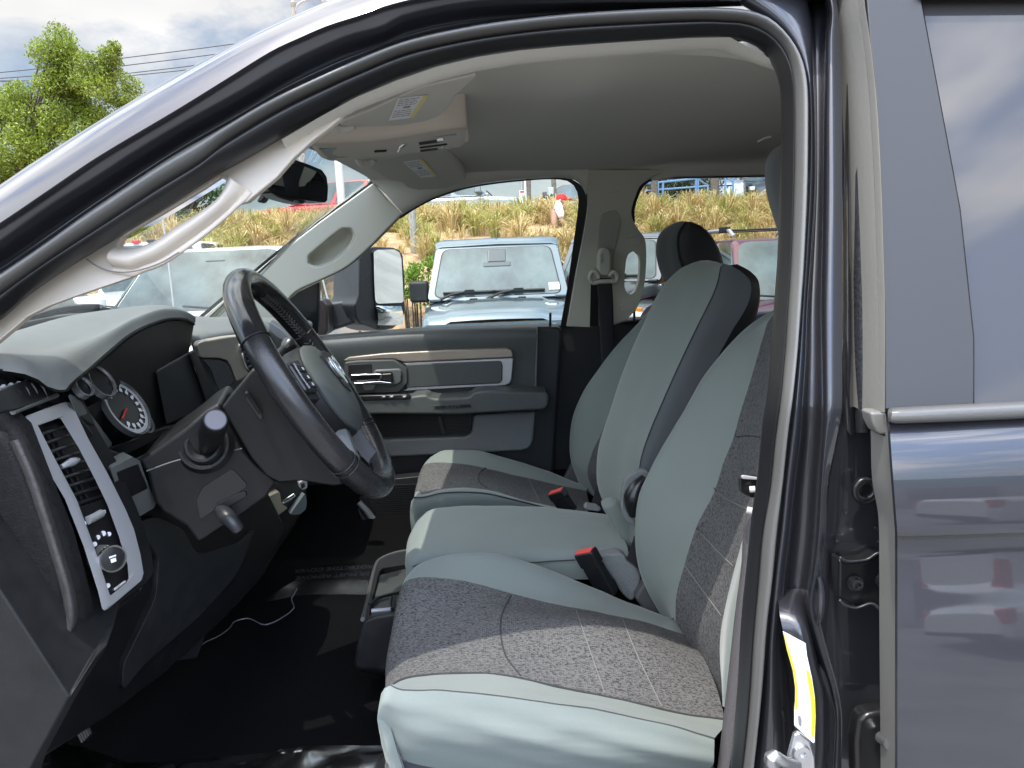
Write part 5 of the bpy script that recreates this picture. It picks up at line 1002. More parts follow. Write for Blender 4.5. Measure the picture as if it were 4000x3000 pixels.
plate('map_pocket', [(1420, 1620), (1842, 1616), (1840, 1680), (1836, 1694), (1824, 1702), (1420, 1722)], 2.408, mat('ribbed_black', (.01, .01, .011), .5), pd, .02, bevel=.002)
bm = bmesh.new()
for i in range(15):
    a, b = P(1440, 1632 + i * 5.4, 2.406), P(1832, 1626 + i * 4.9, 2.406); box_bm(bm, (a.x, 2.403, a.z - .0012), (b.x, 2.408, a.z + .0012))
bm_obj('pocket_ribs', bm, mat('ribbed_black', (0, 0, 0)), pd, smooth=False)
plate('pocket_divider', [(1705, 1622), (1722, 1622), (1742, 1690), (1735, 1698), (1722, 1696)], 2.39, mat('ribbed_black', (0, 0, 0)), pd, .02, bevel=.002)
lpm = mat('door_lower_grey', (.145, .15, .15), .5, bump=.35, bscale=600, var=.06, vscale=40)
plate('lower_panel', [(1400, 1724), (1518, 1716), (1817, 1705), (1834, 1698), (1842, 1684), (1850, 1620), (2092, 1606), (2084, 1722), (2076, 1742), (2062, 1754), (2035, 1762), (1697, 1780), (1543, 1787), (1400, 1792)], 2.375, lpm, pd, .04, bevel=.009, seg=3)
bm = bmesh.new(); box_bm(bm, (-.9, 2.56, .6), (.235, 2.63, 1.46)); box_bm(bm, (.245, 2.56, .6), (1.5, 2.63, 1.47)); box_bm(bm, (1.51, 2.56, .6), (2.6, 2.63, 1.48)); bm_obj('passenger_side_skin', bm, flake, T, bevel=.02, seg=3)
# sail triangle and outside mirror
plate('mirror_sail', [(1100, 1270), (1130, 1170), (1160, 1140), (1245, 1100), (1242, 1305), (1100, 1312)], Dp(.02), satin, T, .03, bevel=.004)
mh = plate('towing_mirror', [(1404, 1003), (1410, 985), (1425, 971), (1470, 963), (1535, 967), (1563, 976), (1576, 999), (1583, 1093), (1584, 1215), (1572, 1256), (1536, 1284), (1494, 1293), (1470, 1288), (1429, 1272), (1408, 1268), (1390, 1240), (1386, 1190), (1404, 1154)], lambda a, b: P(a, b, 2.86 + (a - 1515) * .00104 + (b - 1100) * .00020), mat('mirror_black', (.03, .031, .034), .5, bump=.25, bscale=400), T, .16, bevel=.022, seg=5, tv=(-.12, .07, 0))
plate('mirror_rim', [(1450, 985), (1462, 974), (1540, 968), (1564, 980), (1574, 1000), (1581, 1095), (1582, 1215), (1570, 1253), (1535, 1282), (1494, 1290), (1476, 1280), (1462, 1200), (1456, 1080)], lambda a, b: P(a, b, 2.853 + (a - 1515) * .00104 + (b - 1100) * .00020), satin, mh, tv=(-.01, .02, 0), bevel=.006)
Dm = lambda off: (lambda a, b: P(a, b, 2.853 + (a - 1515) * .00104 + (b - 1100) * .00020 - off))
plate('mirror_glass', rnd([(1460, 984), (1475, 976), (1540, 974), (1561, 986), (1568, 1010), (1577, 1176), (1570, 1182), (1467, 1187), (1462, 1100)], 3, .2), Dm(.006), mirg, mh, .002, bevel=0)
cv_ = []
for i in range(11):
    r_ = []
    for j in range(11):
        u, v_ = i / 10, j / 10; q = Dm(.006)(1469 + 98 * u + 6 * v_, 1195 + 75 * v_); r_.append(q + V((.55, -.83, 0)) * (.012 * (1 - (2 * u - 1) ** 2) * 1 + .012 * (1 - (2 * v_ - 1) ** 2)))
    cv_.append(r_)
grid_obj('spotter_glass', cv_, mirg, mh)
plate('mirror_arm', [(1235, 1172), (1300, 1178), (1402, 1164), (1396, 1262), (1292, 1294), (1276, 1306), (1235, 1310)], 2.78, mat('mirror_black', (0, 0, 0)), mh, .09, bevel=.015, seg=3)
plate('mirror_base', [(1238, 1165), (1262, 1168), (1282, 1190), (1284, 1290), (1270, 1312), (1238, 1316)], 2.70, mat('bronze_black', (.03, .022, .022), .3), mh, .08, bevel=.01)
tube('radio_antenna', [P(632, 825, 2.62), P(655, 1000, 2.60), P(679, 1200, 2.58), P(684, 1250, 2.58)], .0032, mat('antenna_grey', (.45, .45, .42), .5), T, 6, 12)
tube('wiper_arm', [P(30, 1290, 1.45), P(99, 1252, 1.5), P(244, 1211, 1.6), P(385, 1205, 1.7), P(400, 1212, 1.7)], [.006, .006, .006, .007, .012], satin, T, 8, 24)
tube('wiper_blade', [P(60, 1276, 1.4), P(200, 1250, 1.5), P(333, 1234, 1.6), P(440, 1226, 1.7)], .007, rubber, T, 8, 16)
plate('wiper_pivot', [(385, 1206), (400, 1196), (430, 1200), (450, 1208), (440, 1216), (390, 1216)], 1.68, satin, T, .03, bevel=.004)
plate('cowl_grille', [(-100, 1400), (-60, 1330), (40, 1292), (180, 1262), (330, 1238), (460, 1225), (460, 1300), (100, 1400)], 1.75, mat('cowl_black', (.02, .021, .023), .6, bump=.8, bscale=180), T, .05, bevel=.004)
# ---------------------------------------------------------------- dashboard
top = [(-500, 1400, .80), (-150, 1372, .88), (0, 1318, .98), (103, 1287, 1.06), (304, 1230, 1.22), (461, 1206, 1.32), (570, 1193, 1.40), (651, 1193, 1.44), (705, 1208, 1.455), (749, 1236, 1.46), (762, 1256, 1.46)]
md = [(-500, 1470, .76), (-150, 1420, .80), (0, 1385, .86), (120, 1370, .92), (290, 1330, 1.02), (420, 1290, 1.13), (520, 1245, 1.25), (600, 1217, 1.33), (680, 1220, 1.40), (740, 1245, 1.435), (763, 1259, 1.44)]
lp = [(-500, 1560, .75), (-100, 1447, .765), (54, 1453, .775), (136, 1474, .785), (190, 1512, .80), (250, 1524, .82), (271, 1501, .85), (353, 1431, .94), (434, 1360, 1.03), (505, 1303, 1.13), (586, 1263, 1.24), (662, 1241, 1.33), (732, 1244, 1.40), (761, 1263, 1.425)]
lp2 = [(-500, 1580, .77), (-100, 1470, .785), (54, 1475, .795), (136, 1490, .805), (190, 1524, .82), (252, 1532, .84), (275, 1512, .87), (360, 1444, .95), (440, 1374, 1.04), (510, 1317, 1.14), (588, 1277, 1.25), (662, 1254, 1.34), (728, 1256, 1.405), (757, 1272, 1.43)]
lp3 = [(x + 4, y + 6, d + .03) for x, y, d in lp2]
n_ = 60
tr_, mr_, lr_, l2r, l3r = [cr(crv(r_), n_) for r_ in (top, md, lp, lp2, lp3)]
dash = grid_obj('dashboard', loft([shift(tr_, (-.25, .05, -.10)), shift(tr_, (-.04, .01, -.008)), tr_, mr_, mid(mr_, lr_, .55, (.004, -.004, .012)), lr_], n_, 5), dashm, T, ang=70)
grid_obj('hood_lip', loft([lr_, mid(lr_, l2r, .5, (.003, -.003, 0)), l2r, shift(l3r, (-.01, .02, 0))], n_, 3), blackp, dash, ang=50)
# instrument recess
yc = lambda x, y: .86 + (x - 266) / 548 * .58
def PF(x, y, o=0.0): return P(x, y, yc(x, y) - o)
faceo = [(255, 1530), (275, 1512), (360, 1444), (440, 1374), (510, 1317), (588, 1277), (662, 1254), (728, 1256), (757, 1272), (738, 1377), (760, 1440), (814, 1577), (803, 1610), (645, 1680), (470, 1745), (423, 1762), (300, 1660)]
plate('instrument_face', faceo, lambda a, b: PF(a, b, -.05), blackp, dash, tv=(-.02, .02, 0), bevel=0)
plate('recess_wall', [(608, 1450), (738, 1378), (760, 1440), (814, 1577), (770, 1612), (650, 1662)], lambda a, b: PF(a, b, -.02), mat('cluster_grey', (.03, .03, .031), .6, bump=.3, bscale=500), dash, tv=(-.01, .02, 0), bevel=.004)
plate('recess_edge', [(736, 1378), (760, 1366), (778, 1400), (828, 1520), (846, 1584), (812, 1592), (766, 1452)], lambda a, b: PF(a, b, -.0), mat('cluster_grey', (0, 0, 0)), dash, tv=(-.01, .02, 0), bevel=.006, seg=3)
ga = V((-.45, 0, .893)); gb = V((0, 1, 0)); gn = V((.893, 0, .45))
def gauge(x, y, rad, big, off=.0):
    c = PF(x, y, .01); M = frame_m(c, gn, gb)
    bm = bmesh.new(); lathe_bm(bm, [(rad * .9, -.05), (rad, -.004), (rad, 0)], M, 40); d = bm_obj('gauge_face', bm, mat('gauge_black', (.006, .006, .007), .3), dash)
    rows = [[M @ V((math.cos(a) * (rad + r0), math.sin(a) * (rad + r0), h)) for a in [i * 2 * math.pi / 40 for i in range(40)]] for r0, h in ((.0, .001), (.001, .004), (.0028, .0045), (.004, -.004))]
    grid_obj('gauge_ring', rows, mat('gauge_ring_grey', (.22, .22, .23), .25, .7), dash, close_u=True)
    if big:
        rows = [[M @ V((math.cos(a) * rad * r0, math.sin(a) * rad * r0, .0012)) for a in [i * 2 * math.pi / 48 for i in range(48)]] for r0 in (.84, .98)]
        grid_obj('gauge_scale', rows, mat('gauge_silver', (.42, .43, .43), .4), dash, close_u=True)
        bm = bmesh.new()
        for k in range(13):
            a = R(-130 + k * 21.6); A = M @ Matrix.Rotation(a, 4, 'Z'); box_bm(bm, (rad * .62, -.0028, .0008), (rad * .75, .0028, .0018), A)
            box_bm(bm, (rad * .75, -.0007, .0008), (rad * .86, .0007, .0018), A)
        bm_obj('gauge_figures', bm, mat('symbol_white', (0, 0, 0)), dash, smooth=False)
        bm = bmesh.new(); A = M @ Matrix.Rotation(R(205), 4, 'Z'); box_bm(bm, (.004, -.0014, .002), (rad * .7, .0014, .0035), A); bm_obj('gauge_needle', bm, mat('needle_red', (.5, .02, .02), .4), dash, smooth=False)
gauge(491, 1593, .046, True); gauge(556, 1648, .020, False); gauge(392, 1492, .022, False); gauge(322, 1513, .012, False)
plate('cluster_base', [(423, 1756), (640, 1672), (700, 1660), (560, 1745), (440, 1800)], lambda a, b: PF(a, b, .02), satin, dash, tv=(-.01, .02, 0), bevel=.003)
plate('cluster_side', [(262, 1545), (300, 1560), (440, 1745), (424, 1762), (400, 1800), (330, 1700)], lambda a, b: PF(a, b, .0), dashm, dash, tv=(-.01, .02, 0), bevel=.004)
# left end: end cap, defroster vent, silver bezel
Yb = lambda x, y: .775 + .085 * min(max((x - (84 + (y - 1642) * .427)) / 150, -1.2), 1.6)
Pb = lambda o=0.0: (lambda a, b: P(a, b, Yb(a, b) - o))
capm = mat('end_cap_black', (.007, .0068, .0074), .7, bump=.6, bscale=500, var=.35, vscale=150, spec=.25)
plate('end_rim', [(-500, 1540), (-100, 1452), (60, 1460), (140, 1482), (200, 1520), (262, 1548), (330, 1690), (420, 1840), (480, 1985), (520, 2080), (550, 2190), (562, 2262), (545, 2300), (420, 2400), (395, 2490), (362, 2580), (270, 2725), (120, 3000), (20, 3300), (-500, 3300)], Pb(-.012), blackp, dash, .03, bevel=.006, seg=3)
plate('end_cap', [(-500, 1600), (0, 1600), (70, 1668), (137, 1840), (180, 1950), (240, 2095), (290, 2275), (322, 2400), (318, 2460), (235, 2640), (120, 2820), (14, 3000), (-60, 3300), (-500, 3300)], lambda a, b: P(a, b, .745), capm, dash, .03, bevel=.012, seg=3)
plate('end_cap_panel', [(-500, 1640), (0, 1680), (60, 1760), (130, 1950), (190, 2095), (238, 2275), (262, 2400), (256, 2440), (180, 2610), (60, 2800), (-30, 2960), (-100, 3300), (-500, 3300)], lambda a, b: P(a, b, .737), capm, dash, .02, bevel=.010, seg=3)
ridge = [(60, 1720), (118, 1850), (172, 2010), (222, 2170), (262, 2310), (276, 2410), (262, 2480), (200, 2600), (90, 2800)]
grid_obj('cap_ridge', loft([[P(x - 26, y + 6, .744) for x, y in ridge], [P(x - 8, y, .727) for x, y in ridge], [P(x + 12, y - 4, .729) for x, y in ridge], [P(x + 30, y - 8, .748) for x, y in ridge]], 50, 3), mat('ridge_grey', (.045, .043, .042), .5, bump=.6, bscale=500, var=.25, vscale=120), dash, ang=70)
dv_ = plate('defroster_vent', [(-40, 1530), (0, 1515), (108, 1480), (135, 1486), (192, 1548), (60, 1600), (50, 1606), (0, 1620), (-40, 1625)], Pb(.022), rubber, dash, .02, bevel=.002)
for i in range(6):
    x = -20 + i * 30; tube('vent_slat', [Pb(.026)(x, 1516 - i * 6.5), Pb(.028)(x + 26, 1540 - i * 7), Pb(.026)(x + 50, 1602 - i * 9)], .0030, mat('slat_grey', (.16, .165, .16), .5), dv_, 6, 8)
tube('vent_rim', [Pb(.026)(50, 1610), Pb(.026)(130, 1578), Pb(.02)(222, 1544)], .003, dashm, dv_, 6, 8)
bez_o = [(84, 1642), (98, 1626), (170, 1598), (232, 1576), (250, 1578), (262, 1592), (325, 1724), (401, 1859), (472, 2000), (506, 2080), (532, 2181), (544, 2255), (535, 2283), (420, 2380), (406, 2386), (398, 2377), (383, 2312), (325, 2131), (253, 1950), (217, 1890), (136, 1751)]
bez_i = [(122, 1672), (150, 1662), (226, 1634), (236, 1636), (304, 1745), (374, 1880), (418, 1970), (463, 2095), (497, 2205), (502, 2258), (485, 2283), (416, 2340), (408, 2342), (394, 2300), (345, 2150), (278, 1968), (179, 1782)]
bz = plate('vent_bezel', bez_o, Pb(.012), silver, dash, .012, holes=[bez_i], bevel=.0045, seg=4)
plate('vent_box', [(116, 1668), (238, 1630), (310, 1742), (380, 1880), (424, 1970), (470, 2095), (504, 2205), (508, 2260), (488, 2288), (414, 2346), (404, 2346), (340, 2152), (272, 1970), (172, 1782)], Pb(-.02), rubber, dash, .01, bevel=0)
for i in range(9):
    t = i / 8.6; xl, yl = 138 + (150) * t, 1706 + 290 * t; xr, yr = 246 + (168) * t, 1668 + 290 * t
    tube('vent_slat', [Pb(-.004)(xl, yl), Pb(-.001)((xl + xr) / 2, (yl + yr) / 2 - 1), Pb(-.004)(xr, yr)], .0024, satin, bz, 6)
for k in (.38, .58):
    tube('vent_vane', [Pb(-.012)(138 + 108 * k + 155 * t, 1706 - 38 * k + 292 * t) for t in (0, .5, 1)], .002, satin, bz, 6)
tube('vent_tab', [Pb(.004)(240, 1824), Pb(.010)(258, 1815), Pb(.010)(285, 1803), Pb(.004)(304, 1797)], [.003, .0055, .0055, .003], silver, bz, 10, 12)
swp = plate('switch_panel', [(288, 1992), (414, 1948), (466, 2095), (500, 2205), (504, 2260), (486, 2286), (412, 2344), (400, 2330), (344, 2150)], Pb(-.002), satin, dash, .01, bevel=.002)
tube('dimmer_wheel', [Pb(.004)(340, 2034), Pb(.006)(366, 2022), Pb(.004)(394, 2006)], .0052, mat('switch_light_grey', (.32, .32, .32), .4), swp, 10)
symw = mat('symbol_white', (0, 0, 0))
def dot(x, y, r_, p=swp): 
    bm = bmesh.new(); lathe_bm(bm, [(r_, -.001), (r_, .0006)], frame_m(Pb(.0035)(x, y), V((.55, -.8, .2))), 12); bm_obj('switch_symbol', bm, symw, p, smooth=False)
for x, y, r_ in ((323, 2046, .004), (345, 2114, .0026), (369, 2126, .003), (382, 2099, .0028), (402, 2084, .0034), (425, 2086, .0028), (420, 2288, .003)): dot(x, y, r_)
for k in range(3): tube('switch_symbol', [Pb(.004)(398, 1996 + k * 5), Pb(.004)(412, 1993 + k * 5)], .0007, symw, swp, 6)
tube('switch_symbol', [Pb(.004)(448, 2302), Pb(.004)(488, 2272)], .0016, symw, swp, 6)
kax = V((.80, -.56, .20)).normalized(); kc = Pb(.0)(398, 2182); M = frame_m(kc, kax)
bm = bmesh.new(); lathe_bm(bm, [(.0165, -.006), (.0165, .022), (.0155, .024)], M, 36); kn = bm_obj('light_knob', bm, mat('knob_grey', (.09, .085, .08), .6, bump=.8, bscale=900), dash)
bm = bmesh.new(); lathe_bm(bm, [(.0158, .023), (.0168, .026), (.0158, .0300), (.0140, .0300), (.0138, .026)], M, 36); bm_obj('knob_ring', bm, chrome, kn)
bm = bmesh.new(); lathe_bm(bm, [(.0138, .018), (.0138, .0290), (.013, .0293)], M, 30); bm_obj('knob_face', bm, satin, kn)
bm = bmesh.new(); box_bm(bm, (-.004, -.003, .0293), (.0005, .003, .0298), M); box_bm(bm, (.002, -.004, .0293), (.004, .004, .0298), M); bm_obj('knob_symbol', bm, symw, kn, smooth=False)
# lower dash, brackets
Yk = lambda x, y: .86 + (x - 300) / 800 * .52
Pk = lambda o=0.0: (lambda a, b: P(a, b, Yk(a, b) - o))
plate('lower_dash', [(262, 1560), (430, 1752), (560, 1800), (640, 1820), (860, 1700), (1040, 1900), (1120, 2060), (1040, 2240), (900, 2400), (640, 2640), (430, 2800), (265, 2905), (120, 3000), (270, 2725), (362, 2580), (395, 2490), (420, 2400), (545, 2300), (562, 2262), (520, 2080), (400, 1850)], Pk(-.03), blackp, dash, tv=(-.08, .04, 0), bevel=.012, seg=3)
plate('knee_panel', rnd([(521, 2066), (560, 2030), (612, 2018), (715, 2062), (770, 2172), (930, 2120), (1000, 2060), (930, 2240), (790, 2400), (640, 2530), (560, 2600), (480, 2700), (480, 2600), (612, 2330), (620, 2180), (590, 2130)], 3, .3), Pk(-.005), mat('knee_black', (.02, .0205, .022), .45, bump=.3, bscale=600, var=.2, vscale=30), dash, tv=(-.06, .03, 0), bevel=.014, seg=4)
plate('lever_bracket', rnd([(430, 1830), (518, 1784), (546, 1800), (584, 1905), (610, 1965), (602, 1984), (500, 2046), (474, 1960)], 3, .18), Pk(.03), dashm, dash, tv=(-.03, .03, 0), bevel=.007, seg=3)
plate('bracket_face', [(455, 1845), (540, 1812), (580, 1908), (488, 1955)], Pk(.033), blackp, dash, tv=(-.01, .01, 0), bevel=.002)
plate('kick_panel', [(604, 2545), (690, 2500), (825, 2420), (800, 2500), (774, 2572), (651, 2594)], Pk(-.05), mat('knee_black', (0, 0, 0)), dash, tv=(-.04, .03, 0), bevel=.006)
# column shroud
Pc = lambda o=0.0: (lambda a, b: P(a, b, 1.03 + (a - 800) / 400 * .05 - o))
shr = plate('column_shroud', [(540, 1800), (570, 1780), (727, 1668), (800, 1606), (857, 1572), (890, 1630), (944, 1745), (1003, 1812), (1085, 1880), (1041, 1945), (936, 2020), (802, 2108), (776, 2124), (765, 2112), (727, 2060), (640, 2010), (600, 1960), (572, 1850)], Pc(0), mat('shroud_black', (.009, .0093, .0098), .42, bump=.3, bscale=700, var=.15, vscale=30, spec=.3), T, tv=(-.05, .17, .0), bevel=.016, seg=4)
tube('shroud_seam', [Pc(.002)(572, 1840), Pc(.002)(700, 1796), Pc(.002)(800, 1782), Pc(.002)(945, 1752)], .0012, mat('seam_light', (.12, .12, .12), .4), shr, 6, 12)
plate('tilt_slot', rnd([(765, 1955), (790, 1905), (907, 1830), (964, 1890), (960, 1905), (790, 2026), (780, 2024)], 3, .15), Pc(.0015), satin, shr, tv=(0, .01, 0), bevel=.002)
plate('tilt_opening', [(830, 1978), (925, 1926), (960, 1920), (962, 1940), (850, 2006)], Pc(.003), rubber, shr, tv=(0, .004, 0), bevel=.001)
tube('tilt_lever', [Pc(.0)(862, 1990), Pc(.02)(890, 2020), Pc(.03)(918, 2052), Pc(.03)(930, 2068)], [.010, .0125, .0125, .009], mat('lever_grey', (.025, .025, .027), .4), shr, 12, 10)
ringc = Pc(.0)(800, 1738)
for r_, h in ((.037, .004), (.026, .007)):
    M = frame_m(ringc, V((.1, -1, .35))); rows = [[M @ V((math.cos(a) * (r_ + d), math.sin(a) * (r_ + d), h + e)) for a in [i * 2 * math.pi / 32 for i in range(32)]] for d, e in ((-.010, -.002), (-.004, .003), (.0, .003), (.006, -.006))]
    grid_obj('stalk_collar', rows, mat('shroud_black', (0, 0, 0)), shr, close_u=True)
a_, b_ = Pc(-.02)(806, 1760), Pc(.11)(842, 1640)
d_ = (b_ - a_); tube('turn_signal_stalk', [a_, a_ + d_ * .30, a_ + d_ * .55], [.0115, .0135, .0155], blackp, shr, 18, 8)
M = frame_m(a_ + d_ * .55, d_); Ln_ = d_.length * .45
bm = bmesh.new(); lathe_bm(bm, [(.0162, 0), (.0176, .004), (.0176, Ln_ * .8), (.0168, Ln_ * .94), (.0148, Ln_)], M, 28); st_ = bm_obj('stalk_end', bm, blackp, shr)
bm = bmesh.new(); lathe_bm(bm, [(.0135, Ln_ - .001), (.0132, Ln_ + .0006), (.001, Ln_ + .0007)], M, 28); bm_obj('stalk_cap', bm, mat('stalk_cap_grey', (.10, .095, .11), .35), shr)
tube('stalk_mark', [M @ V((.0172, .006, .016)), M @ V((.016, .0095, .016))], .0012, symw, shr, 6)
# ---------------------------------------------------------------- steering wheel
leather = mat('wheel_leather', (.016, .0155, .0165), .27, bump=.25, bscale=900, var=.25, vscale=20, spec=.6)
wood_ = mat('wheel_gloss', (.016, .016, .017), .16, spec=.6, var=.2, vscale=30)
wc = P(1232, 1500, 1.10); WA = (P(958, 1075, 1.10) - P(1540, 1925, 1.10)).normalized(); WB = V((-.14, .99, 0)).normalized(); WB = (WB - WA * WB.dot(WA)).normalized(); WN = WB.cross(WA).normalized()
if WN.x < 0: WN = -WN
RM, rm = .190, .0170
def rim(a0, a1, n, rad, m_, nm, p, closed=False):
    rows = []
    for i in range(n):
        a = a0 + (a1 - a0) * i / (n - (0 if closed else 1)); d = WA * math.cos(a) + WB * math.sin(a)
        rows.append([wc + d * RM + (d * math.cos(b) * rad * 1.0 + WN * math.sin(b) * rad * 1.12) for b in [k * 2 * math.pi / 18 for k in range(18)]])
    return grid_obj(nm, rows, m_, p, close_u=True, close_v=closed, ang=80)
whl = rim(0, 2 * math.pi, 96, rm, leather, 'steering_wheel', T, True)
for a0, a1 in ((R(-62), R(62)), (R(128), R(232))):
    rim(a0, a1, 40, rm + .0009, wood_ if a0 < 0 else leather, 'rim_cover', whl)
def wp(a, r_, h): return wc + (WA * math.cos(a) + WB * math.sin(a)) * r_ + WN * h
for a0, a1 in ((R(66), R(124)), (R(236), R(294)), (R(20), R(60))):
    bm = bmesh.new(); k = a0
    while k < a1:
        for s in (-1, 1):
            p0 = wp(k, RM - rm * .98, .004 * s); p1 = wp(k + R(1.3), RM - rm * 1.07, .0008 * s); p2 = wp(k + R(2.2), RM - rm * 1.02, .0055 * s)
            tube_mesh(bm, [wp(k, RM - rm * 1.0, .0065 * s), wp(k + R(.9), RM - rm * 1.10, .0035 * s), wp(k + R(1.6), RM - rm * 1.06, .0006 * s)], [.0012, .0019, .0012], 6)
        k += R(2.5)
    bm_obj('rim_stitching', bm, mat('black_thread', (.05, .05, .05), .55), whl)
for a in (R(-62), R(62), R(128), R(232), R(125), R(235)):
    d = WA * math.cos(a) + WB * math.sin(a)
    tube('rim_seam', [wc + d * RM + (d * math.cos(b) * (rm + .0012) + WN * math.sin(b) * (rm * 1.12 + .0012)) for b in [k * 2 * math.pi / 20 for k in range(21)]], .0009, rubber, whl, 6)
# hub and airbag cover
hubm = mat('airbag_grey', (.06, .067, .064), .5, bump=.4, bscale=800)
def disc(rows_def, m_, nm, p, sx=1.0, cz=0.0, n=40):
    rows = [[wc + WA * (math.cos(a) * r_ * (1.08 if math.cos(a) < 0 else .95) + cz) + WB * (math.sin(a) * r_ * sx) + WN * h for a in [i * 2 * math.pi / n for i in range(n)]] for r_, h in rows_def]
    return grid_obj(nm, rows, m_, p, close_u=True, ang=40)
disc([(.02, -.03), (.076, -.03), (.082, -.012), (.080, .010), (.077, .014)], blackp, 'hub_body', whl, 1.08, -.014)
disc([(.077, .014), (.078, .018), (.072, .027), (.056, .034), (.03, .038), (.001, .039)], hubm, 'airbag_cover', whl, 1.06, -.014)
# ram-head emblem on a shield
EM = frame_m(wc - WA * .002 + WN * .0395, WN, WB)   # x = WB, y = WN x WB
ey = 1 if (WN.cross(WB)).dot(WA) > 0 else -1
def em(pts, h0, h1, m_, nm):
    bm = bmesh.new(); f1 = [bm.verts.new(EM @ V((x, y * ey, h1))) for x, y in pts]; f0 = [bm.verts.new(EM @ V((x, y * ey, h0))) for x, y in pts]
    bm.faces.new(f1); bm.faces.new(f0[::-1])
    for i in range(len(pts)): bm.faces.new((f1[i], f0[i], f0[(i + 1) % len(pts)], f1[(i + 1) % len(pts)]))
    return bm_obj(nm, bm, m_, whl, bevel=.0008)
em([(-.030, .034), (0, .038), (.030, .034), (.033, .0), (.022, -.024), (0, -.038), (-.022, -.024), (-.033, 0)], -.006, .0006, blackp, 'emblem_shield')
em([(-.007, .016), (0, .019), (.007, .016), (.009, .004), (.006, -.014), (.003, -.024), (-.003, -.024), (-.006, -.014), (-.009, .004)], 0, .004, chrome, 'emblem_head')
for s in (-1, 1):
    hp = [(s * .006, .021), (s * .016, .026), (s * .025, .021), (s * .028, .008), (s * .025, -.006), (s * .017, -.013), (s * .012, -.009), (s * .018, -.003), (s * .020, .008), (s * .016, .016), (s * .009, .015)]
    em(hp if s < 0 else hp[::-1], 0, .0045, chrome, 'emblem_horn')
    em([(s * .010, -.002), (s * .016, .004), (s * .015, .010), (s * .010, .007)], 0, .003, chrome, 'emblem_ear')
# spokes
def spoke(a, w0, w1, m_, nm, h=-.006, th=.022):
    d = WA * math.cos(a) + WB * math.sin(a); e = WN.cross(d)
    rows = []
    for r_, w_, hh in ((.07, w0, h + .008), (.11, (w0 + w1) * .5, h + .004), (.15, w1, h), (.182, w1 * 1.1, h)):
        rows.append([wc + d * r_ + e * (x * w_) + WN * (hh + z * th) for x, z in ((-1, -.5), (-1, .2), (-.8, .5), (.8, .5), (1, .2), (1, -.5))])
    return grid_obj(nm, loft(rows, 6, 4, straight=True), m_, whl, close_u=True, ang=40)
spoke(R(82), .040, .030, leather, 'spoke'); spoke(R(278), .040, .030, leather, 'spoke')
spoke(R(150), .016, .012, mat('spoke_silver', (.20, .20, .215), .35, .4), 'lower_spoke'); spoke(R(210), .016, .012, mat('spoke_grey', (.10, .11, .107), .4), 'lower_spoke')
for s in (1, -1):
    a = R(82) * s; d = WA * math.cos(a) + WB * math.sin(a); e = WN.cross(d)
    M = frame_m(wc + d * .118 + WN * .014, WN, d)
    bm = bmesh.new(); box_bm(bm, (-.032, -.024, -.012), (.030, .024, .003), M); o = bm_obj('button_pod', bm, satin, whl, bevel=.006, seg=3)
    for y in (-.012, .002, .014):
        bm = bmesh.new(); box_bm(bm, (-.02, y - .006, .003), (.014, y + .005, .0055), M); bm_obj('wheel_button', bm, blackp, whl, bevel=.0012)
        bm = bmesh.new(); box_bm(bm, (-.008, y - .0025, .0055), (.0, y + .002, .006), M); bm_obj('button_symbol', bm, symw, whl, smooth=False)
    tube('pod_trim', [M @ V((.022, -.020, .004)), M @ V((.026, 0, .004)), M @ V((.022, .02, .004))], .0012, silver, whl, 6, 8)
# back cover behind the wheel and its button
bc = plate('column_cover', [(863, 1592), (900, 1545), (985, 1442), (1010, 1440), (1060, 1500), (1160, 1640), (1300, 1800), (1345, 1895), (1300, 1900), (1180, 1880), (1090, 1888), (1040, 1860), (980, 1790), (920, 1690)], lambda a, b: P(a, b, 1.02 + (a - 863) / 480 * .06), mat('shroud_black', (0, 0, 0)), T, tv=(-.04, .17, 0), bevel=.022, seg=4)
plate('cruise_switch', rnd([(957, 1535), (966, 1528), (1022, 1612), (1026, 1634), (1014, 1640), (960, 1560)], 3, .3), lambda a, b: P(a, b, 1.005 + (a - 863) / 480 * .06), satin, bc, tv=(-.004, .012, 0), bevel=.003)
tube('switch_ridge', [P(964, 1535, 1.0), P(990, 1572, 1.003), P(1018, 1614, 1.006)], .003, blackp, bc, 8)
sc2 = P(1141, 1340, 1.36)
tube('wiper_stalk', [P(1080, 1400, 1.30), P(1110, 1368, 1.34), P(1128, 1350, 1.36)], .010, blackp, bc, 10, 6)
tube('wiper_stalk_end', [P(1112, 1366, 1.34), P(1122, 1356, 1.345), P(1150, 1338, 1.36), P(1166, 1330, 1.365), P(1172, 1327, 1.366)], [.010, .0165, .0175, .014, .004], satin, bc, 16, 14)
# ---------------------------------------------------------------- middle and passenger part of the dash
dp2 = [[P(*q) for q in r_] for r_ in (
    [(700, 1225, 1.9), (790, 1238, 2.0), (930, 1236, 2.2), (1060, 1238, 2.35), (1200, 1250, 2.42)],
    [(720, 1236, 1.60), (790, 1244, 1.62), (930, 1246, 1.75), (1060, 1250, 1.95), (1220, 1262, 2.3)],
    [(735, 1285, 1.50), (775, 1290, 1.50), (930, 1276, 1.62), (1075, 1275, 1.85), (1220, 1290, 2.28)],
    [(745, 1335, 1.47), (770, 1335, 1.47), (860, 1315, 1.52), (960, 1306, 1.60), (1100, 1320, 1.85), (1220, 1335, 2.28)],
    [(800, 1580, 1.50), (840, 1560, 1.50), (900, 1560, 1.55), (980, 1500, 1.65), (1110, 1450, 1.9), (1220, 1440, 2.3)])]
cst = grid_obj('centre_dash', loft(dp2, 40, 5), dashm, T, ang=70)
Yst = lambda x: 1.44 + (x - 768) / 200 * .12
Ps = lambda o=0.0: (lambda a, b: P(a, b, Yst(a) - o))
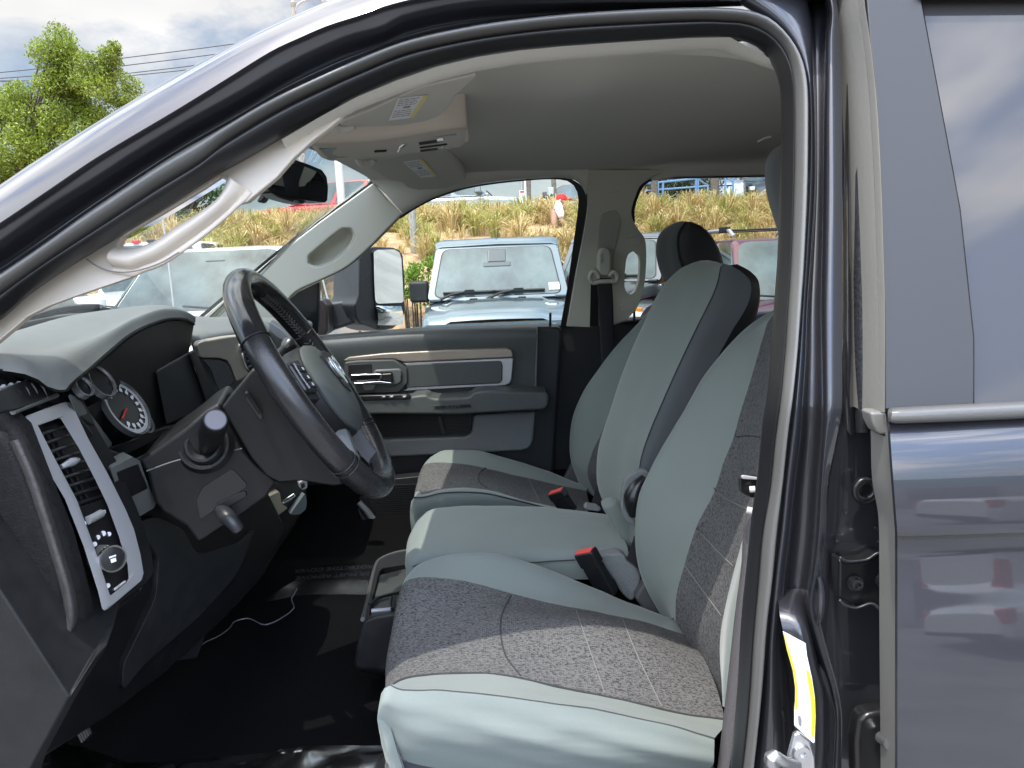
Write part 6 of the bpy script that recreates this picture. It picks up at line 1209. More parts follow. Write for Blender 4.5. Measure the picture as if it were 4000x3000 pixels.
brz = mat('pale_bronze', (.42, .38, .31), .3, .55, bump=.1, bscale=300, var=.1, vscale=12)
plate('stack_trim', [(766, 1348), (776, 1336), (800, 1330), (880, 1316), (958, 1308), (985, 1330), (1000, 1420), (992, 1450), (978, 1462), (950, 1480), (925, 1492), (916, 1470), (903, 1434), (886, 1410), (856, 1400), (788, 1400), (775, 1380)], Ps(.02), brz, cst, tv=(-.02, .03, 0), bevel=.006, seg=3)
plate('mesh_insert', [(790, 1404), (856, 1406), (886, 1416), (900, 1438), (918, 1486), (864, 1545), (845, 1500), (822, 1440)], Ps(.018), mat('grained_grey', (.05, .052, .052), .55, bump=1.0, bscale=260), cst, tv=(-.01, .02, 0), bevel=.002)
tube('vent_surround', [Ps(.026)(x, y) for x, y in ((972, 1336), (952, 1344), (944, 1366), (950, 1400), (962, 1432), (976, 1452))], .0035, chrome, cst, 8, 20)
plate('centre_vent', [(958, 1348), (985, 1340), (1010, 1440), (985, 1455), (968, 1430), (956, 1390)], Ps(.022), rubber, cst, tv=(-.01, .02, 0), bevel=.001)
for i in range(4): tube('vent_slat', [Ps(.026)(956 + i * 5, 1372 + i * 20), Ps(.026)(1000, 1362 + i * 20)], .0018, dashm, cst, 6)
plate('glovebox_mesh', [(1120, 1240), (1160, 1248), (1195, 1275), (1225, 1320), (1248, 1400), (1252, 1450), (1230, 1450), (1130, 1300)], 2.2, mat('grained_grey', (0, 0, 0)), cst, .05, bevel=.01)
tube('vent_surround', [P(1188, 1350, 2.15), P(1215, 1385, 2.15), P(1235, 1430, 2.15)], .004, chrome, cst, 8, 8)
plate('radio_buttons', [(1050, 1250), (1100, 1285), (1140, 1320), (1130, 1345), (1080, 1320), (1046, 1290)], 1.75, panelm, cst, .03, bevel=.004)
Pst = lambda o=0.0: (lambda a, b: P(a, b, 1.44 + (a - 1000) / 200 * .1 - o))
plate('stack_body', [(900, 1560), (1000, 1640), (1210, 1860), (1206, 1975), (1160, 2060), (1080, 2180), (1010, 2290), (930, 2380), (800, 2460), (900, 2250), (1000, 2060), (900, 1800)], Pst(-.02), mat('stack_black', (.010, .0102, .011), .3, bump=.1, bscale=500), cst, tv=(-.2, .3, 0), bevel=.02, seg=3)
plate('stack_lower_trim', rnd([(1040, 1944), (1092, 1918), (1102, 1970), (1125, 1985), (1060, 2034), (1006, 2046), (1022, 1995)], 3, .2), Pst(.012), brz, cst, tv=(-.02, .03, 0), bevel=.006, seg=3)
plate('stack_side_panel', rnd([(1192, 1925), (1200, 1960), (1196, 1990), (1172, 2010), (1130, 2012), (1160, 1970)], 3, .3), Pst(.004), mat('slate_grey', (.10, .125, .135), .5, bump=.4, bscale=500), cst, tv=(-.02, .03, 0), bevel=.008)
tube('stack_chrome', [Pst(.014)(1106, 1955), Pst(.014)(1130, 1942), Pst(.014)(1148, 1930)], .002, chrome, cst, 8); tube('stack_chrome', [Pst(.014)(1104, 1966), Pst(.014)(1132, 1952), Pst(.014)(1152, 1936)], .0024, mat('blue_grey_gloss', (.3, .36, .4), .2, .5), cst, 8)
plate('stack_switch', rnd([(1168, 1885), (1188, 1872), (1200, 1880), (1202, 1905), (1186, 1916), (1172, 1908)], 2, .2), Pst(.03), silver, cst, tv=(-.01, .02, 0), bevel=.002)
plate('stack_switch_face', [(1176, 1893), (1190, 1886), (1193, 1903), (1180, 1910)], Pst(.032), satin, cst, tv=(-.002, .002, 0), bevel=.0008)
tube('power_outlet', [Pst(.006)(1050, 2120), Pst(.008)(1034, 2090), Pst(.008)(1046, 2072), Pst(.008)(1060, 2078), Pst(.006)(1052, 2110)], .0018, chrome, cst, 8, 16)
# ================================================================== seats
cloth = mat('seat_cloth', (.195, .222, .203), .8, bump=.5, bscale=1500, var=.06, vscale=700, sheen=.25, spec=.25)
felt = mat('grey_felt', (.19, .20, .196), .95, bump=1.0, bscale=500, var=.15, vscale=200)
def weave(name, dark, light, sx, sy):
    M = bpy.data.materials.new(name); M.use_nodes = True; t = M.node_tree; b = t.nodes['Principled BSDF']; b.inputs['Roughness'].default_value = .85; b.inputs['Specular IOR Level'].default_value = .25
    c = t.nodes.new('ShaderNodeTexCoord'); mp_ = t.nodes.new('ShaderNodeMapping'); mp_.inputs['Scale'].default_value = (sx, sy, sx)
    v = t.nodes.new('ShaderNodeTexVoronoi'); v.inputs['Scale'].default_value = 1; v.inputs['Randomness'].default_value = .55
    n = t.nodes.new('ShaderNodeTexNoise'); n.inputs['Scale'].default_value = .9; n.inputs['Detail'].default_value = 2
    m_ = t.nodes.new('ShaderNodeMath'); m_.operation = 'MULTIPLY_ADD'; m_.inputs[1].default_value = .8
    s = t.nodes.new('ShaderNodeSeparateColor')
    r = t.nodes.new('ShaderNodeValToRGB'); r.color_ramp.elements[0].position = .45; r.color_ramp.elements[1].position = 1.1
    r.color_ramp.elements[0].color = (*dark, 1); r.color_ramp.elements[1].color = (*light, 1)
    l = t.links.new
    l(c.outputs['Object'], mp_.inputs['Vector']); l(mp_.outputs[0], v.inputs['Vector']); l(mp_.outputs[0], n.inputs['Vector']); l(v.outputs['Color'], s.inputs[0]); l(s.outputs[0], m_.inputs[0]); l(n.outputs['Fac'], m_.inputs[2]); l(m_.outputs[0], r.inputs[0]); l(r.outputs[0], b.inputs['Base Color'])
    bp_ = t.nodes.new('ShaderNodeBump'); bp_.inputs['Strength'].default_value = .6; bp_.inputs['Distance'].default_value = .002; l(v.outputs['Distance'], bp_.inputs['Height']); l(bp_.outputs[0], b.inputs['Normal'])
    return M
ins = weave('patterned_cloth', (.03, .03, .032), (.14, .138, .135), 300, 640)
def rowp(L_): return [P(*q) for q in L_]
def R1(y, *pts): return [P(a, b, y) for a, b in pts]
def skirt(row, dx=.012, dz=.03, dz2=.16):             # curl the front end down
    p = row[0]; return [p + V((.02, 0, -dz2)), p + V((-dx * .3, 0, -dz - .02)), p + V((-dx, 0, -dz * .5))] + row
nD = 70
S0 = R1(.875, (1540, 2930), (1600, 2975), (1735, 3005), (2000, 3025), (2400, 3035), (2760, 3020))
S05 = R1(.852, (1502, 2760), (1585, 2830), (1735, 2855), (2000, 2885), (2400, 2925), (2790, 2960))
S1 = R1(.862, (1514, 2680), (1560, 2702), (1735, 2703), (1970, 2723), (2284, 2769), (2597, 2831), (2790, 2890))
S1b = R1(.866, (1515, 2676), (1562, 2696), (1735, 2697), (1970, 2717), (2284, 2763), (2597, 2825), (2792, 2882))
S2 = R1(.935, (1533, 2676), (1578, 2652), (1657, 2638), (1813, 2630), (1970, 2638), (2205, 2688), (2440, 2736), (2676, 2790), (2830, 2810))
S3 = R1(1.08, (1543, 2490), (1600, 2462), (1700, 2445), (1955, 2432), (2284, 2436), (2520, 2480), (2750, 2570))
S4 = R1(1.215, (1592, 2266), (1640, 2253), (1696, 2253), (1853, 2280), (2002, 2319), (2284, 2382), (2519, 2430), (2670, 2478))
S5 = R1(1.30, (1602, 2246), (1641, 2203), (1735, 2171), (1853, 2159), (1970, 2171), (2127, 2218), (2284, 2281), (2440, 2348), (2640, 2425))
S6 = [p + V((0, .035, -.07)) for p in S5]; S7 = [p + V((0, .04, -.2)) for p in S5]
rws = [skirt(r_) for r_ in (S0, S05, S1, S1b, S2, S3, S4, S5, S6, S7)]
m_ = 6; G = loft(rws, nD, m_)
def soft(G, amp=.0022, f=11):                        # slack and small sags in the cloth
    for r_ in G:
        for j, p in enumerate(r_):
            r_[j] = p + V((noise.noise(p * f), noise.noise(p * f + V((9, 2, 4))), noise.noise(p * f * 1.2 + V((3, 7, 1))))) * amp + V((0, 0, noise.noise(p * f * 3.4) * amp * .35))
    return G
soft(G)
# cloth folds on the side wall
for i in range(1, 2 * m_):
    for j in range(nD):
        p = G[i][j]; u = j / nD; k = math.sin(i / (2 * m_) * math.pi)
        G[i][j] = p + V((0, -k * (.0022 * math.sin(p.x * 60 + p.z * 170) * (0.3 + u) + .003 * noise.noise(V((p.x * 14, 0, p.z * 30)))), 0))
seat = grid_obj('driver_seat', G[:2 * m_ + 1], cloth, T, ang=80)
grid_obj('seat_bolster', G[3 * m_:4 * m_ + 1], cloth, seat, ang=80)
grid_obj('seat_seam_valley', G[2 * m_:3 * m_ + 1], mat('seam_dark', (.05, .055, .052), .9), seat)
insd = grid_obj('seat_insert', G[4 * m_:6 * m_ + 1], ins, seat, ang=80)
grid_obj('seat_bolster', G[6 * m_:], cloth, seat, ang=80)
tag(seat, 'near grey cloth seat cushion half in sunlight')
tr = bvh(insd)
seamm = mat('insert_seam', (.035, .035, .037), .9); seaml = mat('insert_stitch', (.17, .168, .165), .9)
def stitch(tree, pts, m_, r_, p, y0=1.1, n=24):
    q = [on(tree, v.x, v.y, .0005, y0) for v in cr([V((a, b, 0)) for a, b in pts], n)]; return tube('seam', q, r_, m_, p, 6)
stitch(tr, [(1996, 2326), (1962, 2395), (1955, 2460), (1975, 2560), (2034, 2640)], seamm, .0014, seat)
stitch(tr, [(2250, 2382), (2284, 2480), (2362, 2706)], seaml, .0009, seat); stitch(tr, [(2433, 2420), (2490, 2560), (2585, 2758)], seaml, .0009, seat)
tube('piping', cr([p + V((-.001, -.002, .0015)) for p in skirt(S2)[3:]], 60), .0016, seamm, seat, 6)
plate('seat_base', [(1520, 2930), (1600, 2962), (1735, 2985), (1970, 2995), (2400, 3010), (2800, 3000), (2800, 3400), (1600, 3400), (1540, 3050)], .885, mat('seat_base_grey', (.12, .12, .125), .35, .3, bump=.1, bscale=300), seat, .40, bevel=.01)
# driver backrest
B0 = [p + V((.13, .02, 0)) for p in R1(1.33, (2600, 2400), (2519, 2280), (2487, 2170), (2480, 2053), (2495, 1935), (2542, 1833), (2563, 1791), (2650, 1639), (2751, 1473), (2852, 1350), (2939, 1263), (3011, 1220), (3080, 1195))]
B1 = R1(1.325, (2600, 2420), (2519, 2280), (2487, 2170), (2480, 2053), (2495, 1935), (2542, 1833), (2563, 1791), (2650, 1639), (2751, 1473), (2852, 1350), (2939, 1263), (3011, 1220), (3080, 1190))
B1b = R1(1.275, (2622, 2420), (2572, 2290), (2556, 2170), (2566, 2053), (2602, 1935), (2650, 1810), (2690, 1725), (2765, 1560), (2850, 1400), (2920, 1310), (2985, 1255), (3030, 1225), (3100, 1190))
B2 = R1(1.205, (2640, 2425), (2640, 2327), (2668, 2225), (2723, 2053), (2785, 1935), (2832, 1794), (2867, 1704), (2910, 1560), (2954, 1400), (2982, 1306), (3004, 1248), (3060, 1200), (3120, 1180))
B25 = R1(1.10, (2735, 2590), (2725, 2470), (2740, 2350), (2790, 2160), (2840, 2030), (2890, 1870), (2925, 1760), (2968, 1580), (3005, 1420), (3030, 1310), (3050, 1240), (3100, 1200), (3160, 1180))
B3 = R1(.985, (2826, 2750), (2813, 2601), (2817, 2445), (2864, 2249), (2895, 2139), (2950, 1935), (2985, 1800), (3030, 1600), (3070, 1420), (3100, 1320), (3120, 1250), (3170, 1200), (3240, 1180))
B4 = R1(.905, (2834, 2760), (2838, 2640), (2862, 2440), (2900, 2249), (2935, 2139), (2990, 1935), (3030, 1800), (3080, 1600), (3130, 1420), (3160, 1320), (3190, 1260), (3240, 1220), (3300, 1200))
B5 = [p + V((.03, -.012, .0)) for p in B4]; B6 = [p + V((.13, -.005, 0)) for p in B4]
G = loft([B0, B1, B1b, B2, B25, B3, B4, B5, B6], 70, 5)
soft(G)
back = grid_obj('driver_backrest', G[:16], cloth, T, ang=80); insb = grid_obj('backrest_insert', G[15:26], ins, back, ang=80); grid_obj('backrest_bolster', G[25:], cloth, back, ang=80)
tr = bvh(insb)
for a in ([(2676, 2212), (2740, 2300), (2817, 2405)], [(2718, 2060), (2790, 2140), (2872, 2220)], [(2785, 1905), (2840, 1950), (2920, 1990)], [(2872, 1706), (2920, 1702), (2975, 1708)]):
    stitch(tr, a, seaml if a[0][1] > 1750 else seamm, .0011, back, 1.1)
hdr = [R1(1.28, (3120, 560), (3085, 610), (3070, 680), (3075, 760), (3095, 930)), R1(1.20, (3085, 548), (3020, 595), (2998, 660), (3003, 760), (3050, 930)), R1(1.06, (3095, 545), (3032, 592), (3008, 660), (3016, 760), (3065, 930)), R1(1.0, (3160, 540), (3120, 600), (3100, 680), (3105, 760), (3130, 930)), R1(1.02, (3330, 560), (3340, 620), (3345, 680), (3340, 780), (3320, 930))]
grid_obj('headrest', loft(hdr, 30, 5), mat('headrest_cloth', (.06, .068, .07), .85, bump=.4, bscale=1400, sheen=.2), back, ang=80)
# driver belt beside the pillar
grid_obj('driver_belt', loft([R1(.865, (2990, 1560), (2972, 1700), (2950, 1880), (2905, 2060), (2896, 2200), (2870, 2400), (2848, 2600), (2820, 2850), (2790, 3100)), R1(.845, (3040, 1560), (3025, 1700), (3000, 1880), (2960, 2060), (2940, 2200), (2920, 2400), (2900, 2600), (2870, 2850), (2830, 3100))], 50, 2), mat('grey_webbing', (.10, .092, .095), .8, bump=.8, bscale=380), T, solid=.0015)
bt = plate('belt_tongue', rnd([(2890, 1870), (2900, 1858), (2975, 1864), (2980, 1945), (2935, 1945), (2918, 1938), (2892, 1922)], 3, .2), .83, satin, T, .008, bevel=.002)
plate('tongue_edge', [(2896, 1862), (2904, 1857), (2960, 1866), (2960, 1876), (2900, 1872)], .826, mat('tongue_grey', (.4, .4, .4), .35), bt, .004, bevel=.0012)
tube('tongue_stop', [P(2928, 1912, .824), P(2950, 1911, .822)], .004, mat('tongue_cream', (.55, .53, .48), .5), bt, 10)
tube('tongue_stop', [P(2917, 1992, .824), P(2938, 1997, .822)], .0045, mat('tongue_cream', (0, 0, 0)), bt, 10)
# centre seat
N0 = R1(1.385, (1612, 2260), (1700, 2250), (2000, 2262), (2250, 2262), (2455, 2262)); N1 = R1(1.395, (1610, 2190), (1660, 2172), (1760, 2166), (2064, 2172), (2245, 2160), (2455, 2156)); N1b = R1(1.43, (1607, 2160), (1650, 2132), (1760, 2126), (2064, 2128), (2245, 2124), (2445, 2122))
N2 = R1(1.56, (1616, 2085), (1660, 2050), (1760, 2040), (2064, 2040), (2245, 2048), (2415, 2070)); N3 = R1(1.715, (1648, 2016), (1680, 1992), (1740, 1980), (1853, 1976), (2111, 1980), (2378, 2010)); N4 = [p + V((0, .03, -.03)) for p in N3]; N5 = [p + V((0, .04, -.15)) for p in N3]
G = loft([skirt(r_, .015, .04, .18) for r_ in (N0, N1, N1b, N2, N3, N4, N5)], 50, 5)
soft(G)
cs = grid_obj('centre_seat', G, cloth, T, ang=80)
tube('seat_seam', cr([p + V((0, -.002, 0)) for p in R1(1.384, (1612, 2212), (1660, 2196), (1760, 2192), (2064, 2196), (2166, 2190), (2245, 2186))], 40), .0012, seamm, cs, 6)
F0 = R1(1.72, (2378, 2016), (2336, 1900), (2331, 1813), (2346, 1711), (2389, 1581), (2440, 1436), (2505, 1285), (2563, 1162), (2606, 1097), (2664, 1046), (2722, 1023), (2760, 1024))
Fm = [p + V((.03, .03, -.01)) for p in F0]
F0b = R1(1.56, (2430, 2080), (2412, 1930), (2415, 1800), (2434, 1690), (2480, 1560), (2532, 1420), (2598, 1270), (2660, 1140), (2695, 1080), (2738, 1035), (2775, 1020), (2800, 1024))
F1 = R1(1.425, (2480, 2130), (2492, 1960), (2503, 1805), (2536, 1697), (2594, 1559), (2652, 1429), (2717, 1292), (2787, 1150), (2808, 1090), (2815, 1050), (2822, 1032), (2830, 1030))
F2 = R1(1.41, (2590, 2130), (2610, 1960), (2630, 1805), (2668, 1697), (2728, 1559), (2790, 1429), (2860, 1292), (2925, 1176), (2934, 1105), (2905, 1066), (2872, 1046), (2850, 1036))
F3 = R1(1.44, (2660, 2130), (2680, 1960), (2700, 1805), (2738, 1697), (2790, 1559), (2850, 1429), (2920, 1320), (2960, 1215), (2970, 1150), (2962, 1105), (2930, 1072), (2880, 1044))
F4 = R1(1.70, (2640, 2130), (2660, 1960), (2690, 1805), (2720, 1697), (2760, 1559), (2800, 1429), (2860, 1310), (2900, 1200), (2910, 1140), (2895, 1100), (2860, 1066), (2820, 1040))
G = loft([Fm, F0, F0b, F1, F2], 70, 6)
soft(G, .003)
cb = grid_obj('centre_backrest', G[:19], cloth, T, ang=80)
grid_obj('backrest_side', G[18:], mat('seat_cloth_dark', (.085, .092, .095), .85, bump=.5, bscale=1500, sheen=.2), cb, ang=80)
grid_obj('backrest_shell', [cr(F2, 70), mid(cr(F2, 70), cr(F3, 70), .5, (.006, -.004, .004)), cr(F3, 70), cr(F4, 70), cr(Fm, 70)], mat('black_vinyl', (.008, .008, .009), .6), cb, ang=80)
tube('side_seam', cr([p + V((-.001, -.001, 0)) for p in F1], 60), .0011, seamm, cb, 6)
plate('felt_flap', sm([(2470, 1850), (2500, 1838), (2532, 1842), (2545, 1862), (2500, 1890), (2478, 1940), (2470, 2000), (2482, 2040), (2488, 2060), (2452, 2040), (2430, 2000), (2428, 1950), (2440, 1880), (2470, 1850)], 40), 1.37, felt, cb, .02, bevel=.006, seg=3)
tube('recliner_cover', [P(2520, 1868, 1.36), P(2488, 1905, 1.355), P(2472, 1960, 1.355), P(2478, 2010, 1.36)], [.010, .018, .02, .012], satin, cb, 12, 14)
plate('rear_gap_cloth', [(2350, 1980), (2400, 1960), (2470, 2010), (2500, 2080), (2465, 2165), (2440, 2130)], 1.46, cloth, cs, .05, bevel=.01)
plate('webbing_strap', [(2340, 1868), (2360, 1862), (2400, 1980), (2385, 2010), (2306, 1985)], 1.76, webm, cs, .004, bevel=.001)
plate('webbing_strap', [(2478, 2095), (2500, 2085), (2498, 2230), (2448, 2188)], 1.375, webm, cs, .004, bevel=.001)
plate('felt_flap', sm([(2340, 2170), (2400, 2162), (2440, 2168), (2450, 2190), (2498, 2235), (2500, 2290), (2470, 2350), (2430, 2320), (2400, 2270), (2340, 2190)], 36), 1.36, felt, cs, .03, bevel=.008, seg=3)
plate('felt_flap', [(2278, 1985), (2290, 1968), (2330, 1975), (2352, 1990), (2340, 2002), (2290, 1994)], 1.72, felt, cs, .02, bevel=.005)
plate('seat_hinge_cover', [(2480, 2340), (2520, 2270), (2590, 2390), (2600, 2430), (2540, 2420)], 1.335, mat('hinge_grey', (.09, .09, .09), .5), cs, .03, bevel=.006)
# passenger seat
Q0 = R1(1.86, (1622, 2060), (1700, 2030), (1850, 2015), (2000, 2010), (2180, 2010)); Q1 = R1(1.85, (1618, 1945), (1655, 1944), (1735, 1927), (1880, 1927), (1970, 1945), (2160, 1992)); Q2 = R1(1.895, (1631, 1916), (1650, 1934), (1704, 1916), (1813, 1905), (1931, 1918), (2049, 1954), (2158, 1978), (2280, 2010))
Q3 = R1(2.07, (1642, 1864), (1690, 1854), (1740, 1856), (1868, 1863), (2049, 1902), (2300, 1962)); Q4 = R1(2.22, (1660, 1812), (1690, 1806), (1735, 1806), (1868, 1821), (2049, 1865), (2290, 1918)); Q5 = R1(2.31, (1672, 1800), (1690, 1780), (1735, 1760), (1853, 1758), (1970, 1787), (2127, 1834), (2205, 1866), (2300, 1905)); Q6 = [p + V((0, .04, -.05)) for p in Q5]; Q7 = [p + V((0, .05, -.2)) for p in Q5]
G = loft([skirt(r_, .012, .035, .2) for r_ in (Q0, Q1, Q2, Q3, Q4, Q5, Q6, Q7)], 50, 5)
soft(G)
ps = grid_obj('passenger_seat', G[:11], cloth, T, ang=80); insp = grid_obj('seat_insert', G[10:21], ins, ps, ang=80); grid_obj('seat_bolster', G[20:], cloth, ps, ang=80)
tr = bvh(insp)
stitch(tr, [(1896, 1828), (1872, 1850), (1872, 1880), (1900, 1906)], seamm, .0018, ps, 2.0); stitch(tr, [(2065, 1870), (2085, 1910), (2110, 1960)], seaml, .0011, ps, 2.0); stitch(tr, [(2170, 1895), (2200, 1940), (2230, 1985)], seaml, .0011, ps, 2.0)
tube('piping', cr([p + V((0, -.002, .002)) for p in Q1], 40), .002, seamm, ps, 6)
V1 = R1(2.33, (2262, 1890), (2232, 1806), (2225, 1719), (2237, 1632), (2274, 1538), (2331, 1451), (2404, 1357), (2491, 1263), (2545, 1205), (2590, 1160)); V0 = [p + V((.05, .03, -.005)) for p in V1]
V2 = R1(2.22, (2330, 1945), (2294, 1849), (2310, 1776), (2340, 1711), (2376, 1632), (2440, 1500), (2510, 1370), (2580, 1250), (2640, 1160)); V3 = R1(2.06, (2400, 1990), (2380, 1860), (2398, 1776), (2430, 1700), (2470, 1610), (2530, 1470), (2600, 1330), (2660, 1210), (2700, 1150)); V4 = R1(1.90, (2470, 2010), (2450, 1880), (2470, 1780), (2500, 1690), (2550, 1590), (2610, 1440), (2680, 1300), (2740, 1180), (2770, 1135)); V5 = [p + V((.035, -.01, -.01)) for p in V4]
G = loft([V0, V1, V2, V3, V4, V5], 60, 5)
soft(G)
pbk = grid_obj('passenger_backrest', G[:11], cloth, T, ang=80); grid_obj('backrest_insert', G[10:21], ins, pbk, ang=80); grid_obj('backrest_side', G[20:], mat('black_vinyl', (0, 0, 0)), pbk, ang=80)
plate('seat_hinge_cover', [(2232, 1815), (2256, 1780), (2270, 1850), (2290, 1900), (2200, 1880)], 2.36, mat('hinge_grey', (0, 0, 0)), ps, .03, bevel=.006)
h0 = R1(2.20, (2610, 1110), (2580, 1066), (2563, 990), (2568, 932), (2592, 896), (2634, 873)); hb = [p + V((.03, .02, -.004)) for p in h0]
h1 = R1(2.06, (2645, 1110), (2618, 1060), (2603, 1000), (2604, 940), (2628, 888), (2660, 864)); h2 = R1(1.935, (2695, 1110), (2668, 1045), (2654, 1002), (2648, 945), (2655, 905), (2682, 866))
h25 = R1(1.915, (2745, 1105), (2735, 1040), (2720, 985), (2706, 935), (2695, 895), (2694, 866)); h3 = R1(1.93, (2832, 1110), (2820, 1024), (2805, 977), (2780, 929), (2742, 886), (2706, 868)); h4 = R1(2.15, (2790, 1110), (2780, 1024), (2765, 977), (2745, 929), (2715, 890), (2690, 872))
G = loft([hb, h0, h1, h2, h25, h3, h4, [p + V((0, .03, -.01)) for p in hb]], 40, 5)
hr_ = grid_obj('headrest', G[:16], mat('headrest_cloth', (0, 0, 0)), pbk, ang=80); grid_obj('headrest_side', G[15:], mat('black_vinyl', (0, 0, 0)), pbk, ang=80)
tube('headrest_seam', cr([p + V((-.002, -.002, 0)) for p in h2], 40), .0025, seamm, pbk, 6)
# belt buckles
redb = mat('buckle_red', (.72, .06, .045), .35)
def buckle(top_, bot, w_, label):
    d = (top_ - bot); Ln_ = d.length; M = frame_m(bot, d, V((.72, -.55, .40)))
    bm = bmesh.new(); box_bm(bm, (-w_ * .5, -w_ * .26, 0), (w_ * .5, w_ * .26, Ln_ * .70), M); b = bm_obj('belt_buckle', bm, blackp, T, bevel=.005, seg=3); tag(b, label)
    bm = bmesh.new(); box_bm(bm, (-w_ * .54, -w_ * .30, Ln_ * .68), (w_ * .54, w_ * .30, Ln_), M); bm_obj('buckle_head', bm, satin, b, bevel=.004, seg=3)
    bm = bmesh.new(); box_bm(bm, (-w_ * .46, -w_ * .22, Ln_ * .99), (w_ * .46, w_ * .16, Ln_ + .0025), M); bm_obj('release_button', bm, redb, b, bevel=.0015)
buckle(P(2284, 2152, 1.33), P(2378, 2320, 1.33), .042, 'near seat belt buckle with red button'); buckle(P(2172, 1918, 1.80), P(2225, 2000, 1.80), .046, 'far seat belt buckle with red button')
# cup-holder tray ahead of the middle seat
def tz(x, y): return P(x, y, 1.20 + (2421 - y) / 260 * .45)
tr_o = rnd([(1416, 2425), (1436, 2340), (1468, 2206), (1486, 2184), (1543, 2160), (1640, 2142), (1660, 2400)], 3, .2)
tr_i = rnd([(1440, 2405), (1452, 2345), (1482, 2232), (1496, 2218), (1640, 2196), (1650, 2390)], 3, .15)
ty = plate('floor_tray', tr_o, tz, blackp, T, holes=[tr_i], tv=(0, .0, -.03), bevel=.004, seg=3)
plate('tray_mat', [(1440, 2410), (1482, 2228), (1640, 2190), (1650, 2395)], lambda a, b: tz(a, b) + V((0, 0, -.012)), mat('ribbed_grey', (.045, .05, .048), .5, bump=.2, bscale=200), ty, tv=(0, 0, -.01), bevel=0)
bm = bmesh.new()
for i in range(22):
    a, b = tz(1484 + i * 6, 2230 - i * 1.3) + V((0, 0, -.011)), tz(1462 + i * 7, 2340 - i * 1.2) + V((0, 0, -.011)); tube_mesh(bm, [a, b], .0012, 5)
bm_obj('tray_ribs', bm, mat('ribbed_grey', (0, 0, 0)), ty)
tube('tray_bar', [tz(1444, 2364), tz(1480, 2335), tz(1530, 2320), tz(1570, 2314)], .004, satin, ty, 8, 14); tube('tray_bar', [tz(1536, 2332), tz(1532, 2382)], .0045, satin, ty, 8); tube('tray_bar', [tz(1450, 2386), tz(1528, 2380)], .004, silver, ty, 8)
tube('tray_rim', [tz(1417, 2420), tz(1437, 2340), tz(1466, 2215), tz(1484, 2186), tz(1543, 2161), tz(1625, 2146)], .0045, mat('tray_edge', (.07, .07, .072), .35), ty, 8, 30)
plate('tray_box', [(1416, 2425), (1436, 2408), (1464, 2400), (1560, 2382), (1600, 2390), (1560, 2640), (1494, 2628), (1398, 2620), (1378, 2604), (1388, 2520)], lambda a, b: P(a, b, 1.185), blackp, ty, tv=(0, .10, -.07), bevel=.010, seg=4)
# far door sill pocket with a pale rim
plate('sill_pocket', [(1400, 1950), (1440, 1880), (1640, 1860), (1640, 2060), (1480, 2060)], 2.24, mat('ribbed_black', (0, 0, 0)), T, .05, bevel=.003)
bm = bmesh.new()
for i in range(18):
    a, b = P(1430 + i * 3, 1900 + i * 8, 2.236), P(1640, 1896 + i * 8, 2.236); box_bm(bm, (a.x, 2.232, a.z - .0015), (b.x, 2.239, a.z + .0015))
sp = bm_obj('pocket_ribs', bm, mat('ribbed_black', (0, 0, 0)), T, smooth=False)
tube('pocket_rim', [P(1402, 1962, 2.2), P(1440, 2004, 2.2), P(1476, 2056, 2.2), P(1500, 2058, 2.2), P(1597, 2056, 2.2), P(1625, 2040, 2.2)], [.009, .009, .012, .012, .012, .010], mat('pocket_rim_grey', (.22, .23, .225), .5, bump=.5, bscale=500), T, 10, 30)
plate('seat_riser', [(1395, 1985), (1470, 2075), (1620, 2065), (1650, 2220), (1560, 2200), (1480, 2240), (1440, 2300)], 2.18, blackp, T, .1, bevel=.01)
# pedal
pe = plate('brake_pedal', [(272, 2812), (300, 2790), (330, 2798), (356, 2866), (352, 2890), (322, 2906), (300, 2870)], lambda a, b: P(a, b, 1.02), rubber, T, .02, bevel=.004)
for i in range(5):
    tube('pedal_rib', [P(282 + i * 13, 2812 - i * 2, 1.016), P(322 + i * 8, 2898 - i * 8, 1.016)], .0022, mat('pedal_rib_grey', (.05, .05, .05), .5), pe, 6)
# ================================================================== loose things in the footwell
film = bpy.data.materials.new('clear_film'); film.use_nodes = True; t_ = film.node_tree
for n in list(t_.nodes): t_.nodes.remove(n)
o_ = t_.nodes.new('ShaderNodeOutputMaterial'); tb = t_.nodes.new('ShaderNodeBsdfTransparent'); tb.inputs[0].default_value = (.86, .88, .92, 1); gl = t_.nodes.new('ShaderNodeBsdfGlossy'); gl.inputs['Roughness'].default_value = .14
fz = t_.nodes.new('ShaderNodeFresnel'); fz.inputs['IOR'].default_value = 1.6; mu_ = t_.nodes.new('ShaderNodeMath'); mu_.operation = 'MULTIPLY_ADD'; mu_.inputs[1].default_value = 1.6; mu_.inputs[2].default_value = .04; mu_.use_clamp = True; xx = t_.nodes.new('ShaderNodeMixShader')
t_.links.new(fz.outputs[0], mu_.inputs[0]); t_.links.new(mu_.outputs[0], xx.inputs[0]); t_.links.new(tb.outputs[0], xx.inputs[1]); t_.links.new(gl.outputs[0], xx.inputs[2]); t_.links.new(xx.outputs[0], o_.inputs[0])
film2 = film.copy(); film2.name = 'dull_film'
for n_ in film2.node_tree.nodes:
    if n_.type == 'MATH': n_.inputs[1].default_value = .15; n_.inputs[2].default_value = .0
    if n_.type == 'BSDF_GLOSSY': n_.inputs['Roughness'].default_value = .25
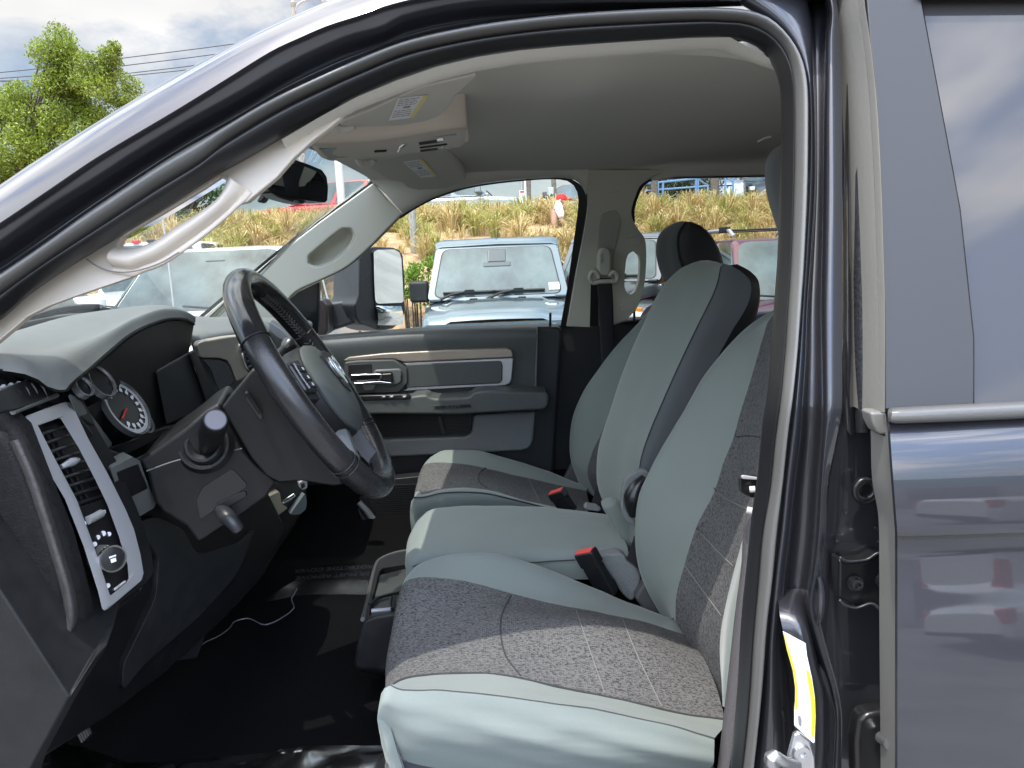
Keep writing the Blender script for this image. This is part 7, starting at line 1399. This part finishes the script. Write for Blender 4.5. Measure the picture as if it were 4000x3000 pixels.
def sheet(nm, rws_, amp, f_, label, fm=None):
    G = loft(rws_, 90, 10)
    for i, r_ in enumerate(G):
        for j, p in enumerate(r_):
            k = min(1, i / 4)
            n = noise.noise(V((p.x * f_ * 1.4, p.y * f_ * .8, 3))) + .5 * abs(noise.noise(V((p.x * f_ * 3, p.y * f_ * 1.5, 9))))
            r_[j] = p + V((0, 0, amp * n * (.4 + .6 * k)))
    return tag(grid_obj(nm, G, fm or film, None, ang=60), label, 'plastic film')
fe = [(200, 2880), (246, 2897), (340, 2925), (463, 2962), (521, 2976), (651, 2978), (868, 2956), (1085, 2931), (1302, 2913), (1520, 2911)]
jag = [(x, y) for x, y in fe]
sheet('floor_film', [R1(.93, *fe), R1(.88, *[(x, y + 60) for x, y in fe]), R1(.82, *[(x, y + 150) for x, y in fe]), R1(.76, *[(x, y + 330) for x, y in fe])], .012, 8, 'crumpled clear plastic film on the floor at the near door sill')
ff = sheet('floor_film', [R1(1.72, (1000, 2300), (1150, 2240), (1300, 2212), (1460, 2210)), R1(1.60, (960, 2340), (1150, 2280), (1300, 2262), (1450, 2262)), R1(1.52, (930, 2380), (1150, 2330), (1300, 2322), (1440, 2322))], .002, 5, 'clear plastic film with upside-down lettering on the far side of the floor', film2)
fz_ = sum((v.co.z for v in ff.data.vertices)) / len(ff.data.vertices)
inkd = mat('film_lettering', (.012, .013, .016), .6, spec=.2)
for i, s in enumerate(('DEALER MUST REMOVE', 'PROTECTIVE COVER')):
    c = P(1345 - i * 30, 2238 + (1 - i) * 26, 1.65 - .04 * (1 - i)); text_mesh('film_lettering', s, .022, Matrix.Translation(c + V((0, 0, .012))) @ Matrix.Rotation(R(183), 4, 'Z') @ Matrix.Rotation(R(-6), 4, 'X'), inkd, ff)
cab = [(608, 2584), (650, 2578), (694, 2565), (750, 2542), (806, 2507), (853, 2485), (897, 2453), (918, 2427), (969, 2416), (1034, 2440), (1088, 2421), (1146, 2377), (1139, 2340), (1150, 2319), (1160, 2300)]
tag(tube('thin_cable', [P(x, y, 1.22 + (2584 - y) / 280 * .3) for x, y in cab], .0013, mat('cable_sheath', (.12, .12, .125), .25, spec=.7), None, 8, 70), 'thin dark cable looping across the driver footwell', 'cable')
# ------------------------------------------------------------------ the side of the lot behind the photographer (seen only as reflections in the paint)
car('pickup_truck', (7.0, -6.2, 0), 0.0, whitep, 'white pickup with a red tail light mirrored in the dark rear door', 'pickup', 5.6, 2.0, 1.2, 1.15, 1.95, (1.5, .9), (-.5, -.62), 'car', deck=1.22)
car('sport_utility_vehicle', (-3.6, -7.0, 0), R(90), darkp, 'dark vehicle parked across the lane behind the photographer', 'SUV', 4.8, 1.9, 1.1, 1.05, 1.75, (1.15, .5), (-2.0, -2.25))
bm = bmesh.new(); box_bm(bm, (-30, -24, 0), (34, -16, 3.6)); t = tag(bm_obj('low_building', bm, mat('pale_stucco', (.5, .48, .44), .9, bump=.4, bscale=40, var=.08, vscale=1), smooth=False), 'low pale building with a teal fascia mirrored in the door frame paint', 'building')
bm = bmesh.new(); box_bm(bm, (-30.2, -16.02, 2.7), (34.2, -15.8, 3.7)); bm_obj('fascia', bm, mat('teal_fascia', (.03, .30, .30), .5), t, smooth=False)
bm = bmesh.new()
for i in range(12): box_bm(bm, (-28 + i * 5.2, -16.01, .6), (-25 + i * 5.2, -15.95, 2.3))
bm_obj('window', bm, bglass, t, smooth=False)
print('objects', len(bpy.data.objects))
